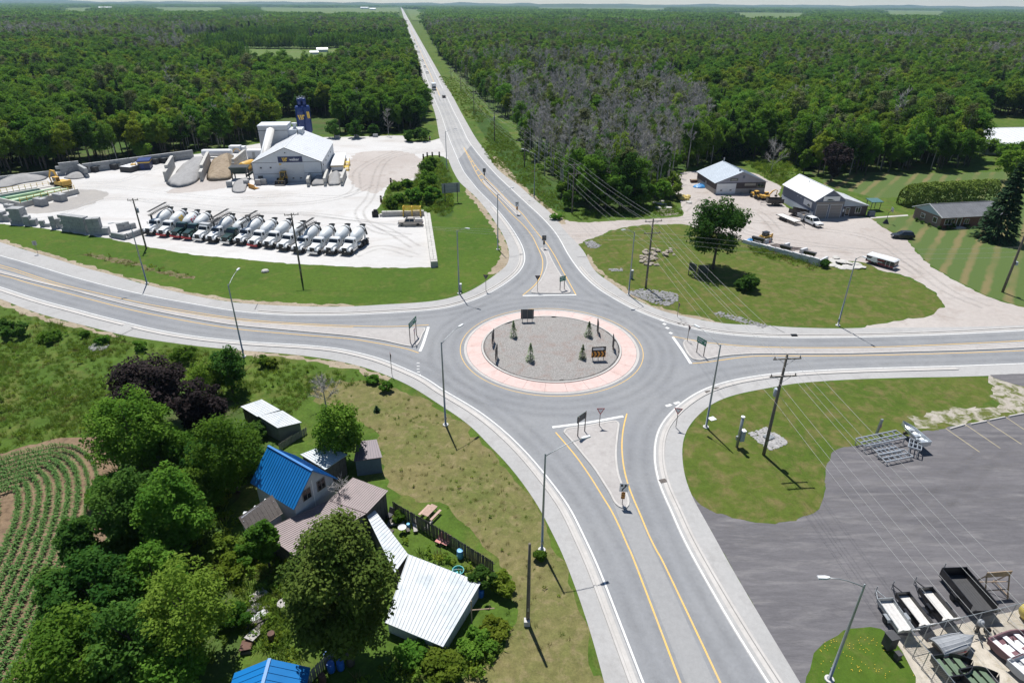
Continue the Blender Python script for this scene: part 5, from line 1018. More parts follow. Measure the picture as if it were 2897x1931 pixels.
TB = PLM @ Vector((-w*.10, L*.74, 0)); TH = hgt(P(TB), zPL(518, 168)); tw = (GZ(zPL, 975, 175, TH)-GZ(zPL, 518, 165, TH)).length
q = thing('batching_tower', 'tall grey-white batching tower behind the plant building', 'building', TB, rz)
MB().box(0, tw, 0, 7, 0, TH).build('wall', M('grey_white_cladding', (.50, .51, .53), .6, .08, .7), q); MB().box(-.1, tw+.1, -.1, 7.1, TH, TH+.3).build('roof', m_wsteel, q)
MB().box(-.03, tw+.03, -.04, 0, TH-1.3, TH-1.15).build('trim_line', m_trim, q); MB().box(0, tw, -.03, 0, TH*.45, TH*.45+.1).build('trim_line', m_trim, q)
MB().box(tw+.02, tw+4.2, .8, 6, 0, TH-1.2).build('side_block', m_wsteel, q)
MB().lathe([(.5, TH-1.2), (.5, TH+.1), (.85, TH+.12), (.85, TH+.5), (.3, TH+.6)], 10, Matrix.Translation((tw+1.8, 3, 0))).build('roof_fan', m_wsteel, q)
for x in (tw+3.8, tw+2.9): MB().box(x, x+.06, .9, .96, TH-1.2, TH+.3).build('rail_post', m_galv, q)
cv = thing('enclosed_conveyor', 'white tubular conveyor rising to the batching tower', 'conveyor', TB, rz)
MB().tube([(tw*.26, -16, 1.2), (tw*.46, -.4, TH-1.0)], 1.05, 12).build('gallery', M('cream_white_tube', (.62, .60, .56), .5, .06), cv, True); MB().tube([(tw*.10, -15.2, .6), (tw*.34, -.3, TH-.6)], .28, 6).build('walkway', m_wsteel, cv)
for f in (.3, .7): 
 p = Vector((tw*.26, -16, 1.2)).lerp(Vector((tw*.46, -.4, TH-1)), f); MB().tube([(p.x, p.y, 0), (p.x, p.y, p.z-.9)], .18, 6).build('trestle', m_galv, cv)
SB = G(868, 402); sh_ = hgt((868, 402), zR1(2030, 705)); st = hgt((868, 402), zR1(2025, 655)); sr = 2.1
q = thing('cement_silo', 'dark blue cement silos with yellow emblem behind the plant', 'silo', SB, cam_rz(SB))
for j, (x, y) in enumerate(((-1.0, 0), (1.15, .4), (0, 2.2))):
 s = MB().lathe([(.5, 2.2), (1.35, 3.5), (1.55, 4), (1.55, sh_-.6), (1.3, sh_), (.2, sh_+.05)], 18, Matrix.Translation((x, y, 0))).build('silo_body', m_siloblue, q, True)
 MB().lathe([(.72, sh_-.1), (.72, st-.2), (.5, st)], 12, Matrix.Translation((x*.8, y*.8, 0))).build('dust_filter', m_siloblue, s, True)
 for a in range(6): MB().box(-.03, .03, -.03, .03, st-.1, st+.7, Matrix.Translation((x*.8+.6*math.cos(a), y*.8+.6*math.sin(a), 0))).build('railing_post', m_signwhite, s)
 for dx, dy in ((-1, -1), (1, -1), (1, 1), (-1, 1)): MB().tube([(x+dx*.9, y+dy*.9, 0), (x+dx*.9, y+dy*.9, 3.8)], .12, 5).build('leg', m_siloblue, s)
lg = MB().box(-2.0, .1, -1.62, -1.56, sh_-5.2, sh_-1.8).build('emblem_board', m_siloblue, q); logo(lg, -1.95, sh_-4.6, 1.7, -1.64)
for j in range(2): MB().prism([(1.5+.5*j, sh_-4.2), (1.9+.5*j, sh_-4.2), (1.7+.5*j, sh_-1.9), (1.25+.5*j, sh_-1.9)], 'y', -1.25, -1.2).build('emblem_edge', m_logo, q)
A, B = GZ(zPL, 1757, 912), GZ(zPL, 1952, 905); OH = hgt(zPL(1757, 912), zPL(1745, 812)); C = GZ(zPL, 2000, 600, OH); C.z = 0; O, rz2, w2, L2 = rect(A, B, C); L2 = min(L2, 22)
q = thing('site_office', 'flat white-roofed site office with yellow stairs', 'building', O, rz2)
MB().box(0, w2, 0, L2, .3, OH-.25).build('wall', m_wsteel, q); MB().box(-.15, w2+.15, -.15, L2+.15, OH-.1, OH).build('roof', m_roofw, q); MB().box(-.17, w2+.17, -.17, -.13, OH-.45, OH-.1).build('fascia', M('tan_fascia', (.50, .38, .18), .6), q); MB().box(.1, w2-.1, .1, L2-.1, 0, .3).build('skirt', m_trim, q)
sY = M('safety_yellow', (.70, .48, .05), .5, .1)
for yy, lab in ((1.0, 'yellow steel stair at the near end of site office'), (7.5, 'yellow steel stair at the middle of site office')):
 s = thing('yellow_stair', lab, 'stairs', PLM @ Vector((0, 0, 0)), 0); s.location = Matrix.Translation(O) @ Matrix.Rotation(rz2, 4, 'Z') @ Vector((w2+.25, yy, 0)); s.rotation_euler = (0, 0, rz2)
 for j in range(5): MB().box(0, 1.4, -.3*j, .3-.3*j, .9-.2*j, .96-.2*j).build('tread', sY, s)
 for x in (0, 1.4):
  MB().tube([(x, -1.4, 0), (x, -1.4, 1.1), (x, .3, 2.0), (x, 1.6, 2.0), (x, 1.6, 0)], .05, 5).build('handrail', sY, s); MB().box(x-.04, x+.04, .2, .3, 0, 2).build('baluster', sY, s)
 MB().box(0, 1.4, .3, 1.7, .9, .98).build('landing', sY, s)
# ------------------------------------------------------------------ concrete block walls and stacks
_blk = {}
def block_mesh(d, mat):
 if (d, mat.name) not in _blk:
  x, y, z = d; b = .04; mb = MB(); r = lambda e, zz: [(-x/2+e, -y/2+e, zz), (x/2-e, -y/2+e, zz), (x/2-e, y/2-e, zz), (-x/2+e, y/2-e, zz)]
  mb.loft([r(b, 0), r(0, b), r(0, z-b), r(b, z)]); _blk[(d, mat.name)] = mb.mesh('block', mat)
 return _blk[(d, mat.name)]
def block_wall(name, label, p0, p1, rows, depth=1, mat=None, size=(1.2, .6, .6), steps=None, group=None, jit=.02, cat='block wall'):
 """courses of blocks from p0 to p1; steps gives the number of courses at fractions of the length"""
 mat = mat or m_block; d = p1-p0; d.z = 0; L = d.length; rz = math.atan2(d.y, d.x); t = thing(name, label, cat, p0, rz, group); n = max(1, round(L/size[0])); sx = L/n; me = block_mesh((round(sx-.03, 2), size[1]-.03, size[2]-.015), mat)
 for r in range(rows):
  for k in range(n):
   if steps and r >= steps((k+.5)/n): continue
   for q in range(depth):
    o = link('block', me, t); off = (.5*sx if (r % 2 and k < n-1 and not steps) else 0); o.location = ((k+.5)*sx+off*.999 + random.uniform(-jit, jit), q*size[1]+random.uniform(-jit, jit), r*size[2]); o.rotation_euler = (0, 0, random.uniform(-.012, .012))
    if off and k == 0: pass
 return t
GS = 'stacks of concrete blocks along the plant verge'
def stack(z, a, b_, rows, depth, lab, steps=None, size=(1.2, .75, .75)): return block_wall('block_stack', lab, GZ(z, *a), GZ(z, *b_), rows, depth, m_block, size, steps, GS, .03, 'block stack')
stack(zYL, (0, 1005), (150, 1010), 3, 2, 'leftmost low stepped stack of concrete blocks', lambda f: 3 if f < .65 else 2)
stack(zYL, (165, 1048), (345, 1050), 5, 3, 'tall square stack of concrete blocks at far left')
stack(zYL, (355, 1075), (520, 1065), 3, 2, 'stepped stack of blocks beside the tall square stack', lambda f: 3 if f < .6 else 2)
stack(zYL, (570, 1085), (705, 1080), 2, 1, 'low L-shaped pair of block courses', lambda f: 2 if f < .3 else 1)
stack(zYL, (720, 1120), (870, 1095), 4, 1, 'narrow stepped stack of blocks left of the long one', lambda f: 4 if f < .55 else 3)
stack(zYL, (880, 1135), (1225, 1180), 5, 2, 'long flat-topped stack of concrete blocks')
stack(zYL, (1250, 1200), (1520, 1185), 5, 2, 'stack of blocks with stepped right end', lambda f: 5 if f < .6 else (4 if f < .8 else 2))
p = [GZ(zYL, *q) for q in ((1535, 1225), (1745, 1262), (1995, 1175), (1640, 1150), (1890, 1095))]
block_wall('block_pen', 'low block pen beside the leftmost mixer truck, front wall', p[0], p[1], 2, 1, m_block, (1.2, .7, .6), None, GS, cat='block wall'); block_wall('block_pen', 'low block pen beside the leftmost mixer truck, right wall', p[1], p[2], 2, 1, m_block, (1.2, .7, .6), None, GS, cat='block wall')
block_wall('block_pen', 'low block pen beside the leftmost mixer truck, back wall', p[3], p[4], 3, 1, m_block, (1.2, .7, .6), lambda f: 3 if f < .8 else 2, GS, cat='block wall')
block_wall('boundary_wall', 'long grey block wall along the back of the plant yard', GZ(zR4, 705, 262), GZ(zR4, 1615, 140), 3, 1, m_block, (2.4, .8, .9)); block_wall('boundary_wall', 'grey block wall section behind the yellow excavator', GZ(zR4, 480, 285), GZ(zR4, 680, 262), 4, 1, m_block, (2.0, .8, .9))
block_wall('boundary_wall', 'low weathered block wall at the far left of the yard', GZ(zR4, -60, 345), GZ(zR4, 470, 285), 2, 1, m_block, (2.4, .8, .8)); block_wall('boundary_wall', 'short block spur wall beside the yellow excavator', GZ(zR4, 735, 300), GZ(zR4, 670, 262), 3, 1, m_block, (1.5, .9, .9))
block_wall('parking_wall', 'long pale block wall on the right side of truck parking', GZ(zR5, 1740, 985), GZ(zR5, 1800, 1430), 2, 2, m_blockw, (1.25, .7, .62)); block_wall('parking_wall', 'pale block wall behind the tan pickup', GZ(zR5, 1330, 978), GZ(zR5, 1725, 968), 2, 1, m_blockw, (1.25, .8, .62))
t = thing('rubber_bumper', 'black rubber bumper block at the end of the pale wall', 'bumper block', GZ(zR5, 1300, 980)); MB().box(-.9, .5, -.5, .5, 0, 1.3).build('block', m_tyre, t); MB().box(-.5, .3, -.3, .3, 1.3, 1.75).build('cap', m_tyre, t)
def bay_wall(z, a, b_, rows, lab, size=(1.3, .75, .75), steps=None): return block_wall('bay_wall', lab, GZ(z, *a), GZ(z, *b_), rows, 1, m_blockw, size, steps, 'walls of the aggregate bays')
bay_wall(zPL, (1365, 1165), (1440, 1000), 3, 'left divider of the small aggregate bays'); bay_wall(zPL, (1645, 1155), (1690, 1000), 3, 'middle divider of the small aggregate bays'); bay_wall(zPL, (1925, 1150), (1985, 990), 3, 'right divider of the small aggregate bays')
bay_wall(zR4, (1385, 330), (1450, 215), 4, 'left wall of the grey gravel bay', (1.6, .9, .9), lambda f: 3 if f < .25 else 4); bay_wall(zR4, (1680, 330), (1745, 180), 4, 'wall between grey gravel and brown sand', (1.6, .9, .9), lambda f: 3 if f < .2 else 4); bay_wall(zR4, (1950, 250), (2050, 160), 4, 'right wall of the brown sand bay', (1.6, .9, .9))
def heap(name, label, z, pts, h, mat, peak=(.5, .55), seed=0):
 c = resample(catmull([GZ(z, *p) for p in pts], 4, True), .7); cen = sum(c, Vector())/len(c); o = thing(name, label, 'heap', cen)
 lo = Vector((min(p.x for p in c), min(p.y for p in c), 0)); hi = Vector((max(p.x for p in c), max(p.y for p in c), 0)); pk = Vector((lo.x+(hi.x-lo.x)*peak[0], lo.y+(hi.y-lo.y)*peak[1], 0)); mb = MB(); rings = []
 for k in range(9):
  f = k/8; rr = []
  for p in c:
   q = p.lerp(pk, f); q.z = h*(f**.85)*(1-.18*f*f) + .10*h*mnoise.noise(Vector((q.x*.45+seed, q.y*.45, seed)))*(1 if k else 0) + .02; rr.append(q-cen)
  rings.append(rr)
 mb.loft(rings); mb.build('pile', mat, o, True); return o
m_agg = GM('grey_aggregate', (.27, .265, .26), (.31, .305, .30), None, big=.3, fine=7, fv=.2); m_sand = GM('brown_sand', (.27, .215, .155), (.32, .26, .19), (.20, .155, .105), big=.25, mid=.9, fine=6, fv=.2)
heap('aggregate_pile', 'grey gravel heap in the open bay', zR4, ((1480, 235), (1560, 170), (1690, 165), (1720, 210), (1660, 320), (1560, 375), (1440, 385), (1380, 345), (1440, 300)), 4.2, m_agg, (.62, .72), 1)
heap('sand_pile', 'brown sand heap between the bay walls', zR4, ((1720, 320), (1745, 200), (1790, 160), (1960, 150), (1945, 230), (1925, 310), (1830, 330)), 4.6, m_sand, (.5, .7), 2)
heap('aggregate_pile', 'small grey-brown heap in the left front bay', zPL, ((1415, 1150), (1450, 1020), (1560, 990), (1660, 1010), (1640, 1130), (1540, 1150)), 2.6, m_agg, (.5, .8), 3); heap('aggregate_pile', 'small grey heap in the right front bay', zPL, ((1700, 1145), (1700, 1010), (1800, 985), (1930, 1000), (1900, 1130), (1800, 1150)), 2.6, m_agg, (.5, .8), 4)
heap('rubble_bank', 'long bank of grey concrete rubble at the far left', zR4, ((-60, 390), (0, 320), (200, 300), (360, 275), (400, 300), (340, 330), (200, 350), (60, 385)), 2.2, m_agg, (.5, .6), 5); heap('rubble_bank', 'small rubble bank beside the excavator', zR4, ((530, 300), (640, 265), (730, 280), (700, 305), (600, 318)), 1.6, m_agg, (.5, .5), 6)
heap('gravel_ramp', 'low grey ramp of gravel feeding the hopper', zR4, ((1930, 420), (1960, 330), (2040, 325), (2040, 420)), 1.3, m_agg, (.5, .9), 7)
tractor_wheel_loader(GZ(zPL, 925, 1130) + Vector((0, 2.2, 0)), R(-92), 'yellow wheel loader facing out in front of the roller door')
excavator(GZ(zYL, 880, 545), R(152), 'yellow tracked excavator beside the green settling pit', 1.05, [(1.2, -.2, 1.6), (2.6, -.2, 4.0), (4.2, -.2, 4.1), (5.6, -.2, 2.2), (5.2, -.2, .6)])
t = thing('feed_hopper', 'dark green feed hopper with inclined conveyor', 'hopper', GZ(zPL, 250, 1030), R(8))
MB().hexa([(-1.6, -1.2, 1.6), (1.6, -1.2, 1.6), (1.6, 1.2, 1.6), (-1.6, 1.2, 1.6)], [(-2.6, -2, 3.6), (2.6, -2, 3.6), (2.6, 2, 3.6), (-2.6, 2, 3.6)]).build('hopper_body', M('dark_green_steel', (.03, .05, .045), .6, .2), t); MB().box(-2.3, 2.3, -1.7, 1.7, 3.61, 3.66).build('hopper_inside', m_grille, t)
for x in (-2, 2):
 for y in (-1.5, 1.5): MB().box(x-.15, x+.15, y-.15, y+.15, 0, 2.6).build('leg', m_conv, t)
MB().tube([(2.0, -.5, .9), (9.2, -.8, 5.2)], [.4, .3], 4).build('conveyor', M('dark_green_steel', (.03, .05, .045)), t); MB().tube([(6.2, -.7, 0), (6.5, -.7, 3.4)], .12, 5).build('conveyor_leg', m_conv, t)
t = thing('storage_tank', 'horizontal tan and yellow tank beside the hopper', 'tank', GZ(zPL, 370, 900), R(75)); MB().lathe([(.4, -3), (1.2, -2.8), (1.35, -2.3), (1.35, 2.3), (1.2, 2.8), (.4, 3)], 16, Matrix.Translation((0, 0, 1.7)) @ Matrix.Rotation(R(90), 4, 'Y')).build('tank', m_catyel, t, True)
for x in (-1.8, 1.8): MB().box(x-.2, x+.2, -1.1, 1.1, 0, .9).build('saddle', m_block, t)
t = thing('bucket_attachment', 'orange loader bucket lying beside the grey ramp', 'bucket', GZ(zPL, 420, 1200), R(50)); MB().prism([(0, 0), (1.5, 0), (1.4, .2), (.4, .4), (.25, 1.2), (0, 1.2)], 'y', -1.5, 1.5).build('bucket', M('orange_steel', (.55, .26, .04), .6, .2), t)
for k in range(5): MB().box(1.4, 1.75, -1.4+.65*k, -1.25+.65*k, 0, .12).build('tooth', m_conv, t)
for u, v, lab in ((540, 1120, 'grey block left of the dark block by the plant wall'), (635, 1110, 'dark block nearest the plant wall'), (345, 1130, 'upper grey block beside the ramp'), (60, 1150, 'pale block left of the ramp')): 
 o = block_wall('loose_blocks', lab, GZ(zPL, u-45, v+20), GZ(zPL, u+45, v+18), 2, 1, m_block, (1.2, .9, .8), None, 'loose blocks by the plant', cat='blocks')
Q = [GZ(zYL, *p) for p in ((-60, 735), (310, 820), (1095, 625), (690, 535), (-60, 655))]
t = thing('settling_pit', 'green water settling pit with concrete walls and yellow railings', 'settling pit', (0, 0, 0))
m_pit = M('green_pit_water', (.12, .30, .20), .12, .2, .25); m_pitl = M('pale_green_pit_floor', (.38, .50, .33), .8, .2, .5)
pw = lambda a, b_, h=1.3, th=.5: ribbon([a, b_], -th/2, th/2, h, h)
for k, (a, b_) in enumerate(((Q[0], Q[1]), (Q[1], Q[2]), (Q[2], Q[3]), (Q[3], Q[4]))): pw(a, b_, 1.3 if k in (0, 1) else .5).build('wall', m_blockw, t)
MB().add([(p.x, p.y, .25) for p in (Q[0], Q[1], Q[2], Q[3], Q[4])], [(0, 1, 2, 3, 4)]).build('water', m_pit, t)
for f0, f1, hh, mt in ((.30, .36, .9, m_pitl), (.55, .60, .9, m_pitl), (.36, .55, .35, m_pitl), (.80, .84, .8, m_blockw)):
 a0, a1 = Q[1].lerp(Q[4], f0), Q[2].lerp(Q[3], f0); b0, b1 = Q[1].lerp(Q[4], f1), Q[2].lerp(Q[3], f1); MB().hexa([(p.x, p.y, .2) for p in (a0, a1, b1, b0)], [(p.x, p.y, hh) for p in (a0, a1, b1, b0)]).build('baffle', mt, t)
d0 = Q[2].lerp(Q[1], .45); MB().hexa([(p.x, p.y, .1) for p in (d0, Q[2], Q[3], Q[3].lerp(Q[4], .25))], [(p.x, p.y, .62) for p in (d0, Q[2], Q[3], Q[3].lerp(Q[4], .25))]).build('slab', m_blockw, t)
def railing(t, a, b_, n, mat, z0=1.3):
 for k in range(n+1): p = a.lerp(b_, k/n); MB().box(p.x-.05, p.x+.05, p.y-.05, p.y+.05, z0, z0+1.2).build('rail_post', mat, t)
 for h in (.6, 1.15): MB().tube([a+Vector((0, 0, z0+h)), b_+Vector((0, 0, z0+h))], .045, 4).build('rail', mat, t)
railing(t, Q[4], Q[3], 9, sY, .5); railing(t, Q[1], Q[1].lerp(Q[2], .95), 8, sY, 1.3)
for (u, v, lab) in ((580, 790, 'big concrete block in front of the settling pit, left'), (845, 725, 'big concrete block in front of the settling pit, right'), (135, 815, 'low pale block at the left end of settling pit')):
 o = thing('concrete_block', lab, 'concrete block', GZ(zYL, u, v), R(-20)); x = link('block', block_mesh((3.2, 1.6, 1.9) if v != 815 else (2.6, 1.2, .8), m_block), o); MB().tube([(-.3, 0, 1.85 if v != 815 else .78), (0, 0, 2.05 if v != 815 else .98), (.3, 0, 1.85 if v != 815 else .78)], .05, 5).build('lifting_loop', m_chassis, o)
A, B = GZ(zYL, 1930, 300), GZ(zYL, 2090, 290); hS = hgt(zYL(1930, 300), zYL(1925, 175)); q = thing('dispatch_booth', 'small navy booth with yellow stripe near the back wall', 'booth', A, ang(A, B)); w3 = (B-A).length
MB().box(0, w3, 0, 5, 0, hS*.72).build('wall', m_navy, q); MB().box(-.05, w3+.05, -.05, 5.05, hS*.72, hS*.86).build('yellow_band', m_logo, q); MB().box(-.2, w3+.2, -.2, 5.2, hS*.86, hS).build('roof', m_siloblue, q); MB().box(w3*.2, w3*.5, -.03, 0, .2, 2.4).build('door', m_siloblue, q); MB().tube([(-.5, -.3, 0), (-.5, -.3, hS), (-2.0, -.3, hS+1.2)], .08, 5).build('lamp_post', m_galv, q)
for k, (u, v, sx) in enumerate(((1265, 330, 3.4), (1540, 295, 3.4), (1745, 330, 4), (2110, 220, 3.2), (2230, 205, 3.2), (2335, 200, 2.6))):
 o = thing('steel_form', ['dark steel form nearest the rubble bank', 'dark steel form left of the stacked forms', 'long stack of white-topped dark forms', 'dark steel form behind the navy booth', 'dark steel form right of the navy booth', 'rightmost dark steel form by the back wall'][k], 'steel form', GZ(zYL, u, v), R(-14)); dp = 9 if k == 2 else 1.4
 MB().box(-sx/2, sx/2, 0, dp, 0, 1.5).build('form_box', m_darkbox, o)
 for j in range(6 if k == 2 else 2): MB().box(-sx/2+.1, sx/2-.1, .15+j*1.45, 1.2+j*1.45, 1.5, 1.62).build('lid', m_signwhite if k == 2 else m_conv, o)
for u, v, lab, mt in ((1870, 300, 'small rusty-yellow drum beside the navy booth', m_catyel), (1790, 250, 'grey tank behind the white-topped forms', m_galv)):
 o = thing('drum_tank', lab, 'tank', GZ(zYL, u, v)); MB().lathe([(.7, 0), (.9, .15), (.9, 1.7), (.5, 2.0), (.2, 2.05)], 12).build('tank', mt, o, True); MB().cyl((0, 0, 2.0), (0, 0, 2.3), .15).build('valve', m_conv, o)
o = thing('tank_trailer', 'white bulk tank parked behind the sand heap', 'tank', GZ(zR4, 1815, 135), R(5)); MB().lathe([(.3, -5), (1.1, -4.7), (1.2, -4), (1.2, 4), (1.1, 4.7), (.3, 5)], 14, Matrix.Translation((0, 0, 1.6)) @ Matrix.Rotation(R(90), 4, 'Y')).build('tank', m_vwhite, o, True)
for x in (-3, 3): MB().box(x-.2, x+.2, -1, 1, 0, .8).build('saddle', m_conv, o)
for u, v, lab, sc in ((165, 590, 'white container behind the sand heap', .8), (490, 690, 'white equipment cabin beside the conveyor', 1), (260, 575, 'small grey bin at the forest edge', .6)):
 o = thing('equipment_cabin', lab, 'cabin', GZ(zPL, u, v), R(4)); MB().box(-2.2*sc, 2.2*sc, -1.3, 1.3, .15, 2.6*sc).build('wall', m_wsteel, o); MB().box(-2.3*sc, 2.3*sc, -1.4, 1.4, 2.6*sc, 2.75*sc).build('roof', m_roofw, o); MB().box(-.5, .4, -1.33, -1.3, .2, 2.2*sc).build('door', m_galv, o)
excavator(GZ(zPL, 70, 670), R(20), 'small yellow loader behind the sand heap', .55)
for k, (u, v) in enumerate(((955, 285), (1125, 280), (1292, 275))):
 o = block_wall('barrier_blocks', ['barrier block at yard back edge, left of three', 'barrier block at yard back edge, middle of three', 'barrier block at yard back edge, right of three'][k], GZ(zR5, u-20, v), GZ(zR5, u+22, v), 1, 1, m_block, (2.4, 1, 1.1), None, 'barrier blocks at yard back edge', cat='concrete block')
for k, (u, v) in enumerate(((1718, 470), (1753, 455), (1798, 452), (1860, 450), (1430, 690), (1343, 850), (1775, 305))):
 lab = ['rusty post at the plant entrance, first from left', 'rusty post at the plant entrance, second from left', 'rusty post at the plant entrance, third from left', 'rusty post at the plant entrance, nearest the road', 'pair marker post at the left tip of bushes', 'rusty bollard at the corner of the weedy bed', 'dark post box at the far side of plant entrance'][k]
 o = thing('bollard', lab, 'bollard', GZ(zR5, u, v), .3, 'bollards at the plant entrance'); MB().lathe([(.28, 0), (.28, 1.5), (.2, 1.65), (.05, 1.68)], 9).build('post', M('rusty_steel', (.10, .05, .035), .8, .3), o, True); MB().lathe([(.30, 1.1), (.30, 1.3)], 9).build('band', m_signwhite, o)
pickup(GZ(zR5, 1598, 1068) + Vector((0, .9, .02)), R(183), 'tan single-cab pickup parked beside the pale block wall', m_tan)
t = thing('yellow_rack', 'yellow steel plough rack on the pale block wall', 'steel rack', GZ(zR5, 1615, 985), R(-2)); 
for k in range(5): MB().box(-2.2, 2.2, .2+.25*k, .3+.25*k, 1.5+.22*k, 1.6+.22*k).build('slat', sY, t)
for x in (-2.1, 0, 2.1): MB().box(x-.06, x+.06, .1, 1.4, .0, 2.5).build('upright', sY, t)
t = thing('lost_hubcap', 'pale boulder lying alone on the verge grass', 'boulder', GZ(zR5, 315, 1470)); t.name = 'boulder'; MB().lathe([(.55, 0), (.75, .15), (.6, .4), (.2, .5)], 8).build('stone', m_blockw, t)
# ------------------------------------------------------------------ workshops, bungalow and yard things on the right
m_lilac = M('grey_lilac_siding', (.30, .30, .34), .7, .08, 1); m_brown = M('dark_brown_siding', (.075, .06, .06), .75, .15, 1.5); m_beige = M('beige_block_base', (.34, .32, .30), .85, .12, 2); m_bluegrey = M('blue_grey_siding', (.13, .15, .20), .65, .08, 1); m_roofb = M('pale_blue_steel_roof', (.42, .47, .52), .45, .08, .5)
m_whiteroof = M('bright_white_roof', (.64, .65, .66), .45, .05, .5); m_palebase = M('pale_blue_base', (.40, .44, .50), .7, .08, 1); m_taupe = M('taupe_door', (.23, .21, .20), .6, .06, 1); m_brick = None
def brick_mat():
 m_, nt, b = base_mat('red_brown_brick'); v = _obj(nt); br = nt.nodes.new('ShaderNodeTexBrick'); br.inputs['Scale'].default_value = 4.5; br.inputs['Color1'].default_value = (.21, .085, .055, 1); br.inputs['Color2'].default_value = (.155, .065, .045, 1); br.inputs['Mortar'].default_value = (.25, .22, .2, 1); br.inputs['Mortar Size'].default_value = .012
 mp = nt.nodes.new('ShaderNodeMapping'); mp.inputs['Rotation'].default_value = (R(90), 0, 0); nt.links.new(v, mp.inputs[0]); nt.links.new(mp.outputs[0], br.inputs['Vector']); nt.links.new(br.outputs[0], b.inputs['Base Color']); b.inputs['Roughness'].default_value = .9; return m_
m_brick = brick_mat()
A = GZ(zA1, 470, 733); rz = R(6.5); w = 14.4; L = 13.2
t, rf = gable('workshop', 'low workshop with pale blue roof, white garage door and brown walls', 'building', A, rz, w, L, 3.1, 5.9, m_lilac, m_roofb, .35, 16, rib=.04)
MB().box(w*.0+.02, w-.02, -.05, 0, 1.35, 3.0).build('brown_band', m_brown, t); MB().box(.02, w-.02, -.045, 0, 0, 1.35).build('base_band', m_beige, t); MB().box(-.05, 0, .02, L-.02, 1.35, 2.95).build('brown_side', m_brown, t); MB().box(-.045, 0, .02, L-.02, 0, 1.35).build('base_side', m_beige, t)
overhead_door(t, .5, 0, w*.37, 2.75, m_vwhite, 4, 2, -.05); MB().box(w*.58, w*.80, -.08, -.05, 2.1, 2.75).build('long_sign', M('faded_sign', (.33, .31, .27), .7), t); fwin(t, w*.83, 1.6, w*.14, 1.1, m_taupe, -.05, mull=2)
b_ = MB().box(w*.28, w*.43, -.08, 0, 3.5, 4.25).build('emblem_board', M('olive_board', (.12, .13, .10), .7), t); MB().box(w*.30, w*.41, -.09, -.08, 3.65, 4.0).build('emblem_plate', m_beige, b_); MB().box(w*.52, w*.56, -.06, 0, 4.2, 4.9).build('gable_vent', m_bluegrey, t)
MB().box(-.06, -.045, L*.45, L*.52, 0, 2.1).build('side_door', m_beige, t)
MB().cyl((w*.5, L*.97, 5.8), (w*.5, L*.97, 6.9), .22).build('chimney', m_galv, rf); MB().cyl((w*.48, 1.2, 5.8), (w*.48, 1.2, 6.4), .22).build('vent', m_bluegrey, rf)
for u, v, lab, mt, s in ((875, 690, 'dark barrel beside the garage door', m_chassis, 1), (1150, 715, 'green drum among clutter at the workshop wall', m_vgreen, .8), (1000, 725, 'grey crate among clutter at the workshop wall', m_galv, .6)):
 o = thing('clutter_drum', lab, 'drum', GZ(zA1, u, v) + Vector((0, -.3, 0)), .3, 'clutter along the workshop wall'); MB().lathe([(.4*s, 0), (.42*s, .1), (.42*s, 1.1*s), (.3*s, 1.2*s)], 10).build('drum', mt, o); MB().lathe([(.44*s, .5*s), (.44*s, .56*s)], 10).build('hoop', m_conv, o)
def tarp(z, u, v, r, h, lab, mat):
 o = thing('tarp_heap', lab, 'tarp', GZ(z, u, v)); mb = MB(); rings = []
 for k in range(7):
  f = k/6; rings.append([(r*(1-f**1.6)*math.cos(a)*(1+.18*mnoise.noise(Vector((math.cos(a)*2, math.sin(a)*2, f*3)))), .75*r*(1-f**1.6)*math.sin(a), h*f*(.9+.3*mnoise.noise(Vector((math.cos(a), math.sin(a), f*2+r)))) + .02) for a in [2*math.pi*i/18 for i in range(18)]])
 mb.loft(rings); mb.build('sheet', mat, o); MB().tube([(-r*.9, 0, .1), (0, 0, h*1.02), (r*.9, 0, .1)], .03, 4).build('rope', m_vwhite, o)
m_tarp = M('blue_tarpaulin', (.05, .25, .55), .35, .2, 2, bump=.4); tarp(zA1, 200, 600, 2.0, 1.2, 'crumpled bright blue tarp beside the workshop', m_tarp); tarp(zWL, 205, 195, .8, .6, 'small blue tarp behind the white retaining wall', m_tarp)
o = thing('skip_box', 'rusty skip box behind the blue tarp', 'skip', GZ(zA1, 95, 510), .2); MB().hexa([(-1, -.5, 0), (1, -.5, 0), (1, .5, 0), (-1, .5, 0)], [(-1.3, -.6, .8), (1.3, -.6, .8), (1.3, .6, .8), (-1.3, .6, .8)]).build('box', M('rusty_steel', (.10, .05, .035)), o); MB().box(-1.1, 1.1, -.45, .45, .8, .82).build('load', m_sand, o)
A = GZ(zA2, 890, 905); w = 7.6; w2 = 7.0; L = 15.7; EHs, RHs = 4.45, 6.9
t, rf = gable('workshop', 'blue-grey workshop with bright white roof and twin taupe doors', 'building', A, rz, w, L, EHs, RHs, m_bluegrey, m_whiteroof, .35, 12, rib=.02)
MB().box(-.06, 0, .02, L-.02, 0, 1.7).build('pale_base', m_palebase, t); bd = MB().box(-.08, -.02, 1.2, 4.9, 2.3, 3.7).build('side_banner', m_signwhite, t); MB().prism([(1.6, 2.4), (3.2, 2.5), (2.6, 3.0), (2.0, 2.85)], 'x', -.09, -.085).build('banner_motif', m_vgreen, bd)
for k in range(2): MB().box(-.1, -.04, 6.3+1.6*k, 6.6+1.6*k, 3.4, 3.6).build('side_lamp', m_signwhite, t)
for k in range(2): overhead_door(t, .6+k*3.55, 0, 2.9, 3.3, m_taupe, 5, 0); 
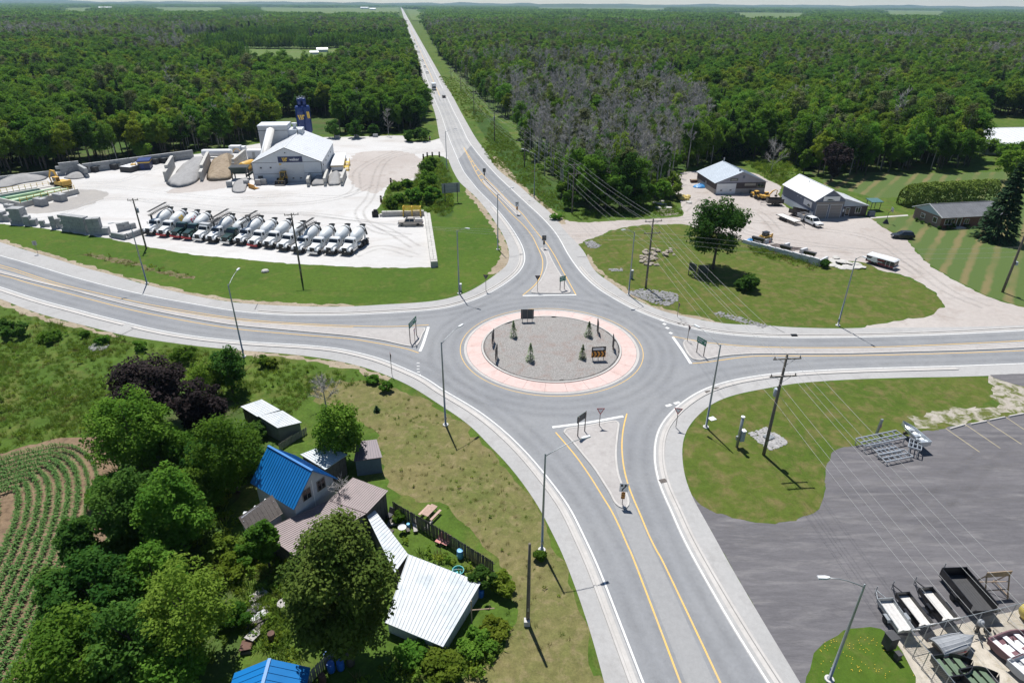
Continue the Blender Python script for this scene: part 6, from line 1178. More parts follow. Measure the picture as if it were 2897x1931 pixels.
MB().box(.35, w-.1, -.12, 0, 3.45, 4.05).build('door_header', m_taupe, t); bd = MB().box(w*.25, w*.80, -.10, -.02, 4.25, 5.35).build('gable_banner', m_signwhite, t); MB().prism([(w*.35, 4.35), (w*.65, 4.35), (w*.52, 4.7), (w*.42, 4.75)], 'y', -.11, -.10).build('banner_motif', m_vgreen, bd)
lt = MB().prism([(w, 0), (w+w2, 0), (w+w2, 2.6), (w, 4.5)], 'y', 1.0, L*.75).build('lean_to_wall', m_palebase, t); MB().box(w+.02, w+w2-.02, .95, 1.0, 0, 2.5).build('lean_to_front', m_brown, t); r2 = MB().box(w+w2+.25, w+w2+.35, .7, L*.75+.3, 2.45, 2.6).build('lean_to_roof', m_roofb, t)
roof_slope(r2, (w+w2+.3, .7, 2.6), (w+w2+.3, L*.75+.3, 2.6), (w-.1, L*.75+.3, 4.68), (w-.1, .7, 4.68), 10, m_whiteroof, rib=.03)
fwin(t, w+1.3, .1, 1.1, 2.1, m_signwhite, .95, 'door', None, 1); fwin(t, w+3.9, .7, 1.4, 1.6, m_signwhite, .95, mull=2); MB().box(w+.4, w+1.0, .92, .95, 1.2, 1.9).build('notice', m_signwhite, t); MB().cyl((w*.4, L*.6, 6.2), (w*.4, L*.6, 7.0), .06).build('vent_pipe', m_galv, rf)
o = thing('garden_canopy', 'small green-roofed canopy beside the workshop', 'canopy', GZ(zA2, 2010, 740), rz)
for x in (-1.2, 1.2):
 for y in (-1, 1): MB().box(x-.06, x+.06, y-.06, y+.06, 0, 2.3).build('post', m_wood, o)
MB().hexa([(-1.6, -1.4, 2.2), (1.6, -1.4, 2.2), (1.6, 1.4, 2.5), (-1.6, 1.4, 2.5)], [(-1.6, -1.4, 2.35), (1.6, -1.4, 2.35), (1.6, 1.4, 2.65), (-1.6, 1.4, 2.65)]).build('roof', M('green_roofing', (.05, .13, .13), .6), o)
o = thing('storage_bin', 'dark storage bin at the lean-to corner', 'bin', GZ(zA2, 1980, 860), rz); MB().box(-.8, .8, -.4, .4, 0, 1.1).build('bin', m_bluegrey, o); MB().box(-.85, .85, -.45, .45, 1.1, 1.2).build('lid', m_vblack, o)
A = GZ(zR8, 930, 905); rzb = R(10); wB, LB = 16.5, 8.6
t, rf = gable('bungalow', 'red brick bungalow with grey shingle roof', 'house', A, rzb, wB, LB, 2.75, 4.55, m_brick, GM('grey_shingles', (.145, .15, .16), (.17, .175, .185), None, big=.3, fine=6, fv=.2), .5, 24, 'x', rib=0)
MB().prism([(-.02, 2.65), (LB+.02, 2.65), (LB/2, 4.5)], 'x', -.06, 0).build('gable_panel', M('pale_blue_siding', (.38, .47, .54), .6, .06), t)
for s in (0, 1): MB().hexa([(-.53, -.53 if s == 0 else LB+.53, 2.55), (-.47, -.53 if s == 0 else LB+.53, 2.55), (-.47, LB/2, 4.6), (-.53, LB/2, 4.6)], [(-.53, -.53 if s == 0 else LB+.53, 2.75), (-.47, -.53 if s == 0 else LB+.53, 2.75), (-.47, LB/2, 4.8), (-.53, LB/2, 4.8)]).build('barge_board', m_signwhite, t)
fwin(t, 1.0, .8, 2.6, 1.4, m_signwhite, 0, mull=3); fwin(t, 6.2, .8, 1.3, 1.2, m_signwhite, 0, mull=2); fwin(t, 10.2, .8, 1.3, 1.2, m_signwhite, 0, mull=2); dr = MB().box(4.3, 5.3, -.06, 0, .2, 2.3).build('door', m_vblack, t); MB().box(4.15, 5.45, -.05, 0, .2, 2.42).build('door_frame', m_signwhite, t)
MB().box(3.6, 6.0, -1.4, 0, 0, .3).build('step', m_blockw, t)
for y0, hh in ((1.2, 1.3), (5.0, 1.1)): f = MB().box(-.06, 0, y0, y0+1.3, .9, .9+hh).build('window', m_signwhite, t); MB().box(-.07, -.06, y0+.1, y0+1.2, 1.0, .8+hh).build('pane', m_glass, f)
for k in range(7):
 o = thing('garden_shrub', 'low shrub in the bed before the bungalow, number %s from its left corner' % ['first', 'second', 'third', 'fourth', 'fifth', 'sixth', 'seventh'][k] if False else ['rounded shrub at the bungalow left corner', 'low shrub under the big bungalow window', 'low shrub left of the bungalow door', 'low shrub right of the bungalow door', 'pale shrub on the bungalow gable side', 'small shrub beside the bungalow path', 'dark shrub below the bungalow side window'][k], 'shrub', Matrix.Translation(A) @ Matrix.Rotation(rzb, 4, 'Z') @ Vector([(-.4, -.6), (1.6, -.8), (3.0, -.7), (6.6, -.8), (-1.0, 2.0), (-1.2, 4), (-1, 6)][k] + ((0,) if True else ())), 0, 'shrubs round the bungalow')
 SHRUBS = globals().setdefault('SHRUBS', []); SHRUBS.append((o, random.uniform(.45, .8)))
pth = sheet('path', [GZ(zR8, *p) for p in ((425, 832), (425, 822), (700, 803), (705, 812))], .03, m_conc); struct(pth, 'narrow white concrete path from workshop to bungalow')
A = G(2800, 408, 3.6); A.z = 0; t, rf = gable('barn', 'long white metal roof of a barn among the trees at right edge', 'building', A, R(8), 34, 30, 3.6, 6.2, m_palebase, m_whiteroof, .4, 18, 'x', rib=.04); fwin(t, 5, .5, 3, 2.4, m_signwhite, 0)
def hill(z, a, b_): A, B = GZ(z, *a), GZ(z, *b_); return A, B, ang(A, B), (B-A).length
A, B, a_, l_ = hill(zA2, (310, 900), (640, 1040))
trailer(A + Vector((0, .8, 0)), a_, 'gooseneck flatbed trailer with white deck beside the dump truck', 6.6, 2.2, M('bleached_white_deck', (.58, .56, .53), .8, .1, 3), .06, m_vblack, 3, False, 2.2, .85, 'flatbed trailer', 10)
A, B, a_, l_ = hill(zA2, (500, 850), (780, 905))
t = trailer(A + Vector((.4, 1.4, 0)), a_-R(8), 'black dump trailer against the workshop wall', 4.2, 2.0, m_sand, 1.0, m_vblack, 2, False, 1.2, .7, 'dump trailer', 6)
A, B, a_, l_ = hill(zA1, (1480, 955), (1760, 960))
trailer(B + Vector((.3, .8, 0)), a_+math.pi, 'black dump trailer beside the small excavators', 4.0, 1.9, m_chassis, 1.1, m_vblack, 2, False, 1.6, .7, 'dump trailer', 5)
A, B, a_, l_ = hill(zA2, (720, 965), (1050, 1110)); c = (A+B)/2 + Vector((.5, .9, .02))
t = pickup(c, a_, 'white crew-cab dump truck parked before the taupe doors', m_vwhite, 'dump', True, 'dump_pickup', .45); t['category'] = 'dump truck'
q = MB(); q.box(-4.4, -1.75, -1.1, -1.02, 1.0, 1.75); q.box(-4.4, -1.75, 1.02, 1.1, 1.0, 1.75); q.box(-1.83, -1.75, -1.1, 1.1, 1.0, 2.0); q.box(-4.4, -4.32, -1.1, 1.1, 1.0, 1.7); q.box(-4.4, -1.75, -1.05, 1.05, .92, 1.0)
q = q.build('dump_body', m_greybox, t); MB().box(-4.3, -1.85, -1.0, 1.0, 1.02, 1.25).build('load', m_sand, q)
excavator(GZ(zA1, 1440, 835), R(15), 'compact yellow excavator with raised boom by the dump trailer', .62, [(1.2, -.2, 1.6), (2.8, -.2, 3.4), (4.0, -.2, 3.9), (5.2, -.2, 3.7), (5.0, -.2, 1.6)]); tractor_wheel_loader(GZ(zA1, 1290, 830) + Vector((0, 1, 0)), R(-75), 'orange-yellow compact loader left of the small excavator').scale = (.62,)*3
skid_steer(GZ(zWL, 400, 225) + Vector((.3, .8, 0)), R(205), 'yellow and black skid steer behind the white retaining wall')
car(GZ(zR8, 672, 985) + Vector((0, .8, .02)), R(172), 'black SUV parked on the driveway edge before the bungalow', m_vblack, True, 'black_suv')
A, B = GZ(zWL, 1795, 505), GZ(zWL, 2175, 613); a_ = ang(A, B); l_ = (B-A).length; hT = hgt(zWL(2175, 613), zWL(2170, 490))
t = thing('concession_trailer', 'long maroon and white concession trailer on the driveway edge', 'trailer', A, a_); m_mar = M('maroon_vinyl', (.18, .03, .045), .45, .15, 1)
MB().box(0, l_, 0, 2.2, .45, hT*.42).build('lower_body', m_mar, t); MB().box(0, l_, .005, 2.195, hT*.42, hT-.15).build('upper_body', M('dark_vinyl_print', (.055, .05, .055), .45, .3, .8), t); rf = MB().loft([[(-.05, -.08, hT-.15), (l_+.1, -.08, hT-.15), (l_+.1, 2.28, hT-.15), (-.05, 2.28, hT-.15)], [(.05, .1, hT+.05), (l_-.2, .1, hT+.05), (l_-.2, 2.1, hT+.05), (.05, 2.1, hT+.05)]]).build('roof', m_whiteroof, t)
MB().box(l_, l_+.25, .05, 2.15, .4, hT*.35).build('front_skirt', m_vwhite, t); w_ = MB().box(l_, l_+.04, .2, 2.0, hT*.42, hT*.85).build('end_window', m_vblack, t); MB().box(l_+.04, l_+.05, .4, 1.8, hT*.5, hT*.78).build('pane', m_glass, w_)
MB().box(l_*.05, l_*.26, -.03, 0, hT*.42, hT*.62).build('white_panel', m_vwhite, t); MB().lathe([(.62, -.02), (.62, .02)], 14, Matrix.Translation((l_*.3, -.02, hT*.62)) @ UPR).build('round_motif', m_vwhite, t)
for k in range(2): MB().box(l_*(.38), l_*(.66-.06*k), -.025, 0, hT*(.70-.2*k), hT*(.76-.2*k)).build('print_line', m_vwhite if k else m_vred, t)
MB().box(l_*.72, l_*.73, -.03, 0, .5, hT*.85).build('door_edge', m_vwhite, t); MB().box(l_*.86, l_*.87, -.03, 0, .5, hT*.85).build('door_edge', m_vwhite, t)
for x in (l_*.27, l_*.38):
 for y in (.05, 2.15): wheel(t, x, y, .36, .22)
MB().box(l_*.2, l_*.45, -.06, 0, .7, .85).build('wheel_arch', m_vwhite, t)
p0, p1, p2 = GZ(zWL, 108, 225), GZ(zWL, 1150, 552), GZ(zWL, 1262, 500); t = thing('retaining_wall', 'long white concrete retaining wall below the gravel yard', 'retaining wall', (0, 0, 0)); m_wcon = M('white_concrete', (.52, .53, .54), .85, .1, 1, dirt=(.36, .37, .37))
for k in range(9):
 a, b_ = p0.lerp(p1, k/9), p0.lerp(p1, (k+1)/9-.004); ribbon([a, b_], -.25, .25, .75+.75*(k/8), .75+.75*(k/8)).build('wall_panel', m_wcon, t)
ribbon([p1, p2], -.25, .25, 1.3, 1.3).build('wall_panel', m_wcon, t)
for k, (a, b_) in enumerate((((400, 240), (480, 215)), ((680, 300), (740, 280)), ((900, 375), (985, 350)))): ribbon([GZ(zWL, *a), GZ(zWL, *b_)], -.3, .3, .9, .9).build('cross_wall', m_wcon, t)
for k, (a, b_) in enumerate((((240, 235), (400, 275)), ((630, 355), (775, 395)), ((955, 440), (1112, 478)))):
 o = thing('steel_trough', ['black steel trough on the wall beside the skid steer', 'black steel trough on the middle of the white wall', 'black steel trough near the right end of white wall'][k], 'trough', GZ(zWL, *a) + Vector((0, .55, .0)), ang(GZ(zWL, *a), GZ(zWL, *b_)), 'black troughs along the white wall'); l_ = (GZ(zWL, *b_)-GZ(zWL, *a)).length
 MB().hexa([(0, -.2, .8), (l_, -.2, .8), (l_, .35, .8), (0, .35, .8)], [(-.1, -.35, 1.45), (l_+.1, -.35, 1.45), (l_+.1, .5, 1.45), (-.1, .5, 1.45)]).build('trough', m_vblack, o); MB().box(.05, l_-.05, -.25, .4, 1.455, 1.47).build('lining', m_darkbox, o); MB().box(.2, .4, -.15, .3, 0, .8).build('foot', m_conv, o); MB().box(l_-.4, l_-.2, -.15, .3, 0, .8).build('foot', m_conv, o)
for u, v, lab in ((475, 225, 'orange cone beside the skid steer'), (722, 285, 'orange cone on the pale slab by the mulch')):
 o = thing('traffic_cone', lab, 'cone', GZ(zWL, u, v)); MB().box(-.25, .25, -.25, .25, 0, .05).build('base', M('cone_orange', (.55, .12, .05), .6), o); MB().lathe([(.18, .05), (.04, .8), (.02, .82)], 10).build('cone', M('cone_orange', (.55, .12, .05)), o, True)
mul = sheet('mulch_patch', roughen([GZ(zWL, *p) for p in ((480, 255), (560, 235), (700, 265), (860, 300), (1060, 320), (850, 335), (790, 365), (640, 310), (520, 290))], .3, .7, True, 4), .02, GM('dark_mulch', (.05, .04, .04), (.09, .075, .07), (.25, .22, .2), big=.4, mid=.9, fine=7, fv=.4)); struct(mul, 'spilled dark mulch on the gravel by the wall')
o = thing('basketball_hoop', 'basketball hoop on a dark stand beside the path', 'basketball hoop', GZ(zR8, 537, 868), R(170)); MB().hexa([(-.6, -.5, 0), (.6, -.5, 0), (.6, .5, 0), (-.6, .5, 0)], [(-.15, -.15, 1.0), (.15, -.15, 1.0), (.15, .15, 1.0), (-.15, .15, 1.0)]).build('stand', m_vblack, o); MB().tube([(0, 0, .9), (0, 0, 2.6), (-.6, 0, 3.2)], .06, 5).build('pole', m_vblack, o)
b_ = MB().box(-.66, -.62, -.75, .75, 2.9, 3.9).build('backboard', m_galv, o); MB().tube([(-.9+.23*math.cos(a), .23*math.sin(a), 3.05) for a in np.linspace(0, 6.28, 13)], .02, 4).build('rim', m_orange, b_)
# ------------------------------------------------------------------ stones
m_stone = M('pale_limestone', (.31, .27, .215), .9, .25, 1.6, dirt=(.22, .19, .15), bump=.3); m_grey = M('grey_riprap', (.235, .232, .23), .9, .4, 2.5, bump=.3)
def rock_mesh(seed, flat=.7, mat=None, sub=1):
 rnd = random.Random(seed); mb = MB(); rings = []; n = 9
 for k, (r, z) in enumerate(((.55, 0), (.92, .18), (1.0, .45), (.72, .82), (.25, 1.0))): rings.append([(r*math.cos(2*math.pi*i/n)*rnd.uniform(.78, 1.15), r*math.sin(2*math.pi*i/n)*rnd.uniform(.78, 1.15), z*flat*rnd.uniform(.9, 1.12)) for i in range(n)])
 mb.loft(rings); return mb.mesh('stone', mat or m_stone)
ROCKS = [rock_mesh(s) for s in range(8)]; SLABS = [rock_mesh(s, .3, m_blockw) for s in range(20, 24)]
def rocks(name, cat, spots, meshes, labf, group, zr=(.4, .9)):
 for k, (p, s, z) in enumerate(spots):
  o = link(name, meshes[k % len(meshes)]); o.location = (p.x, p.y, z); o.scale = (s, s*random.uniform(.7, 1), s*random.uniform(.75, 1.1)); o.rotation_euler = (random.uniform(-.15, .15), random.uniform(-.15, .15), random.uniform(0, 6)); tag(o, labf(k), cat, group)
rs = random.Random(3)
sp = [(GZ(zR6, rs.uniform(1765, 1925), rs.uniform(965, 1100)), rs.uniform(.4, .72), rs.choice((0, 0, .35))) for _ in range(34)] + [(GZ(zR6, rs.uniform(1965, 2060), rs.uniform(960, 1030)), rs.uniform(.35, .6), rs.choice((0, .3))) for _ in range(12)]
rocks('boulder', 'boulder', sp, ROCKS, lambda k: 'tan boulder in the pile beside the utility pole' if k < 34 else 'tan boulder in the smaller pile right of utility pole', 'boulders piled on the northeast lawn')
sp = [(GZ(zWL, u, v), rs.uniform(.8, 1.2), z) for u, v, z in ((1360, 545, 0), (1420, 560, 0), (1480, 580, 0), (1560, 575, 0), (1640, 545, 0), (1660, 580, 0), (1390, 500, 0), (1450, 510, .2), (1520, 510, .2), (1580, 530, .2), (1350, 480, 0), (1500, 485, 0), (1745, 565, 0), (1690, 525, 0), (1400, 440, 0))]
rocks('stone_slab', 'stone slab', sp, SLABS, lambda k: 'flat pale stone slab in the heap left of concession trailer', 'stone slabs left of the concession trailer')
sp = [(GZ(zR6, u, v), rs.uniform(.8, 1.1), .02) for u, v in ((1895, 545), (1930, 555), (1955, 530), (1975, 560), (1990, 585), (2010, 590), (1920, 590))]
rocks('stone_slab', 'stone slab', sp, SLABS, lambda k: 'flat pale stone beside the weedy bank at driveway', 'flat stones by the driveway bank')
for k, (u, v) in enumerate(((225, 490), (255, 500), (240, 515), (280, 520), (300, 500), (310, 545))):
 o = link('stone_pallet', SLABS[k % 4]); o.location = GZ(zR7, u, v); o.scale = (1.1, .8, 1.6); o.rotation_euler = (0, 0, k); o.data = o.data if k > 4 else rock_mesh(40+k, .5, M('yellow_wrap', (.55, .42, .12), .6, .15, 2)); tag(o, 'yellow-wrapped stone bundle beside the gravel yard' if k < 5 else 'bare stone bundle beside the yellow ones', 'stone bundle', 'stone bundles beside the gravel yard')
def riprap(name, label, z, pts, n, s, mat):
 c = [GZ(z, *p) for p in pts]; xs = [p.x for p in c]; ys = [p.y for p in c]; mb = MB(); rn = random.Random(n); protos = [rock_mesh(i, .6) for i in (50, 51, 52)]; k = 0
 vv = [[Vector(v.co) for v in me.vertices] for me in protos]; ff = [[tuple(f.vertices) for f in me.polygons] for me in protos]
 def inside(x, y):
  r = False; j = len(c)-1
  for i in range(len(c)):
   if (c[i].y > y) != (c[j].y > y) and x < (c[j].x-c[i].x)*(y-c[i].y)/(c[j].y-c[i].y)+c[i].x: r = not r
   j = i
  return r
 while k < n:
  x, y = rn.uniform(min(xs), max(xs)), rn.uniform(min(ys), max(ys))
  if not inside(x, y): k += .2; continue
  k += 1; q = rn.randrange(3); m_ = Matrix.Translation((x, y, 0)) @ Matrix.Rotation(rn.uniform(0, 6), 4, 'Z') @ Matrix.Scale(s*rn.uniform(.6, 1.3), 4); mb.add([m_ @ v for v in vv[q]], ff[q])
 o = mb.build(name, mat); stuff(o, label, 'stones'); return o
riprap('drain_stones', 'grey stone drain bed beside the utility pole foot', zR6, ((1660, 1335), (1800, 1305), (2095, 1350), (2090, 1420), (2000, 1460), (1900, 1440), (1700, 1370)), 700, .2, m_grey)
riprap('drain_stones', 'grey stones at the culvert by the driveway mouth', zR6, ((1265, 890), (1330, 880), (1415, 925), (1380, 950), (1300, 945)), 260, .18, m_grey); riprap('drain_stones', 'sparse grey stones on the lawn below the culvert', zR6, ((1480, 1135), (1600, 1130), (1610, 1148), (1500, 1152)), 60, .2, m_grey)
riprap('drain_stones', 'band of pale stones along the northeast kerb', zS7, ((375, 85), (420, 70), (600, 120), (730, 160), (690, 172), (540, 135), (400, 98)), 320, .16, m_grey); riprap('drain_stones', 'square bed of pale stones around the big utility pole', zS7, ((603, 845), (715, 808), (850, 895), (830, 920), (745, 952), (690, 920)), 600, .15, M('pale_riprap', (.33, .32, .31), .9, .3, 2.5))
riprap('drain_stones', 'grey stones in the meadow near the west road', zS1, ((710, 530), (780, 485), (870, 505), (850, 540), (760, 548)), 130, .24, m_grey); riprap('drain_stones', 'scattered rubble stones at the driveway bank', zR6, ((1900, 600), (2050, 600), (2110, 650), (1950, 665)), 140, .2, m_stone)
o = thing('drain_grate', 'square metal drain grate among stones at utility pole', 'drain grate', GZ(zS7, 728, 873) + Vector((0, 0, .18)), .5); MB().box(-.55, .55, -.45, .45, 0, .06).build('frame', m_galv, o)
for k in range(5): MB().box(-.45+.2*k, -.38+.2*k, -.38, .38, .06, .1).build('bar', m_galv, o)
# ------------------------------------------------------------------ boat yard and parking lot, lower right
for a, b_ in (((1880, 818), (1975, 790)), ((2012, 788), (2115, 768)), ((2130, 763), (2232, 742)), ((2255, 738), (2353, 720))):
 A, B = GZ(zS7, *a), GZ(zS7, *b_); o = thing('parking_kerb', ['pale kerb stone at parking bay, first from left', 'pale kerb stone at parking bay, second from left', 'pale kerb stone at parking bay, third from left', 'pale kerb stone at the right frame edge'][int((a[0]-1880)/125)], 'parking kerb', A, ang(A, B), 'kerb stones of the parking bays'); l_ = (B-A).length
 MB().hexa([(0, -.12, 0), (l_, -.12, 0), (l_, .12, 0), (0, .12, 0)], [(.04, -.08, .16), (l_-.04, -.08, .16), (l_-.04, .08, .16), (.04, .08, .16)]).build('stone', m_conc, o)
lotobj = [o for o in bpy.data.objects if o.name == 'parking_lot'][0]
for a, b_ in (((1855, 812), (2075, 965)), ((1985, 790), (2205, 940)), ((2115, 768), (2338, 913)), ((2240, 742), (2400, 850))): paint('bay_line', [zS7(*a), zS7(*b_)], .10, GM('faded_bay_paint_%d' % a[0], (.42, .36, .22), (.36, .31, .2), None, big=.6, fine=8, fv=.2, bump=0), .012, 3, lotobj)
m_alu = M('bright_aluminium', (.58, .61, .63), .35, .08, 2, metal=.7)
def dock(a, b_, wd, rows, z, lab, leg=True):
 A, B = GZ(zS7, *a), GZ(zS7, *b_); l_ = (B-A).length; o = thing('dock_frame', lab, 'dock frame', A, ang(A, B), 'aluminium dock frames')
 for y in (0, wd/2, wd): MB().box(0, l_, y-.05, y+.05, z-.09, z+.09).build('long_beam', m_alu, o)
 for k in range(rows+1): MB().box(l_*k/rows-.04, l_*k/rows+.04, 0, wd, z-.05, z+.05).build('cross_bar', m_alu, o)
 for x in (.2, l_-.2):
  for y in (0, wd): MB().box(x-.05, x+.05, y-.05, y+.05, 0, z).build('leg', m_alu, o)
dock((1330, 965), (1590, 910), 1.5, 8, .9, 'long aluminium dock frame lying on the lawn edge'); dock((1430, 1005), (1560, 980), 1.4, 5, .6, 'short aluminium dock frame in front of the long one'); dock((1470, 1045), (1640, 1010), 1.3, 5, .45, 'aluminium dock frame nearest the camera in the rack'); dock((1600, 975), (1680, 1000), 1.8, 3, 1.1, 'aluminium lift frame beside the small skiff')
def boat(loc, rz, label, L=4.4, W=1.7, hull=None, inside=None, over=False, seats=3, h=.7):
 """open boat, bow to local +x; over turns it keel up"""
 o = thing('skiff', label, 'boat', loc, rz); hull = hull or m_alu; N = 12; rings = []; inn = []
 for k in range(N+1):
  f = k/N; x = L*(f-.5); wd = W/2*(1 if f < .45 else max(.03, 1-((f-.45)/.55)**2.2)); sh = h*(1+.25*max(0, f-.5)); kz = .12*max(0, f-.6)**2*6*h
  rings.append([(x, -wd, sh), (x, -wd*.86, sh*.35+kz*.4), (x, -wd*.35, kz+.03), (x, 0, kz), (x, wd*.35, kz+.03), (x, wd*.86, sh*.35+kz*.4), (x, wd, sh), (x, wd*.9, sh), (x, wd*.76, sh*.42+kz*.4), (x, 0, kz+.16), (x, -wd*.76, sh*.42+kz*.4), (x, -wd*.9, sh)])
 mb = MB().loft(rings)
 z0 = .55
 if over: mb.v = [(x, -y, z0+h*1.1-z) for x, y, z in mb.v]
 else: mb.v = [(x, y, z+z0*.6) for x, y, z in mb.v]
 b = mb.build('hull', hull, o)
 if not over:
  MB().box(-L*.47, L*.2, -W*.33, W*.33, z0*.6+.2, z0*.6+.22).build('floor', inside or m_signwhite, b)
  for k in range(seats): x = -L*.42+k*L*.27; MB().box(x, x+.45, -W*.41, W*.41, z0*.6+.34, z0*.6+.42).build('seat', inside or m_signwhite, b)
  MB().box(-L*.5-.02, -L*.5+.05, -W*.45, W*.45, z0*.6+.15, z0*.6+h).build('transom', hull, b)
 else:
  for y in (-.5, -.25, 0, .25, .5): MB().tube([(-L*.48, y*W*.7, z0+h*1.1-.03*abs(y)*4), (L*.25, y*W*.55, z0+h*1.1-.05*abs(y)*4)], .025, 4).build('keel_strip', m_greybox, b)
  for s in (-1, 1): MB().box(-L*.5, L*.1, s*W*.46-.02, s*W*.46+.02, z0+.1, z0+.3).build('red_band', m_vred, b)
 for x in (-L*.3, L*.2): MB().box(x-.06, x+.06, -W*.45, W*.45, 0, z0*.6+.05 if not over else z0+.05).build('bunk', m_wood, o)
 for s in (-1, 1): wheel(o, -L*.1, s*W*.52, .26, .16)
 return o
A, B = GZ(zS7, 1700, 955), GZ(zS7, 1570, 840); boat((A+B)/2 + Vector((0, 0, .5)), ang(A, B), 'small silver skiff on top of the dock frames', 4.2, 1.3, m_alu, m_alu)
A, B = GZ(zBO, 760, 1190), GZ(zBO, 1230, 1060); boat((A+B)/2, ang(A, B), 'upturned silver boat with red sides behind the fence', (B-A).length*1.05, 1.75, M('dull_aluminium_hull', (.30, .31, .32), .5, .15, 2, metal=.4), None, True)
A, B = GZ(zBO, 1600, 1210), GZ(zBO, 2080, 1020); boat((A+B)/2, ang(A, B), 'large open boat with white deck at the right edge', (B-A).length*1.05, 2.0, M('maroon_boat_side', (.16, .08, .09), .5, .1), m_signwhite)
A, B = GZ(zBO, 1850, 1500), GZ(zBO, 2250, 1330); boat((A+B)/2, ang(A, B), 'open boat with white seats at the bottom right corner', (B-A).length*1.05, 1.9, m_greybox, m_signwhite)
m_olive = M('olive_green_boat', (.10, .15, .09), .6, .1); A, B = GZ(zBO, 800, 1450), GZ(zBO, 1220, 1390); boat((A+B)/2, ang(A, B), 'square dark boat with olive green benches', (B-A).length*1.05, 1.9, m_vblack, m_olive, False, 3)
A, B = GZ(zBO, 1180, 1640), GZ(zBO, 1560, 1560); boat((A+B)/2, ang(A, B), 'second olive benched boat cut by the bottom frame edge', (B-A).length*1.05, 1.9, m_vblack, m_olive, False, 3)
def lot_trailer(rear_l, rear_r, front_l, lab, paint_, deck, side, tongue=1.3):
 A, B, C = GZ(zS8, *rear_l, .5), GZ(zS8, *rear_r, .5), GZ(zS8, *front_l, .5); W = (B-A).length; c = (A+B)/2; d = C-A; d.z = 0; t = trailer(Vector((c.x, c.y, 0)), math.atan2(d.y, d.x), lab, d.length, W, deck, side, paint_, 1, True, tongue, .5, 'trailer', 9, 'trailers parked in the lot'); return t
m_wdeck = M('whitewashed_deck', (.56, .545, .52), .85, .12, 4, dirt=(.46, .44, .41))
lot_trailer((1000, 1140), (1130, 1130), (830, 890), 'galvanised trailer with white deck, leftmost in the row', m_galv, m_wdeck, .35); lot_trailer((1175, 1095), (1285, 1080), (985, 845), 'black-framed trailer with white deck, second in the row', m_vblack, m_wdeck, .38); lot_trailer((1370, 1050), (1480, 1030), (1175, 810), 'black-framed trailer with white deck, third in the row', m_vblack, m_wdeck, .42)
lot_trailer((1620, 1000), (1790, 945), (1370, 690), 'large black dump trailer at the right of the row', m_vblack, m_darkbox, .9, 1.0)
A, B = GZ(zS8, 1715, 865), GZ(zS8, 1905, 850); o = thing('timber_stand', 'tall tan timber A-frame stand beside the black trailer', 'timber frame', A, ang(A, B)); l_ = (B-A).length; m_tim = M('tan_timber', (.30, .22, .15), .8, .2, 3)
MB().box(-.1, l_+.1, .55, .62, 2.0, 2.6).build('top_panel', m_tim, o)
for x in (0, l_): MB().tube([(x, -.2, 0), (x, .6, 2.2)], .06, 4).build('front_leg', m_tim, o); MB().tube([(x, 1.6, 0), (x, .6, 2.2)], .06, 4).build('rear_leg', m_tim, o); MB().tube([(x, -.2, .3), (x, 1.6, .3)], .05, 4).build('foot_rail', m_tim, o)
MB().tube([(0, .1, .9), (l_, .1, .9)], .05, 4).build('cross_rail', m_tim, o); MB().tube([(0, 1.5, .4), (l_, .3, 1.6)], .04, 4).build('diagonal_brace', m_tim, o)
mm, nt, b = base_mat('chain_link_mesh'); v = _obj(nt); w1 = nt.nodes.new('ShaderNodeTexWave'); w1.inputs['Scale'].default_value = 3.2; w1.bands_direction = 'DIAGONAL'; nt.links.new(v, w1.inputs['Vector'])
mp = nt.nodes.new('ShaderNodeMapping'); mp.inputs['Scale'].default_value = (-1, -1, 1); nt.links.new(v, mp.inputs[0]); w2 = nt.nodes.new('ShaderNodeTexWave'); w2.inputs['Scale'].default_value = 3.2; w2.bands_direction = 'DIAGONAL'; nt.links.new(mp.outputs[0], w2.inputs['Vector'])
mx = _math(nt, 'MAXIMUM', w1.outputs['Fac'], w2.outputs['Fac']); al = _math(nt, 'MULTIPLY', _ramp(nt, mx, .93, .97), .75); nt.links.new(al, b.inputs['Alpha']); b.inputs['Base Color'].default_value = (.30, .32, .34, 1); b.inputs['Metallic'].default_value = .4; b.inputs['Roughness'].default_value = .5; m_chain = mm
def chain_fence(A, B, lab, n):
 t = thing('chain_link_fence', lab, 'fence', A, ang(A, B)); l_ = (B-A).length
 for k in range(n+1): MB().tube([(l_*k/n, 0, 0), (l_*k/n, 0, 2.15)], .035, 5).build('post', m_galv, t)
 for k in range(n): MB().add([(l_*k/n, 0, .05), (l_*(k+1)/n, 0, .05), (l_*(k+1)/n, 0, 2.05), (l_*k/n, 0, 2.05)], [(0, 1, 2, 3)]).build('mesh_panel', m_chain, t)
 MB().tube([(0, 0, 2.08), (l_, 0, 2.08)], .028, 5).build('top_rail', m_galv, t); return t
FC = GZ(zBO, 358, 1082); hF = 2.1; FB = G(*zBO(1975, 490), hF); FB.z = 0; FA = G(*zBO(800, 1640), 0); FD = FB + (FB-FC)*.4
chain_fence(FC, FD, 'chain-link fence between trailers and boat yard', 9); chain_fence(FC, FA + (FA-FC)*.4, 'chain-link fence along the lawn island', 5)
for u, v, sx, h, lab in ((140, 1110, .75, 1.25, 'tall dark cabinet on the lawn island'), (255, 1270, .38, .55, 'short dark post box on the lawn island')):
 o = thing('dark_cabinet', lab, 'cabinet', GZ(zBO, u, v), .25); MB().box(-sx*.25, sx*.25, -.15, .15, 0, .35).build('foot', m_chassis, o); MB().box(-sx/2, sx/2, -sx/2, sx/2, .35, .35+h).build('box', m_darkbox, o); MB().box(-sx/2-.04, sx/2+.04, -sx/2-.04, sx/2+.04, .35+h, .4+h).build('lid', m_darkbox, o)
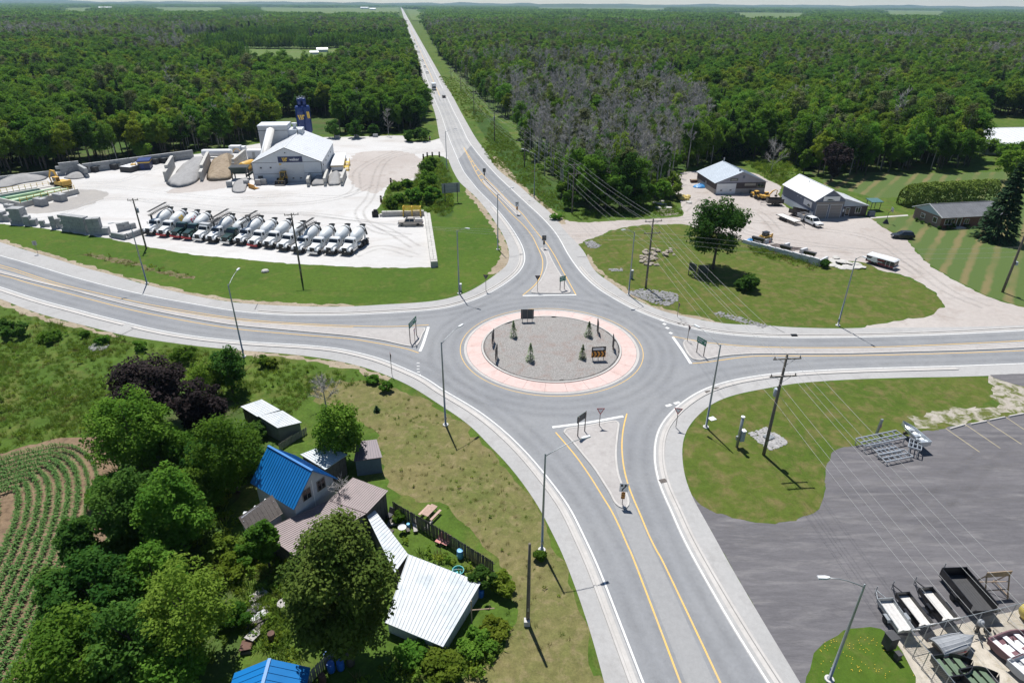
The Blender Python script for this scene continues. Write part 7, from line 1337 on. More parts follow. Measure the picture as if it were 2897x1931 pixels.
o = thing('yellow_tank', 'yellow cylindrical tank lying at the right edge', 'tank', GZ(zBO, 1960, 740), R(15)); MB().lathe([(.2, -.2), (.7, 0), (.8, .3), (.8, 2.2), (.2, 2.4)], 16, Matrix.Translation((0, 0, .85)) @ Matrix.Rotation(R(90), 4, 'Y')).build('tank', M('tank_yellow', (.62, .50, .12), .5, .12), o, True); MB().box(.3, 1.9, -.5, .5, 0, .3).build('cradle', m_wood, o)
t = thing('boat_trailer', 'empty boat trailer frame with rollers behind the fence', 'boat trailer', GZ(zBO, 1290, 950), R(-18))
MB().tube([(0, 0, .45), (3.2, 0, .45)], .06, 4).build('spine', m_conv, t)
for k in range(5): MB().box(.3+.6*k, .38+.6*k, -.8, .8, .42, .5).build('cross_bar', m_conv, t); MB().cyl((.34+.6*k, -.5, .55), (.34+.6*k, .5, .55), .06, n=6).build('roller', m_tyre, t)
for s in (-1, 1): wheel(t, 1.2, s*.9, .28, .18)
o = thing('outboard_motor', 'grey and black outboard motor standing in boat yard', 'outboard motor', GZ(zBO, 1330, 890)); MB().lathe([(.16, .9), (.24, 1.0), (.24, 1.35), (.14, 1.5)], 10).build('cowl', m_greybox, o, True); MB().box(-.06, .06, -.1, .1, .05, .9).build('leg', m_vblack, o); MB().lathe([(.1, .0), (.14, .08), (.05, .2)], 8).build('propeller', m_vblack, o)
# ------------------------------------------------------------------ farmstead, lower left
m_blue = M('bright_blue_steel_roof', (.006, .145, .40), .4, .08, .6); m_hwhite = M('whitewashed_wall', (.48, .49, .52), .8, .12, 1.5, dirt=(.33, .33, .34)); m_brownroof = M('mauve_brown_steel_roof', (.22, .165, .16), .55, .14, .8); m_wht = M('bright_white_steel', (.50, .52, .53), .6, .10, .8, dirt=(.25, .32, .36), spec=.2); m_shin = GM('brown_grey_shingles', (.135, .115, .105), (.165, .145, .13), None, big=.4, fine=5, fv=.25); m_oldwood = M('weathered_boards', (.10, .09, .08), .9, .3, 2.5)
E1 = G(*zS2(735, 1520), 4.0); E1.z = 0; rzH = R(55.5); wH, LH = 5.1, 6.6
t, rf = gable('farmhouse', 'small white farmhouse with steep bright blue metal roof', 'house', E1 + Vector((math.cos(rzH), math.sin(rzH), 0))*.2 + Vector((-math.sin(rzH), math.cos(rzH), 0))*.35, rzH, wH-.4, LH-.6, 4.1, 6.6, m_hwhite, m_blue, .35, 20, rib=.045)
for x in (1.0, 2.75): fwin(t, x, 3.6, 1.0, 1.25, M('grey_timber', (.22, .2, .18), .8), 0, mull=2)
MB().box(2.2, 2.3, -.03, 0, 0, 5.4).build('corner_batten', m_signwhite, t)
def flat_roof_house(name, label, cat, quad, hs, wall_m, roof_m, n, edge=0, rib=.04, z=None, inset=.25):
 """shed with one sloping sheet roof; quad are roof corner pixels in order, hs their heights; sheets run from edge 0-1 to 3-2"""
 V = [G(*q, h) for q, h in zip(quad, hs)]; c = sum(V, Vector())/4; c.z = 0; t = thing(name, label, cat, c); L_ = [v-c for v in V]; cen = sum(L_, Vector())/4
 ins = [Vector((v.x+(cen.x-v.x)*inset/ max((v-cen).length, .1), v.y+(cen.y-v.y)*inset/max((v-cen).length, .1), v.z-.08)) for v in L_]
 MB().hexa([(v.x, v.y, 0) for v in ins], ins).build('wall', wall_m, t)
 for i in range(4):    # boards on each wall
  a, b_ = ins[i], ins[(i+1) % 4]; l_ = Vector((b_.x-a.x, b_.y-a.y)).length; nb = max(3, int(l_/.45)); nrm = Vector((b_.y-a.y, -(b_.x-a.x), 0)).normalized()
  if nrm.dot(a-cen) < 0: nrm = -nrm
  for k in range(nb):
   f = (k+.5)/nb; p = a.lerp(b_, f); e = (Vector((b_.x-a.x, b_.y-a.y, 0))/nb)*.44
   MB().hexa([(p.x-e.x, p.y-e.y, 0), (p.x+e.x, p.y+e.y, 0), (p.x+e.x+nrm.x*.025, p.y+e.y+nrm.y*.025, 0), (p.x-e.x+nrm.x*.025, p.y-e.y+nrm.y*.025, 0)], [(p.x-e.x, p.y-e.y, p.z-.05), (p.x+e.x, p.y+e.y, p.z-.05), (p.x+e.x+nrm.x*.025, p.y+e.y+nrm.y*.025, p.z-.05), (p.x-e.x+nrm.x*.025, p.y-e.y+nrm.y*.025, p.z-.05)]).build('wall_board', wall_m, t)
 r = MB().tube([L_[0], L_[1]], .05, 4).build('roof', roof_m, t); roof_slope(r, L_[0], L_[1], L_[2], L_[3], n, roof_m, .06, rib); return t
shed = flat_roof_house('metal_shed', 'big shed with ribbed shiny white metal roof', 'shed', [zS4(1185, 1105), zS4(1630, 1290), zS4(1920, 800), zS4(1365, 585)], (1.35, 1.35, 1.7, 1.7), m_hwhite, m_wht, 18, rib=.06)
flat_roof_house('connecting_roof', 'narrow white metal roof joining house and big shed', 'shed', [zS4(1040, 275), zS4(1262, 725), zS4(1362, 585), zS4(1103, 242)], (2.2, 1.8, 1.8, 2.2), m_oldwood, m_wht, 18)
flat_roof_house('brown_roof_wing', 'mauve-brown metal roofed wing behind the dark-timbered porch', 'house wing', [zS4(760, 172), zS4(1045, 272), zS4(1210, 100), zS4(940, 0)], (3.0, 2.8, 3.4, 3.5), m_oldwood, m_brownroof, 18); flat_roof_house('brown_roof_wing', 'mauve-brown metal roof in front of the blue-roofed house', 'house wing', [zS4(245, 412), zS4(490, 592), zS4(1040, 276), zS4(758, 174)], (2.6, 2.4, 2.76, 2.98), m_oldwood, m_brownroof, 18)
t = flat_roof_house('shingle_wing', 'grey-brown shingle roofed wing with three small vents', 'house wing', [zS4(150, 442), zS4(405, 272), zS4(325, 130), zS4(65, 305)], (2.9, 2.9, 4.3, 4.3), m_hwhite, m_shin, 9, rib=0)
c0 = t.location.copy()
for u, v in ((120, 280), (200, 235), (278, 182)): p = GZ(zS4, u, v, 3.9)-c0; MB().box(p.x-.16, p.x+.16, p.y-.16, p.y+.16, 3.75, 4.1).build('roof_vent', m_galv, t)
flat_roof_house('twin_shed', 'white-roofed shed, the farther of the twin pair', 'shed', [zS2(400, 715), zS2(605, 655), zS2(440, 560), zS2(250, 625)], (2.2, 2.2, 2.5, 2.5), m_oldwood, m_wht, 8, rib=.02); flat_roof_house('twin_shed', 'white-roofed shed, the nearer of the twin pair', 'shed', [zS2(580, 815), zS2(795, 765), zS2(625, 660), zS2(410, 710)], (2.1, 2.1, 2.4, 2.4), M('grey_shed_boards', (.18, .19, .19), .85, .15, 2), m_wht, 8, rib=.02)
flat_roof_house('garden_shed', 'blue-grey shed with dark mauve metal roof by the dry lawn', 'shed', [zS2(1255, 1110), zS2(1510, 1075), zS2(1460, 915), zS2(1290, 935)], (2.2, 2.2, 2.7, 2.7), M('blue_grey_boards', (.10, .14, .19), .8, .15, 2), M('dark_mauve_steel', (.12, .085, .10), .55, .1, 1), 10)
flat_roof_house('silver_shed', 'shed with worn silver roof beside the blue-roofed house', 'shed', [zS2(1000, 1185), zS2(1200, 1050), zS2(1010, 960), zS2(780, 1050)], (2.6, 2.6, 3, 3), m_oldwood, M('worn_silver_steel', (.42, .47, .50), .5, .2, 1), 10)
B0 = G(*zS4(60, 1490), 2.3); B1 = G(*zS4(590, 1452), 2.3); a_ = ang(B0, B1)
t, rf = gable('blue_shed', 'small shed with blue metal gable roof at the bottom edge', 'shed', Vector((B0.x, B0.y, 0)) + Vector((math.sin(a_), -math.cos(a_), 0))*4.6, a_, (B1-B0).length, 4.4, 2.3, 3.5, m_oldwood, m_blue, .25, 9, rib=.04)
def board_fence(a, b_, h, lab, z=zS4, mat=None, step=.2, gap=.04):
 A, B = GZ(z, *a), GZ(z, *b_); l_ = (B-A).length; t = thing('board_fence', lab, 'fence', A, ang(A, B)); n = int(l_/step); me = MB().prism([(0, 0), (step-gap, 0), (step-gap, h-.06), ((step-gap)/2, h), (0, h-.06)], 'y', -.012, .012).mesh('board', mat or m_oldwood)
 for k in range(n): o = link('board', me, t); o.location = (k*step, random.uniform(-.01, .01), random.uniform(-.06, .02)); o.rotation_euler = (0, random.uniform(-.02, .02), 0)
 for zz in (.4, h-.35): MB().box(0, l_, .014, .06, zz, zz+.09).build('rail', m_oldwood, t)
board_fence((1250, 275), (1600, 480), 1.7, 'weathered board fence behind the junk, upper stretch'); board_fence((1600, 480), (2020, 745), 1.7, 'weathered board fence behind the junk, lower stretch'); board_fence((605, 1580), (840, 1340), 1.3, 'leaning board fence below the big round tree', zS4, M('pale_old_boards', (.24, .23, .21), .9, .25, 2)); board_fence((600, 1015), (850, 860), 1.0, 'low plank fence beside the twin sheds', zS2, M('pale_old_boards', (.24, .23, .21)))
m_barrel = M('blue_barrel_plastic', (.02, .12, .42), .4, .15, 2); m_rust = M('rusty_steel', (.10, .05, .035))
for u, v, mt, lab, s in ((1760, 610, M('light_blue_plastic', (.10, .35, .60), .4), 'light blue barrel at the board fence', 1), (752, 1400, m_barrel, 'blue barrel in tree shade, upper of three', .95), (778, 1475, m_barrel, 'blue barrel in tree shade, lower of three', 1), (850, 1460, m_barrel, 'blue barrel in tree shade, right of three', .95), (1918, 905, m_barrel, 'blue barrel at the corner of the big shed', .9), (328, 1245, m_rust, 'rusty barrel on the weedy ground', 1), (712, 1560, m_rust, 'rusty barrel beside the blue shed', .9), (1365, 385, M('light_blue_plastic', (.10, .35, .60)), 'pale blue bucket among the junk', .6), (1110, 1950-1350, m_rust, 'rusty pail hidden behind the round tree', .5)):
 o = thing('barrel', lab, 'barrel', GZ(zS4, u, v)); MB().lathe([(.27*s, 0), (.30*s, .1*s), (.31*s, .45*s), (.30*s, .82*s), (.27*s, .9*s)], 12).build('drum', mt, o, True); MB().lathe([(.285*s, .9*s), (.285*s, .93*s), (.1, .94*s)], 12).build('lid', mt, o); MB().lathe([(.318*s, .3*s), (.318*s, .33*s)], 12).build('hoop', mt, o)
for u, v, lab in ((440, 1548+0, 'rusty barrel at the bottom edge under trees, left'), (460, 1550, 'rusty barrel at the bottom edge under trees, right')):
 o = thing('barrel', lab, 'barrel', GZ(zS3, u*2.45 if False else (1085 if 'left' in lab else 1135), v)); MB().lathe([(.3, 0), (.32, .4), (.3, .85)], 12).build('drum', m_rust, o); MB().lathe([(.25, .86), (.25, .87)], 12).build('opening', m_grille, o)
o = thing('picnic_table', 'weathered pink-brown picnic table on the dry lawn', 'picnic table', GZ(zS4, 1530, 290), R(60)); m_pic = M('pinkish_boards', (.42, .29, .23), .85, .2, 3)
for k in range(5): MB().box(-.85, .85, -.36+.15*k, -.23+.15*k, .70, .74).build('top_board', m_pic, o)
for s in (-1, 1):
 MB().box(-.85, .85, s*.72-.13, s*.72+.13, .42, .46).build('bench', m_pic, o); MB().tube([(s*.6, -.72, 0), (s*.6, -.2, .7)], .05, 4).build('leg', m_pic, o); MB().tube([(s*.6, .72, 0), (s*.6, .2, .7)], .05, 4).build('leg', m_pic, o)
for u, v, lab, mt in ((1600, 505, 'faded pink lounge chair by the board fence', M('faded_pink_fabric', (.46, .20, .18), .8)), (1220, 310, 'dark folded chair beside the brown roof', m_darkbox), (1650, 520, 'small pink stool beside the lounge chair', M('faded_pink_fabric', (.46, .20, .18)))):
 o = thing('garden_chair', lab, 'chair', GZ(zS4, u, v), R(-30)); MB().box(-.3, .3, -.3, .3, .38, .44).build('seat', mt, o); MB().hexa([(-.3, .25, .4), (.3, .25, .4), (.3, .32, .4), (-.3, .32, .4)], [(-.3, .5, 1.0), (.3, .5, 1.0), (.3, .56, 1.0), (-.3, .56, 1.0)]).build('backrest', mt, o)
 for x in (-.26, .26):
  for y in (-.26, .26): MB().box(x-.025, x+.025, y-.025, y+.025, 0, .38).build('leg', m_galv, o)
o = thing('round_table', 'round white tabletop lying in the weeds', 'table', GZ(zS4, 415, 990)); MB().lathe([(.5, .5), (.52, .53), (.5, .56), (.1, .57)], 18).build('top', m_beige, o); MB().cyl((0, 0, 0), (0, 0, .5), .06).build('leg', m_galv, o)
o = thing('satellite_dish', 'pale round dish leaning among the junk', 'dish', GZ(zS4, 1320, 420)); MB().lathe([(.05, .55), (.3, .6), (.42, .72), (.40, .74), (.28, .63), (.05, .58)], 14).build('dish', m_signwhite, o); MB().cyl((0, 0, 0), (0, 0, .56), .04).build('stand', m_galv, o)
rj = random.Random(9)
for k in range(16):
 u, v = ((rj.uniform(160, 320), rj.uniform(900, 1180)) if k < 9 else (rj.uniform(1210, 1560), rj.uniform(360, 470))); o = thing('timber_scrap', 'loose grey plank in the heap left of the round tree' if k < 9 else 'loose scrap plank among the junk at the fence', 'plank', GZ(zS4, u, v), rj.uniform(0, 3), 'scrap planks left of the round tree' if k < 9 else 'scrap planks at the fence')
 l_ = rj.uniform(.8, 1.9); MB().box(-l_/2, l_/2, -.18, .18, .05+.04*(k % 9), .09+.04*(k % 9)).build('plank', m_oldwood if k % 3 else m_beige, o); MB().box(-l_/2+.1, -l_/2+.2, -.25, .25, .02+.04*(k % 9), .05+.04*(k % 9)).build('batten', m_oldwood, o)
for k in range(5):
 o = thing('scrap_panel', ['grey door panel flat on the plank heap', 'pale cracked panel on the plank heap', 'white panel at the lower end of plank heap', 'dark panel under the plank heap', 'red metal frame below the plank heap'][k], 'scrap panel', GZ(zS4, *((215, 1080), (222, 910), (190, 1210), (190, 1010), (130, 1300))[k]), .6+k*.3); MB().box(-.7, .7, -.45, .45, .25, .3, Matrix.Rotation(.08*k, 4, 'Y')).build('panel', (m_greybox, m_beige, m_beige, m_darkbox, m_rust)[k], o); MB().box(-.6, -.5, -.4, .4, 0, .26).build('support', m_oldwood, o)
tarp(zS3, 1215, 1395, .55, .5, 'bright blue tarp bundle under the bottom trees', m_tarp)
o = thing('washing_tub', 'teal tub behind the big shed', 'tub', GZ(zS4, 1745, 735)); MB().lathe([(.4, 0), (.55, .5), (.5, .5), (.36, .06)], 14).build('tub', M('teal_plastic', (.02, .35, .38), .4), o); MB().tube([(-.5, 0, .5), (0, 0, .62), (.5, 0, .5)], .02, 4).build('handle', m_galv, o)
o = thing('clothes_post', 'tan T-shaped clothes post beside the big shed', 'clothes post', GZ(zS4, 1850, 1150), R(8)); MB().tube([(0, 0, 0), (0, 0, 3.3)], .06, 6).build('post', m_tim, o); MB().tube([(0, 0, 2.2), (1.9, .1, 2.0)], .05, 6).build('arm', m_tim, o); MB().tube([(1.5, .1, 2.05), (1.52, .1, 2.5)], .03, 4).build('peg', m_tim, o)
# ------------------------------------------------------------------ vegetation
m_bark = M('bark', (.10, .085, .07), .95, .3, 3); m_deadbark = M('bare_grey_bark', (.36, .34, .325), .95, .2, 3)
def leaf_mat(name, dark, light, trans=.5, ivar=.36):
 m_, nt, b = base_mat(name); at = nt.nodes.new('ShaderNodeAttribute'); at.attribute_name = 'tint'; oi = nt.nodes.new('ShaderNodeObjectInfo')
 c = _mix(nt, at.outputs['Fac'], dark, light)
 hs = nt.nodes.new('ShaderNodeHueSaturation'); nt.links.new(c, hs.inputs['Color'])
 mr = nt.nodes.new('ShaderNodeMapRange'); mr.inputs[3].default_value = 1-ivar; mr.inputs[4].default_value = 1+ivar; nt.links.new(oi.outputs['Random'], mr.inputs[0]); nt.links.new(mr.outputs[0], hs.inputs['Value'])
 mh = nt.nodes.new('ShaderNodeMapRange'); mh.inputs[3].default_value = .5+.02*ivar/.35; mh.inputs[4].default_value = .5-.012*ivar/.35; nt.links.new(_math(nt, 'FRACT', _math(nt, 'MULTIPLY', oi.outputs['Random'], 7.31)), mh.inputs[0]); nt.links.new(mh.outputs[0], hs.inputs['Hue'])
 nt.links.new(hs.outputs[0], b.inputs['Base Color']); b.inputs['Roughness'].default_value = .8; b.inputs['Specular IOR Level'].default_value = .06
 tr = nt.nodes.new('ShaderNodeBsdfTranslucent'); t2 = _mix(nt, .5, hs.outputs[0], (light[0]*1.5, light[1]*1.45, light[2]*.8)); nt.links.new(t2, tr.inputs[0])
 mx = nt.nodes.new('ShaderNodeMixShader'); mx.inputs[0].default_value = trans; nt.links.new(b.outputs[0], mx.inputs[1]); nt.links.new(tr.outputs[0], mx.inputs[2]); nt.links.new(mx.outputs[0], nt.nodes['Material Output'].inputs['Surface']); return m_
L_green = leaf_mat('leaves_green', (.058, .138, .016), (.130, .235, .030)); L_dark = leaf_mat('leaves_dark_green', (.032, .092, .016), (.080, .165, .028)); L_light = leaf_mat('leaves_light_green', (.105, .185, .022), (.190, .285, .042)); L_purple = leaf_mat('leaves_purple', (.014, .011, .011), (.036, .026, .027), .12); L_con = leaf_mat('needles_dark', (.018, .045, .020), (.040, .078, .030), .1); L_cedar = leaf_mat('cedar_foliage', (.065, .105, .016), (.165, .205, .038), .12); L_spruce = leaf_mat('young_spruce_needles', (.10, .155, .07), (.19, .24, .10), .12); L_grey = leaf_mat('sparse_grey_green', (.100, .120, .050), (.15, .17, .07), .2); L_grass = leaf_mat('tall_grass_blades', (.095, .165, .022), (.185, .265, .050), .3, .4); L_straw = leaf_mat('straw_blades', (.16, .14, .05), (.25, .21, .09), .25, .3); L_corn = leaf_mat('corn_leaves', (.085, .180, .05), (.17, .29, .09), .25, .1); L_yel = leaf_mat('leaves_yellow_green', (.125, .180, .018), (.205, .265, .034))
def quads_mesh(name, V, tint, mat, extra=None):
 """V: (n,4,3) array of quads; tint per quad; extra: MB with second material"""
 n = len(V); nv = n*4; ev = np.array(extra.v, dtype=np.float32).reshape(-1, 3) if extra else np.zeros((0, 3), np.float32); ef = extra.f if extra else []
 me = bpy.data.meshes.new(name); me.vertices.add(nv+len(ev)); me.vertices.foreach_set('co', np.concatenate([V.reshape(-1, 3), ev]).astype(np.float32).ravel())
 tot = [4]*n + [len(f) for f in ef]; st = np.concatenate([[0], np.cumsum(tot)[:-1]]).astype(np.int32); idx = list(range(nv)) + [nv+i for f in ef for i in f]
 me.loops.add(len(idx)); me.loops.foreach_set('vertex_index', idx); me.polygons.add(len(tot)); me.polygons.foreach_set('loop_start', st); me.polygons.foreach_set('loop_total', tot)
 me.materials.append(mat)
 if extra: me.materials.append(extra.mat); me.polygons.foreach_set('material_index', [0]*n+[1]*len(ef))
 me.update(calc_edges=True); a = me.attributes.new('tint', 'FLOAT', 'POINT'); a.data.foreach_set('value', np.concatenate([np.repeat(np.clip(tint, 0, 1), 4), np.zeros(len(ev))]).astype(np.float32)); me.validate(); return me
def unit(a): return a/np.maximum(np.linalg.norm(a, axis=-1, keepdims=True), 1e-6)
def leaf_quads(rg, pos, nrm, size, el=1.0, axis=None):
 n = len(pos); nrm = unit(nrm); ref = unit(rg.normal(size=(n, 3))) if axis is None else axis; a = unit(np.cross(nrm, ref)) if axis is None else unit(ref); b = unit(np.cross(nrm, a)); s = (size*rg.uniform(.6, 1.35, (n, 1)))
 return np.stack([pos-a*s*el, pos-b*s*.62, pos+a*s*el, pos+b*s*.62], 1)
def blobs(rg, H, Rr, z0, nb, shape):
 d = unit(rg.normal(size=(nb, 3))); d[:, 2] = d[:, 2]*.95+.05; k = rg.uniform(.45, .86, (nb, 1)); hz = (H-z0)/2
 c = d*k*np.array([Rr, Rr, hz]) + np.array([0, 0, (H+z0)/2]); f = np.clip((c[:, 2]-z0)/(H-z0), 0, 1)
 if shape == 'cone': g = 1.25*(1-f)**.85+.05
 elif shape == 'egg': g = np.where(f < .35, .75+.7*f, 1.05-(f-.35)**2*1.1)
 elif shape == 'flat': g = np.where(f > .5, 1.05, .8+.4*f)
 else: g = np.ones(nb)
 c[:, :2] *= g[:, None]; return c, f
def crown(seed, H, Rr, z0, n, leaf, shape='round', nb=40, br=(.20, .36), droop=0.0, tv=.3):
 rg = np.random.default_rng(seed); c, f = blobs(rg, H, Rr, z0, nb, shape); rad = Rr*rg.uniform(br[0], br[1], nb)*(np.where(shape == 'cone', 1.1-.8*f, 1)); bt = rg.uniform(.5-tv, .5+tv, nb)
 w = rad**2; w = w/w.sum(); k = rg.choice(nb, n, p=w); d = unit(rg.normal(size=(n, 3))+np.array([0, 0, .25])); p = c[k] + d*rad[k][:, None]*rg.uniform(.55, 1.08, (n, 1))*np.array([1, 1, .85])
 p[:, 2] = np.maximum(p[:, 2], .15); nr = d*.6 + rg.normal(size=(n, 3))*.5 + np.array([0, 0, .75])
 if droop: q = leaf_quads(rg, p, nr, leaf, 1.5, unit(d*np.array([1, 1, .2])-np.array([0, 0, droop]) + rg.normal(size=(n, 3))*.25))
 else: q = leaf_quads(rg, p, nr, leaf)
 return q, np.clip(bt[k]+rg.uniform(-.25, .25, n), 0, 1), c
def trunk_mb(seed, H, r, cents, nl=8, lean=0.0, mat=None):
 rn = random.Random(seed); mb = MB(); top = H*.82; path = [(lean*f*H*.1 + rn.uniform(-.03, .03)*H*f*.6, rn.uniform(-.03, .03)*H*f*.6, top*f) for f in (0, .15, .35, .55, .75, 1)]; mb.tube(path, [r*1.25, r, r*.85, r*.65, r*.4, r*.12], 7)
 cs = list(cents); rn.shuffle(cs)
 for c in cs[:nl]:
  z = max(.12*H, min(c[2]*.72, top*.9)); f = z/top; i = min(4, int(f*5)); b0 = Vector(path[i]).lerp(Vector(path[i+1]), min(1, max(0, f*5-i))); e = Vector(c); mb.tube([b0, b0.lerp(e, .5)+Vector((0, 0, .05*H*rn.uniform(0, 1))), e], [r*.42, r*.26, r*.07], 5)
 mb.mat = mat or m_bark; return mb
def bare(seed, H, Rr, r, ntw, mat, z0=.3, wid=.035):
 """leafless tree: trunk, limbs and fine twigs"""
 rg = np.random.default_rng(seed); rn = random.Random(seed); mb = MB(); mb.mat = mat; path = [Vector((rn.uniform(-.02, .02)*H*f, rn.uniform(-.02, .02)*H*f, H*f)) for f in np.linspace(0, 1, 6)]; mb.tube(path, [r*1.1, r*.9, r*.7, r*.5, r*.3, r*.08], 5); tips = []
 for k in range(14):
  f = rn.uniform(z0, .95); b0 = path[min(4, int(f*5))].lerp(path[min(4, int(f*5))+1], f*5-min(4, int(f*5))); a = rn.uniform(0, 6.28); l_ = Rr*(1.15-f*.7)*rn.uniform(.7, 1.1); e = b0 + Vector((math.cos(a)*l_, math.sin(a)*l_, l_*rn.uniform(.5, 1.3))); mb.tube([b0, b0.lerp(e, .5)+Vector((0, 0, -.05*l_)), e], [r*.3, r*.18, r*.05], 4); tips.append((b0, e))
 k = rg.integers(0, len(tips), ntw); t = rg.uniform(.25, 1, ntw)[:, None]; B = np.array([tips[i][0] for i in k]); E = np.array([tips[i][1] for i in k]); p = B+(E-B)*t; d = unit(unit(E-B)*.6 + rg.normal(size=(ntw, 3))*.6 + np.array([0, 0, .35])); ln = Rr*rg.uniform(.18, .42, (ntw, 1)); sd = unit(np.cross(d, rg.normal(size=(ntw, 3))))*wid
 return np.stack([p-sd, p+sd, p+d*ln+sd*.3, p+d*ln-sd*.3], 1), rg.uniform(0, 1, ntw), mb
def conifer(seed, H, Rr, n, leaf, z0=.06, wh=22, tip=1.0):
 rg = np.random.default_rng(seed); lev = rg.integers(0, wh, n); f = (lev+rg.uniform(.0, .5, n))/wh; per = rg.uniform(.82, 1.12, (wh, 9)); br_ = rg.integers(0, 9, n); a = (br_+lev*.37)*2*np.pi/9 + rg.normal(size=n)*.16; rr = Rr*(1-f)**.9*per[lev, br_]; u = rg.uniform(.15, 1, n)**.6
 p = np.stack([np.cos(a)*rr*u, np.sin(a)*rr*u, H*(z0+(1-z0)*f)-rr*u*.28 + .1], 1); out = unit(np.stack([np.cos(a), np.sin(a), -.35+.3*rg.normal(size=n)], 1)); nr = np.stack([np.cos(a)*.4, np.sin(a)*.4, np.ones(n)], 1)+rg.normal(size=(n, 3))*.45
 q = leaf_quads(rg, p, nr, leaf, 1.5, out); mb = MB(); mb.tube([(0, 0, 0), (0, 0, H*.5), (0, 0, H*.985)], [H*.016, H*.01, .01], 6); mb.mat = m_bark; return q, rg.uniform(.1, .9, n), mb
PROTO = []
def proto(q, t, mat, mb, kind):
 PROTO.append((quads_mesh('crown', q, t, mat), mb.mesh('trunk', mb.mat, True), quads_mesh('mass_tree', q, t, mat, mb), kind))
def add_leafy(seed, H, Rr, z0, n, leaf, mat, kind, shape='round', nb=26, r=.16, tm=None, **kw):
 q, t, c = crown(seed, H, Rr, z0, n, leaf, shape, nb, **kw); proto(q, t, mat, trunk_mb(seed, H, r, c, 5, mat=tm), kind)
for s in range(3): add_leafy(100+s, 13+s, 4.1, 2.5, 4200, .23, (L_green, L_green, L_dark)[s], 'leafy', 'egg', 70, br=(.15, .28))
for s in range(2): add_leafy(110+s, 12.5+s, 3.6, 3.0, 3800, .22, L_light if s == 0 else L_yel, 'light', 'egg', 64, br=(.15, .28))
for s in range(3): add_leafy(120+s, 15.5+s*.8, 2.1, 5.2, 1300, .21, (L_green, L_light, L_grey)[s], 'slim', 'egg', 34, .13, m_deadbark, br=(.25, .5))
for s in range(4): q, t, mb = bare(130+s, 15+s, 1.9, .19, 480, m_deadbark, .42, .028); proto(q, t, m_deadbark, mb, 'bare')
for s in range(2): q, t, mb = conifer(140+s, 12+2*s, 2.5, 3000, .22); proto(q, t, L_con, mb, 'conifer')
for s in range(2): add_leafy(150+s, 5.5, 2.6, .3, 2000, .19, (L_light, L_green)[s], 'bush', 'flat', 18, .07)
for s in range(2):   # grey half-dead trees: twigs with a few leaves
 q, t, mb = bare(160+s, 15, 2.4, .12, 260, m_deadbark, .3, .028); q2, t2, c2 = crown(161+s, 14.5, 2.2, 6, 650, .21, 'egg', 24); PROTO.append((quads_mesh('crown', q2, t2, L_grey), mb.mesh('trunk', m_deadbark), quads_mesh('mass_tree', q2, t2, L_grey, mb), 'half'))
KI = {}
for i, p_ in enumerate(PROTO): KI.setdefault(p_[3], []).append(i)
def in_poly(c, x, y):
 r = False; j = len(c)-1
 for i in range(len(c)):
  if (c[i][1] > y) != (c[j][1] > y) and x < (c[j][0]-c[i][0])*(y-c[i][1])/(c[j][1]-c[i][1])+c[i][0]: r = not r
  j = i
 return r
FOR_L = [(-2500, 640), (-300, 545), (0, 499), (126, 481), (306, 461), (549, 431), (640, 416), (700, 398), (760, 390), (850, 383), (943, 379), (1040, 377), (1130, 373), (1185, 371), (1208, 330), (1192, 270), (1178, 205), (1160, 140), (1145, 85), (1134, 45), (1126, 12), (-2500, -20)]
FOR_R = [(1180, 20), (1195, 60), (1206, 90), (1222, 120), (1255, 170), (1318, 240), (1356, 275), (1395, 320), (1462, 352), (1475, 420), (1530, 485), (1600, 570), (1664, 592), (1760, 588), (1824, 576), (1880, 556), (1900, 520), (1915, 485), (1985, 470), (2095, 460), (2180, 440), (2262, 480), (2300, 500), (2434, 500), (2506, 486), (2644, 480), (2740, 474), (2765, 330), (3000, 330), (3100, 520), (5500, 700), (5500, 40), (2000, 12)]
CLEAR = [[(215, 430), (250, 370), (330, 355), (400, 360), (400, 400), (330, 440)], [(515, 103), (800, 98), (1000, 112), (1122, 112), (1140, 150), (1020, 178), (890, 212), (650, 212), (590, 180), (520, 150)], [(1160, 50), (1178, 50), (1200, 92), (1190, 95)], [(2752, 330), (3000, 330), (3000, 478), (2850, 474), (2775, 430)], [(780, 330), (960, 330), (960, 400), (780, 400)]]
FARF = [[(150, 24), (285, 22), (285, 46), (150, 48)], [(415, 22), (650, 22), (650, 44), (415, 46)], [(715, 24), (1128, 22), (1128, 50), (715, 48)], [(1150, 28), (1215, 27), (1230, 60), (1165, 60)], [(2065, 36), (2300, 38), (2300, 66), (2065, 64)], [(2480, 30), (2700, 32), (2700, 56), (2480, 56)], [(1500, 20), (1900, 22), (1900, 34), (1500, 32)]]
def density_kind(p, px, rn):
 """which kind of tree stands at a place: patches of bare grey stems among green"""
 g = mnoise.noise(Vector((p.x*.011, p.y*.007, 3.1))) + .45*mnoise.noise(Vector((p.x*.04, p.y*.03, 9.7))); x, y = px
 g += .1
 if 1440 < x < 1990 and 268 < y < 575: g -= .95*(1 if x < 1900 else .65)
 if x < 1250 and 90 < y < 135 and x < 600: g -= .35
 if x < 1215: g += .1
 if x > 2050 and y > 300: g += .35
 u = rn.random(); g2 = mnoise.noise(Vector((p.x*.02, p.y*.013, 21)))
 if g >= -.12 and u > .12: return ('light' if u < .75 else 'leafy') if g2 > .22 else ('leafy' if g2 < -.1 and u < .7 else ('conifer' if g2 < -.38 else density_mix(g, rn.random())))
 return density_mix(g, u)
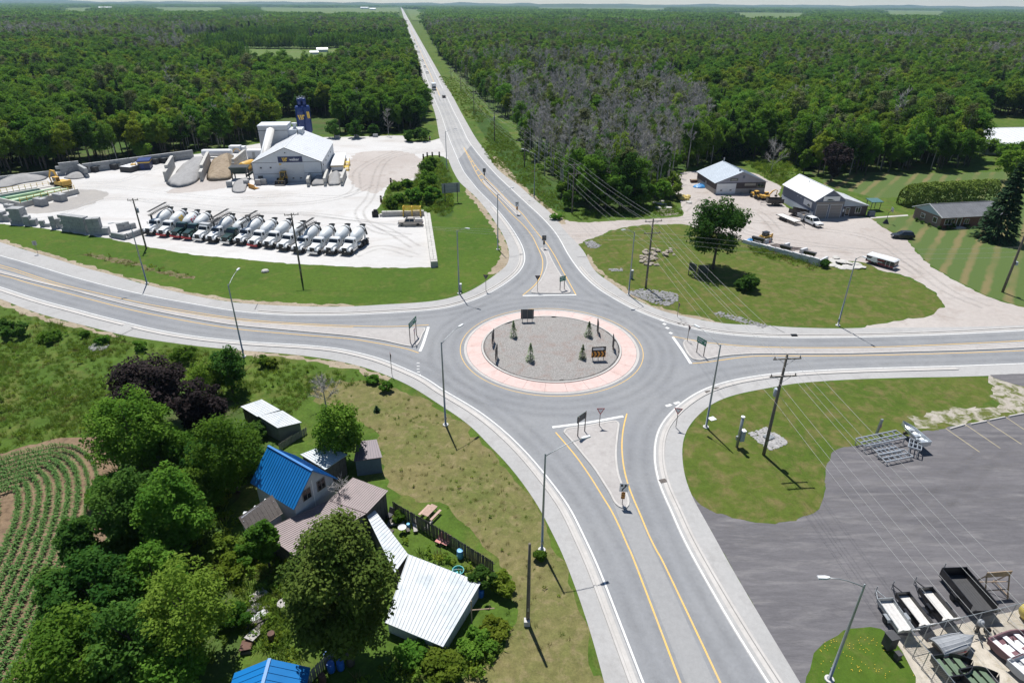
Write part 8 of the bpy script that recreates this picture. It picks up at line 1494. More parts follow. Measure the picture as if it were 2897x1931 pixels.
def density_mix(g, u):
 if g < -.42: return 'bare' if u < .74 else ('half' if u < .86 else ('slim' if u < .95 else 'leafy'))
 if g < -.12: return 'bare' if u < .24 else ('half' if u < .42 else ('slim' if u < .78 else ('light' if u < .84 else 'leafy')))
 if g < .22: return 'slim' if u < .34 else ('leafy' if u < .72 else ('light' if u < .88 else ('half' if u < .94 else ('conifer' if u < .97 else 'bare'))))
 return 'leafy' if u < .66 else ('light' if u < .88 else ('conifer' if u < .91 else 'slim'))
rn = random.Random(11); cand = []
def ring_spots(d0, d1, sp, amax=R(58)):
 y = d0
 while y < d1:
  x = -y*math.tan(amax)
  while x < y*math.tan(amax):
   yield x + rn.uniform(-.5, .5)*sp, y + rn.uniform(-.5, .5)*sp
   x += sp
  y += sp*.92
for d0, d1, sp in ((100, 330, 3.6), (330, 700, 4.8), (700, 1200, 6.6), (1200, 1750, 9.5)):
 for x, y in ring_spots(d0, d1, sp):
  p = Vector((x, y, 0)); px = P(p)
  if px[0] < -520 or px[0] > 3420: continue
  for F in (FOR_L, FOR_R):
   if in_poly(F, *px):
    if any(in_poly(c, *px) for c in CLEAR) or (px[1] < 70 and any(in_poly(c, *px) for c in FARF)): break
    k = density_kind(p, px, rn)
    if k in ('leafy', 'light') and rn.random() < .12: break
    cand.append((p, px, k, F is FOR_L)); break
cand.sort(key=lambda c: c[0].length)
near, mass = [], []
for c in cand:
 (near if len(near) < 300 and -30 < c[1][0] < 2930 else mass).append(c)
KLAB = {'leafy': ('green leafy tree', 'forest_tree'), 'light': ('pale green leafy tree', 'forest_tree'), 'slim': ('slim tall tree with high thin crown', 'slim_tree'), 'bare': ('bare grey leafless tree', 'bare_tree'), 'conifer': ('dark pointed conifer', 'conifer_tree'), 'half': ('half-dead grey tree with few leaves', 'bare_tree'), 'bush': ('bush', 'bush')}
def forest_label(k, left, px):
 l = KLAB[k][0]
 if left: return l + (' at the wood edge behind the plant yard' if px[0] < 700 else ' at the wood edge between plant and highway')
 return l + (' in the wood beside the ditch and driveway' if px[0] < 1900 else (' in the wood behind the workshops' if px[0] < 2400 else ' in the wood behind the bungalow'))
def put_tree(i, p, sc, rz, label, name, group, cat='tree'):
 t = thing(name, label, cat, p, rz, group); t.scale = (sc[0], sc[0], sc[1]); link('crown', PROTO[i][0], t); link('trunk', PROTO[i][1], t); return t
for p, px, k, left in near:
 s = rn.uniform(.8, 1.12); put_tree(rn.choice(KI[k]), p, (s*rn.uniform(.9, 1.1), s), rn.uniform(0, 6.28), forest_label(k, left, px), KLAB[k][1], 'edge trees of the %s wood, %s' % ('left' if left else 'right', k))
def scatter(name, label, cat, pts, meshes, idx, rot, scl):
 """one mass object: instances of a few meshes on points"""
 pc = bpy.data.collections.new(name + '_kinds'); names = []
 for i, me in enumerate(meshes): o = bpy.data.objects.new('%s_kind_%02d' % (name, i), me); pc.objects.link(o)
 me = bpy.data.meshes.new(name); n = len(pts); me.vertices.add(n); me.vertices.foreach_set('co', np.array(pts, dtype=np.float32).ravel())
 a = me.attributes.new('pick', 'INT', 'POINT'); a.data.foreach_set('value', np.array(idx, dtype=np.int32)); a = me.attributes.new('turn', 'FLOAT_VECTOR', 'POINT'); a.data.foreach_set('vector', np.array(rot, dtype=np.float32).ravel()); a = me.attributes.new('size', 'FLOAT_VECTOR', 'POINT'); a.data.foreach_set('vector', np.array(scl, dtype=np.float32).ravel())
 me.update(); o = link(name, me); ng = bpy.data.node_groups.new(name + '_nodes', 'GeometryNodeTree'); ng.interface.new_socket('Geometry', in_out='INPUT', socket_type='NodeSocketGeometry'); ng.interface.new_socket('Geometry', in_out='OUTPUT', socket_type='NodeSocketGeometry')
 gi = ng.nodes.new('NodeGroupInput'); go = ng.nodes.new('NodeGroupOutput'); ci = ng.nodes.new('GeometryNodeCollectionInfo'); ci.inputs['Collection'].default_value = pc; ci.inputs['Separate Children'].default_value = True; ci.inputs['Reset Children'].default_value = True; ip = ng.nodes.new('GeometryNodeInstanceOnPoints'); ip.inputs['Pick Instance'].default_value = True
 for nm, ty, sock in (('pick', 'INT', 'Instance Index'), ('turn', 'FLOAT_VECTOR', 'Rotation'), ('size', 'FLOAT_VECTOR', 'Scale')):
  na = ng.nodes.new('GeometryNodeInputNamedAttribute'); na.data_type = ty; na.inputs['Name'].default_value = nm; ng.links.new(na.outputs['Attribute'], ip.inputs[sock])
 ng.links.new(gi.outputs[0], ip.inputs['Points']); ng.links.new(ci.outputs[0], ip.inputs['Instance']); ng.links.new(ip.outputs[0], go.inputs[0])
 md = o.modifiers.new('scatter', 'NODES'); md.node_group = ng; stuff(o, label, cat); return o
FM = [p_[2] for p_ in PROTO]; ii, rr, ss, pp = [], [], [], []
for p, px, k, left in mass:
 pp.append(p); ii.append(rn.choice(KI[k])); rr.append((0, 0, rn.uniform(0, 6.28))); s = rn.uniform(.62, 1.18)*(1+.22*mnoise.noise(Vector((p.x*.03, p.y*.03, 4)))); w_ = s*rn.uniform(.85, 1.25)*(1+max(0, p.length-500)/1800); ss.append((w_, w_, s))
for q in (FOR_L, FOR_R): pass
for p, px, k, left in near[:300:2]:
 for _ in range(2):
  pp.append(p + Vector((rn.uniform(-4, 4), rn.uniform(0, 6), 0))); ii.append(rn.choice(KI['bush'])); rr.append((0, 0, rn.uniform(0, 6))); s = rn.uniform(.4, .9); ss.append((s, s, s))
scatter('forest', 'broad mixed forest of green and bare grey trees stretching away on both sides of the highway', 'forest', pp, FM, ii, rr, ss)
def clump(seed, con=False):
 rg = np.random.default_rng(seed); Q, T = [], []
 for k in range(34):
  x, y = rg.uniform(-38, 38, 2); h = rg.uniform(8, 14); r = rg.uniform(3.5, 6); n = 34; d = unit(rg.normal(size=(n, 3))+np.array([0, 0, .5])); p = np.array([x, y, h*.62])+d*np.array([r, r, h*.38]); Q.append(leaf_quads(rg, p, d+rg.normal(size=(n, 3))*.4, 1.7)); T.append(np.full(n, rg.uniform(.1, .9))+rg.uniform(-.15, .15, n))
 return quads_mesh('clump', np.concatenate(Q), np.concatenate(T), L_dark if con else L_green)
CL = [clump(1), clump(2), clump(3, True)]
ii, rr, ss, pp = [], [], [], []
for d0, d1, sp in ((1700, 3200, 52), (3200, 6500, 74), (6500, 12000, 120)):
 for x, y in ring_spots(d0, d1, sp, R(46)):
  p = Vector((x, y, 0)); px = P(p)
  if px[0] < -500 or px[0] > 3400 or any(in_poly(c, *px) for c in FARF): continue
  if abs((p-RD0).dot(RPERP)) < 42+sp*.3: continue
  if mnoise.noise(Vector((x*.0016, y*.0011, 5))) < -.22 and d0 > 2000: continue
  pp.append(p); ii.append(rn.choice((0, 0, 1, 1, 2))); rr.append((0, 0, rn.uniform(0, 6.28))); s = rn.uniform(.8, 1.25)*sp/52; ss.append((s, s, rn.uniform(.8, 1.4)))
for a, b_, n in (((540, 138), (860, 138), 70), ((640, 110), (860, 108), 50), ((860, 140), (1130, 128), 70), ((600, 172), (700, 175), 20), ((1000, 150), (1120, 140), 30)):
 for k in range(n):
  p = G(*a).lerp(G(*b_), (k+rn.uniform(-.4, .4))/n); pp.append(p + Vector((rn.uniform(-8, 8), rn.uniform(-8, 8), 0))); ii.append(rn.choice((0, 1, 2))); rr.append((0, 0, rn.uniform(0, 6))); s = rn.uniform(.12, .25); ss.append((s, s, rn.uniform(.7, 1.2)))
scatter('far_woodland', 'distant dark woodland, hedgerows and tree lines fading to the horizon', 'woodland', pp, CL, ii, rr, ss)
m_field = GM('pale_crop_field', (.085, .135, .035), (.105, .15, .04), (.13, .14, .055), big=.004, mid=.012, fine=.3, fv=.12)
for k, c in enumerate(CLEAR[1:2] + FARF):
 o = sheet('field', [G(*p) for p in c], .4 if k == 0 else 1.2, m_field); struct(o, 'open pale green field among the distant woods')
for k, (u, v, L_, h) in enumerate(((280, 27, 70, 9), (897, 149, 11, 3), (1020, 26, 60, 9), (1046, 29, 40, 8), (2269, 27, 60, 9), (2711, 29, 60, 9), (1917, 42, 45, 7), (1947, 44, 40, 6), (1265, 14+10, 50, 8), (878, 156, 8, 2.5))):
 A = G(u, v); gable('barn', ['white farm buildings far left near the horizon', 'white shed roof in the clearing left of highway', 'white barn left of the distant highway, larger', 'white barn left of the distant highway, smaller', 'white barn on the hazy plain right of centre', 'white barn near the horizon at far right', 'low dark-windowed barn beyond the right wood', 'second low barn beyond the right wood', 'tiny white house right of the distant highway', 'small white hut beside the clearing shed'][k], 'barn', A, cam_rz(A), L_, L_*.45, h, h*1.5, m_wsteel, m_whiteroof, .3, 2, 'x', 0)
m_hill = GM('wooded_hills', (.035, .065, .022), (.055, .085, .03), None, big=.002, fine=.05, fv=.3)
for k, (y, hh, sd) in enumerate(((9500, 50, 1), (11800, 78, 2))):
 mb = MB(); xs = np.linspace(-9500, 9500, 120); rg = []
 for f, zf in ((-700, 0), (-250, .6), (0, 1), (300, .8), (900, 0)): rg.append([Vector((x, y+f, max(0, zf*hh*(.55+.55*mnoise.noise(Vector((x*.0007, sd*5, 0))) + .25*mnoise.noise(Vector((x*.003, sd*9, 0))))))) for x in xs])
 n = len(xs); mb.add([v for r_ in rg for v in r_], [(i*n+j, i*n+j+1, (i+1)*n+j+1, (i+1)*n+j) for i in range(4) for j in range(n-1)]); o = mb.build('hills', m_hill, None, True); struct(o, 'low wooded hills along the horizon')
for F, lab in ((FOR_L, 'shaded floor of the left wood'), (FOR_R, 'shaded floor of the right wood')): struct(sheet('forest_floor', [G(x, max(y, 40)) for x, y in F], .002, m_forestfloor), lab)
# ------------------------------------------------------------------ single trees and bushes, each where it stands
TK = {'maple': (L_green, 'round', .16, 12000, 90), 'dark': (L_dark, 'round', .16, 11000, 84), 'purple': (L_purple, 'round', .19, 11000, 70), 'light': (L_green, 'egg', .15, 9500, 80), 'yellow': (L_light, 'round', .13, 9500, 80), 'cedar': (L_cedar, 'egg', .14, 22000, 120), 'lone': (L_dark, 'egg', .24, 7500, 60), 'willow': (L_light, 'flat', .34, 3000, 40), 'far': (L_green, 'egg', .33, 2400, 34), 'fardark': (L_dark, 'round', .33, 2600, 36), 'farpurple': (L_purple, 'egg', .32, 2600, 36), 'bush': (L_green, 'flat', .17, 1500, 20), 'lbush': (L_yel, 'flat', .17, 1500, 20), 'dbush': (L_dark, 'flat', .18, 1500, 20)}
TABLE = [('purple', zS1(1290, 1180), zS1(1280, 605), 4.6, 'large dark purple-leaved tree left of the farmhouse'), ('purple', zS1(1690, 1260), zS1(1680, 775), 3.1, 'smaller purple-leaved tree beside the large purple one'), ('maple', zS1(1150, 1500), zS1(1130, 862), 4.3, 'round green maple in front of the purple tree'),
 ('light', zS2(230, 1390), zS2(90, 690), 4.1, 'light green tree touching the blue-roofed house'), ('yellow', zS1(1700, 930), zS1(1640, 620), 2.6, 'yellow-green tree behind the purple trees'), ('dark', zS1(1880, 885), zS1(1840, 500), 2.5, 'dark bushy tree at the lamp on west road'), ('maple', zS2(1150, 1135), zS2(1120, 572), 2.9, 'bright green tree between house and dark-roofed shed'),
 ('cedar', zS4(925, 1420), zS4(880, 262), 4.2, 'big olive-green round cedar in front of the white shed'), ('dark', zS3(980, 650), zS3(930, 60), 2.9, 'dark tree at the inner corner of corn field'), ('maple', zS3(1310, 670), zS3(1220, 65), 3.2, 'green tree left of the shingle roof'), ('dark', zS3(760, 1180), zS3(760, 680), 3.5, 'broad dark tree midway along the corn field'), ('yellow', zS3(1400, 1400), zS3(1310, 730), 3.5, 'feathery yellow-green tree near the plank heap'),
 ('maple', zS3(600, 1640), zS3(620, 1150), 3.6, 'green tree at the bottom edge beside corn'), ('dark', zS3(1010, 1510), zS3(900, 1000), 3.3, 'dark green tree at the bottom above the blue tarp'), ('dark', zS3(620, 760), zS3(600, 380), 1.8, 'slim dark tree on the corn field edge'), ('dark', zS3(510, 1160), zS3(520, 770), 1.8, 'bluish dark tree leaning over the corn rows'), ('light', zS4(310, 700), zS4(290, 310), 1.4, 'slender green tree before the shingle roof'), ('light', zS3(1150, 1000), zS3(1130, 600), 2.6, 'mid green tree in the middle of the thicket'), ('maple', zS3(1240, 1640), zS3(1200, 1330), 2.6, 'low green tree at the bottom edge near blue tarp'),
 ('lone', zR7(522, 1130), zR7(520, 490), 6.1, 'lone broad tree on the northeast lawn'), ('fardark', zR7(820, 1315), 2.8, 2.3, 'round dark bush in the shade of the lone tree'), ('farpurple', zR8(130, 560), zR8(130, 222), 4.3, 'round purple tree behind the white-roofed workshop'), ('far', zR7(1325, 290), zR7(1320, 50), 2.2, 'slender green tree behind the workshops'), ('far', zR8(1450, 560), zR8(1440, 290), 5.0, 'leafy tree behind the big conifer at right'), ('far', zR8(1620, 640), zR8(1600, 330), 5.5, 'leafy tree at the right edge beyond the conifer'),
 ('willow', zR1(1000, 1025), zR1(1000, 768), 6.2, 'pale spreading willow behind the plant yard'), ('willow', zR1(960, 1055), zR1(980, 935), 3.8, 'smaller pale willow in front of the spreading one')]
for k, (x, y) in enumerate(((2795, 436), (2838, 452), (2752, 425), (2880, 448))): TABLE.append(('far', (x, y), 5.5, 4.0, ('leafy tree below the far white barn, second', 'leafy tree below the far white barn, third', 'leafy tree below the far white barn, leftmost', 'leafy tree below the far white barn, rightmost')[k]))
for k, (x, y, h) in enumerate(((540, 1300, 4), (590, 1350, 4.5), (470, 1290, 4), (620, 1280, 4), (560, 1420, 4), (700, 1330, 3))): TABLE.append(('dark' if k % 2 else 'maple', (x, y), h, 2.4, ('shaded shrub under the purple trees', 'shaded shrub left of the blue-roofed house', 'shaded shrub beside the round maple', 'shaded shrub behind the light green tree', 'shaded shrub above the shingle wing', 'shrub tucked against the blue-roofed house')[k]))
for k, (u, v, h, r_) in enumerate(((1330, 605, 8, 3.6), (1450, 612, 9.5, 4.2), (1570, 608, 9, 4), (1690, 600, 8.5, 4), (1790, 575, 7.5, 3.4), (1940, 545, 6, 3.0), (2030, 500, 7, 3.2), (1120, 600, 5, 2.2))):
 TABLE.append((('fardark', 'far', 'fardark', 'fardark', 'far', 'far', 'willow', 'far')[k], zR6(u, v), h, r_, ['leafy tree nearest the utility pole at driveway', 'tall leafy tree second from the pole at driveway', 'dense dark tree in the middle of driveway thicket', 'dense dark tree right of the driveway thicket middle', 'green tree over the flat stones', 'green bushy tree at the gravel yard corner', 'pale shrub tree at the gravel yard corner', 'small green tree in the ditch by the pole'][k]))
for k, (u, v, h, r_) in enumerate(((930, 282, 7, 3.4), (1120, 282, 7, 3.4), (1275, 262, 4.5, 2.2), (1600, 312, 4.5, 3.2), (1700, 308, 5, 3.2), (1790, 560, 4, 2.2), (1750, 640, 5.5, 2.6), (1770, 740, 6, 2.8), (1720, 830, 5.0, 2.8), (1640, 860, 4.2, 2.5), (1500, 870, 3, 2.0), (1440, 900, 2.6, 1.9), (1560, 730, 2.4, 2.2), (1470, 740, 1.8, 2.0), (1800, 860, 4.5, 2.4))):
 TABLE.append(('fardark' if k < 5 else 'far', zR5(u, v), h, r_, ['round dark shrub at the yard back edge, leftmost', 'round dark shrub at the yard back edge, second', 'small round shrub at the yard back edge, third', 'dark shrub left of the entrance post', 'dark shrub nearest the highway at plant entrance', 'green shrub at the top of the weedy bed', 'tall green shrub in the weedy bed, upper', 'tallest green shrub in the weedy bed', 'green shrub above the pale block wall', 'green shrub left of the tallest bed shrub', 'low shrub in the middle of the weedy bed', 'low pale shrub at the bed corner', 'low shrub at the bed upper left', 'lowest shrub at the bed left tip', 'green shrub at the bed right side'][k]))
for k, (z, u, v, h, r_, kd, lab) in enumerate(((zS3, 1560, 690, 2.6, 1.6, 'lbush', 'bright green bush left of the shingle roof'), (zS4, 1930, 870, 2.6, 1.2, 'dbush', 'dark bush at the corner of the white shed'), (zS4, 2080, 880, 2.0, 1.3, 'lbush', 'yellow-green bush at the end of board fence'), (zS4, 1400, 1400, 1.2, 1.6, 'bush', 'low bush below the white shed, left'), (zS4, 1650, 1480, 1.3, 1.8, 'lbush', 'low bush below the white shed, middle'), (zS4, 1880, 1300, 1.2, 1.6, 'bush', 'low bush below the white shed, right'), (zS4, 2020, 1180, 1.1, 1.3, 'lbush', 'low bush beside the clothes post'), (zS1, 1490, 640, 2.8, 1.9, 'bush', 'bush on the near verge of west road, right'), (zS1, 1150, 545, 1.6, 1.2, 'bush', 'bush on the near verge of west road, middle'), (zS1, 690, 435, 1.0, .8, 'bush', 'small bush beside the shoulder drain'), (zS1, 140, 430, 2.4, 2.0, 'dbush', 'dark bush at the far left verge'), (zS1, 20, 415, 2.8, 1.8, 'dbush', 'dark bush cut by the left frame edge'), (zS1, 400, 470, 1.4, 1.8, 'bush', 'low bush in the meadow near the west road'), (zS1, 830, 490, 1.2, 1.0, 'bush', 'bush behind the meadow stones'), (zS2, 460, 265, 1.6, 1.0, 'bush', 'bush on the verge right of the lamp'), (zS2, 540, 275, 1.2, .9, 'lbush', 'pale bush on the verge right of the lamp'), (zS2, 1550, 490, 1.3, .9, 'bush', 'bush near the turned yield sign'), (zS2, 1440, 410, 1.0, 1.0, 'bush', 'low bush near the turned yield sign'), (zS2, 400, 900, 2.2, 1.5, 'dbush', 'dark bush below the twin sheds'), (zS3, 1600, 820, 2.0, 1.9, 'lbush', 'bright shrub right of the thicket'), (zS3, 1760, 700, 1.8, 1.5, 'bush', 'green shrub beside the slender tree'), (zS3, 1650, 1150, 2.0, 1.6, 'bush', 'shrub left of the plank heap'), (zS4, 700, 640, 2.2, 1.4, 'bush', 'shrub against the mauve-brown roof'), (zS4, 1290, 340, 1.3, .8, 'bush', 'shrub among the junk by the fence'), (zS6, 85, 1510, .8, .6, 'bush', 'small tuft at the nearest lamp foot'), (zR7, 1500, 1110, 1.5, 1.3, 'dbush', 'leafy bush at the end of the white wall'), (zR6, 1020, 690, 1.2, 1.6, 'bush', 'low bush at the driveway verge corner'))):
 TABLE.append((kd, z(u, v), h, r_, lab))
for k, (u, v, h, r_) in enumerate(((800, 300, 3.2, 2.2), (1080, 320, 3.4, 2.4), (1450, 330, 3, 2.2), (900, 760, 3.6, 2.6), (1150, 780, 3.6, 2.4), (1350, 560, 3.4, 2.4), (720, 900, 3, 2.2), (980, 1000, 4, 2.6), (1250, 1080, 3.4, 2.4), (800, 1300, 4, 2.6), (560, 1400, 3.6, 2.4), (1150, 1480, 3.2, 2.2), (950, 1640, 3.5, 2.4), (420, 1560, 3, 2))):
 TABLE.append((('maple', 'dark', 'light')[k % 3], zS3(u, v), h, r_, 'thicket shrub filling the gap %s' % ('at the corn field top', 'under the dark corner tree', 'below the light green tree', 'behind the broad dark tree', 'in the thicket centre', 'left of the shingle wing', 'by the slim dark tree', 'under the broad dark tree', 'under the feathery tree', 'by the bluish dark tree', 'near the field at bottom', 'beside the blue tarp', 'at the bottom edge centre', 'at the bottom edge left')[k]))
for k, (kd, b_, top, r_, lab) in enumerate(TABLE):
 mat, shape, leaf, n, nb = TK[kd]; B = G(*b_); H = top if isinstance(top, (int, float)) else hgt(b_, top)
 H = max(1.0, min(H, 22)); bushy = H < 3.2 or 'bush' in kd or 'shrub' in lab; z0 = .1 if bushy else H*({'lone': .14, 'light': .12, 'yellow': .05, 'dark': .02, 'maple': .04, 'purple': .12, 'cedar': .02}.get(kd, .1))
 n2 = int(n*min(1.6, max(.35, (r_*r_*H)/(4*4*9.0))**.66)) if kd not in ('bush', 'lbush', 'dbush') else n
 q, t, c = crown(500+k, H, r_, z0, n2, leaf, shape, nb, br=((.2, .34) if kd in ('lone', 'cedar') else (.18, .34)), tv=.36)
 o = thing('bush' if bushy else 'tree', lab, 'bush' if bushy else 'tree', B, 0.0); quads_mesh_o = link('crown', quads_mesh('crown', q, t, mat), o); tm = trunk_mb(500+k, H, max(.04, H*.018), c, 9); link('trunk' if not bushy else 'stems', tm.mesh('trunk', tm.mat, True), o)
for o, r_ in SHRUBS: q, t, c = crown(int(r_*1000), r_*1.6, r_, .05, 350, .13, 'round', 10); link('foliage', quads_mesh('foliage', q, t, L_dark), o); link('stems', trunk_mb(3, r_*1.4, .03, c, 4).mesh('stems', m_bark), o)
for b_, top, r_, n, leaf, mat, lab in ((zR8(1340, 985), zR8(1450, 405), 4.9, 5200, .34, L_con, 'big dark conifer in front of the bungalow'), (zS5(635, 497), zS5(630, 350), 0.75, 420, .085, L_spruce, 'young spruce at far left of roundabout island'), (zS5(1300, 492), zS5(1307, 358), 0.8, 460, .085, L_spruce, 'young spruce at far right of roundabout island'), (zS5(785, 710), zS5(778, 550), 0.8, 460, .085, L_spruce, 'young spruce at near left of roundabout island'), (zS5(1245, 688), zS5(1247, 565), 0.7, 420, .085, L_spruce, 'young spruce beside the chevron board on island'), (zS2(1462, 670), zS2(1462, 625), .5, 250, .1, L_con, 'tiny dark spruce on the dry lawn'), (zR2(700, 375), zR2(698, 275), 3.2, 1500, .5, L_con, 'tall dark conifer right of the distant highway'), (zR1(1670, 235), 20, 4, 1200, .8, L_con, 'pointed conifer row in the left clearing, first'), (zR1(1710, 235), 17, 4, 1200, .8, L_con, 'pointed conifer row in the left clearing, second'), (zR1(1620, 235), 16, 4, 1200, .8, L_con, 'pointed conifer row in the left clearing, third')):
 H = top if isinstance(top, (int, float)) else hgt(b_, top); q, t, mb = conifer(int(r_*77), min(H, 24), r_, n, leaf, .05, 16); island = 'island' in lab; o = thing('conifer_tree', lab, 'tree', G(*b_) + Vector((0, 0, .3 if island else 0))); link('crown', quads_mesh('crown', q, t, mat), o); link('trunk', mb.mesh('trunk', m_bark), o)
for b_, top, r_, n, lab in ((zR7(1035, 285), zR7(1060, 20), 4, 700, 'bare branching tree behind the low workshop'), (zS4(862, 300), zS4(850, 20), 1.5, 260, 'thin bare tree above the mauve-brown roof'), (zS2(1010, 625), zS2(1010, 415), 2.0, 700, 'leafless grey bush on the meadow behind the bright tree'), (zR5(1410, 260), zR5(1415, 30), 2.4, 420, 'pale dead tree at the wood edge near highway'), (zS3(960, 480), zS3(940, 210), 1.6, 350, 'half-bare shrub at the corn field corner')):
 q, t, mb = bare(int(n), hgt(b_, top), r_, .11, n, m_deadbark, .2 if r_ > 1.6 else .35, .022); o = thing('bare_tree', lab, 'tree', G(*b_)); link('twigs', quads_mesh('twigs', q, t, m_deadbark), o); link('trunk', mb.mesh('trunk', m_deadbark), o)
A, B = GZ(zR8, 640, 735), GZ(zR8, 1300, 700); rg = np.random.default_rng(5); l_ = (B-A).length; n = 9000; u = rg.uniform(0, 1, n); a = rg.uniform(0, np.pi, n); hh = 5.6*(1-.25*np.exp(-u*12)); nz = np.array([mnoise.noise(Vector((x*l_*.5, y*2, 0))) for x, y in zip(u, a)]); rr_ = (2.9+.4*nz)*np.minimum(1, .45+u*8); p = np.stack([u*l_, np.cos(a)*rr_, np.sin(a)**.7*hh*(1+.06*nz)], 1); d = np.stack([np.zeros(n), np.cos(a), np.sin(a)], 1)
o = thing('hedge', 'long rounded cedar hedge behind the brick bungalow', 'hedge', A, ang(A, B)); link('foliage', quads_mesh('foliage', leaf_quads(rg, p, d+rg.normal(size=(n, 3))*.5, .28), np.clip(.5+nz*.5+rg.uniform(-.3, .3, n), 0, 1), L_cedar), o); mb = MB()
for k in range(9): mb.cyl((l_*(k+.5)/9, 0, 0), (l_*(k+.5)/9, 0, 3.2), .12, .04, 5)
mb.build('stems', m_bark, o)
# ------------------------------------------------------------------ tall grass, weeds, corn
def tuft(seed, n, h, w, spread, mat):
 rg = np.random.default_rng(seed); a = rg.uniform(0, 6.28, n); b0 = np.stack([np.cos(a), np.sin(a), np.zeros(n)], 1)*rg.uniform(0, spread, (n, 1)); d = unit(np.stack([np.cos(a)*.5, np.sin(a)*.5, np.ones(n)], 1)+rg.normal(size=(n, 3))*.25); L = h*rg.uniform(.6, 1.2, (n, 1)); s = unit(np.cross(d, rg.normal(size=(n, 3))))*w; return quads_mesh('tuft', np.stack([b0-s, b0+s, b0+d*L+s*.4, b0+d*L-s*.4], 1), rg.uniform(0, 1, n), mat)
def weed(seed, mat): q, t, c = crown(seed, .8, .5, .05, 90, .09, 'round', 8); return quads_mesh('weed', q, t, mat)
TU = [tuft(1, 26, .55, .035, .35, L_grass), tuft(2, 26, .75, .035, .4, L_grass), tuft(3, 22, .55, .03, .4, L_straw), weed(4, L_light), weed(5, L_yel)]
def fill(px_poly, step, mixw, sc=(.7, 1.3)):
 c = [G(*q) for q in px_poly]; x0, x1 = min(p.x for p in c), max(p.x for p in c); y0, y1 = min(p.y for p in c), max(p.y for p in c); cc = [(p.x, p.y) for p in c]; x = x0
 while x < x1:
  y = y0
  while y < y1:
   qx, qy = x+rn.uniform(-.6, .6)*step, y+rn.uniform(-.6, .6)*step
   if in_poly(cc, qx, qy) and rn.random() < .55+.9*mnoise.noise(Vector((qx*.12, qy*.12, 2))):
    s = rn.uniform(*sc); yield (qx, qy, 0), rn.choices(range(5), mixw)[0], (0, 0, rn.uniform(0, 6)), (s, s, s*rn.uniform(.8, 1.2))
   y += step
  x += step
PTS = []
MEADOW = [(-120, 860), (0, 862), (88, 900), (210, 930), (330, 955), (421, 972), (561, 990), (700, 1010), (919, 1030), (1062, 1065), (1110, 1082), (1060, 1090), (900, 1100), (820, 1180), (640, 1160), (560, 1120), (420, 1020), (320, 1100), (300, 1225), (200, 1232), (70, 1255), (0, 1280), (-120, 1300)]
PTS += fill(MEADOW, .55, (8, 3, 1.2, .35, .4), (.45, .95)); PTS += fill([(1360, 425), (1400, 470), (1467, 520), (1527, 570), (1578, 622), (1640, 622), (1860, 610), (1930, 605), (1900, 570), (1830, 580), (1760, 592), (1664, 598), (1600, 580), (1530, 490), (1475, 430), (1440, 380), (1390, 340)], .9, (6, 6, .6, .1, .3), (.6, 1.2))
PTS += fill([(1240, 215), (1290, 285), (1335, 360), (1390, 335), (1350, 275), (1300, 225)], 1.4, (6, 6, 3, .1, .3), (.7, 1.3)); PTS += fill([zR5(*p) for p in ((1340, 920), (1420, 690), (1640, 670), (1720, 480), (1850, 470), (1960, 620), (1980, 940), (1880, 980), (1740, 930))], .8, (6, 6, .6, 1.5, 2), (.9, 1.7)); PTS += fill([zR7(*p) for p in ((800, 190), (1290, 180), (1320, 290), (1130, 390), (1000, 330), (900, 260))], 1.0, (6, 5, .5, 2, 2), (1, 1.8))
PTS += fill([zS4(*p) for p in ((0, 480), (180, 520), (420, 600), (500, 900), (470, 1290), (640, 1480), (1250, 1420), (1640, 1500), (1900, 1250), (2090, 950), (2140, 1240), (1900, 1568), (550, 1568), (300, 1340), (120, 1250), (60, 1000), (0, 800))], .5, (5, 4, .8, 3, 3), (.7, 1.3)); PTS += fill([zS4(*p) for p in ((1290, 430), (1560, 560), (1900, 740), (1860, 770), (1380, 590))], .5, (5, 4, 1, 3, 3), (.6, 1.2)); PTS += fill([zS3(*p) for p in ((700, 100), (1600, 0), (1700, 600), (1700, 1000), (1500, 1568), (300, 1568), (450, 1200), (600, 700), (740, 400))], .9, (3, 2, .5, 4, 5), (.8, 1.5))
PTS += fill([zR7(*p) for p in ((820, 930), (1000, 960), (1300, 1050), (1450, 1120), (1400, 1150), (1200, 1090), (900, 1010))], .55, (4, 2, 2, 2, 2), (.6, 1.1)); PTS += fill([zR4(*p) for p in ((700, 940), (900, 955), (1300, 1040), (1640, 1130), (1500, 1140), (1200, 1070), (900, 1000))], .8, (2, 1, 5, 1, 1), (.5, .9))
PTS += fill([(880, 1100), (1000, 1085), (1110, 1100), (1250, 1175), (1380, 1280), (1480, 1400), (1580, 1600), (1650, 1800), (1560, 1900), (1450, 1800), (1380, 1560), (1240, 1430), (1100, 1330), (1040, 1210)], .95, (2, .2, 4, .4, .5), (.22, .5))
scatter('tall_grass', 'rough tall grass and weeds in meadow, ditches and around the farm', 'grass', [p[0] for p in PTS], TU, [p[1] for p in PTS], [p[2] for p in PTS], [p[3] for p in PTS])
def corn(seed):
 rg = np.random.default_rng(seed); Q = []
 for k in range(7):
  a = k*2.4+rg.uniform(-.3, .3); z = .08+.07*k; d = np.array([math.cos(a), math.sin(a), 0]); s = np.array([-math.sin(a), math.cos(a), 0])*.05; m1 = d*.16+np.array([0, 0, z+.2]); m2 = d*.36+np.array([0, 0, z+.10]); b0 = np.array([0, 0, z]); Q += [[b0-s, b0+s, m1+s, m1-s], [m1-s, m1+s, m2+s*.3, m2-s*.3]]
 return quads_mesh('corn', np.array(Q), rg.uniform(.1, .9, len(Q)), L_corn)
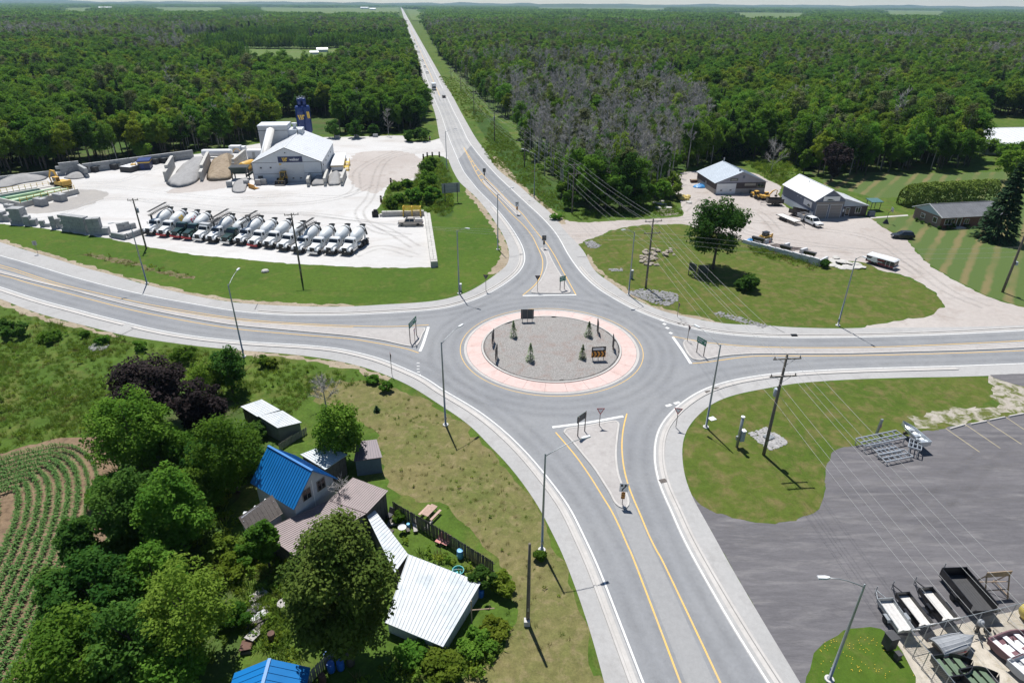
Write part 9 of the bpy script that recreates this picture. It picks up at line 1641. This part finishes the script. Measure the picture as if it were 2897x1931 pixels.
out_c = smooth(resample(catmull([G(*p) for p in ((40, 2080), (105, 1930), (165, 1790), (215, 1660), (262, 1520), (288, 1400), (280, 1320), (245, 1275), (190, 1258), (110, 1268), (30, 1288), (-60, 1314), (-180, 1350))], 6), .25), 6); PC = []
arr = np.array([(p.x, p.y) for p in out_c])
for k in range(44):
 d = .35+.88*k
 if k == 9: continue      # the tramline gap
 for p in resample(offset(out_c, d), .24):
  if np.min(np.hypot(arr[:, 0]-p.x, arr[:, 1]-p.y)) < d-.12: continue
  px = P(p)
  if px[0] < -160 or px[1] > 2080: continue
  s = rn.uniform(.8, 1.25)*(1 if k > 1 else .8); PC.append(((p.x+rn.uniform(-.05, .05), p.y+rn.uniform(-.05, .05), 0), rn.randrange(3), (0, 0, rn.uniform(0, 6)), (s, s, s)))
scatter('corn_crop', 'young green corn in curving rows on brown soil', 'crop', [p[0] for p in PC], [corn(1), corn(2), corn(3)], [p[1] for p in PC], [p[2] for p in PC], [p[3] for p in PC])
fl = MB(); c = [G(*p) for p in ISL_SE]; cc = [(p.x, p.y) for p in c]
for _ in range(500):
 x, y = rn.uniform(min(p[0] for p in cc), max(p[0] for p in cc)), rn.uniform(min(p[1] for p in cc), max(p[1] for p in cc))
 if in_poly(cc, x, y) and mnoise.noise(Vector((x*.6, y*.6, 1))) > .1: fl.cyl((x, y, .03), (x, y, .07), .015, .03, 6)
stuff(fl.build('dandelions', M('dandelion_yellow', (.65, .45, .03), .7)), 'small yellow flowers dotted over the lawn island', 'flowers')
# ------------------------------------------------------------------ haze
hz = MB().box(-9100, 9100, -480, 13600, -1.5, 140).build('haze', None); hm = bpy.data.materials.new('haze_air'); hm.use_nodes = True; nt = hm.node_tree; nt.nodes.clear(); vo = nt.nodes.new('ShaderNodeVolumePrincipled'); vo.inputs['Color'].default_value = (.55, .76, 1.0, 1); vo.inputs['Density'].default_value = .00005; vo.inputs['Anisotropy'].default_value = .2; mo = nt.nodes.new('ShaderNodeOutputMaterial'); nt.links.new(vo.outputs[0], mo.inputs['Volume']); hz.data.materials.append(hm); stuff(hz, 'thin bluish summer haze over the distance', 'haze'); hz.display_type = 'WIRE'
scene.cycles.volume_bounces = 0
bpy.context.view_layer.update()
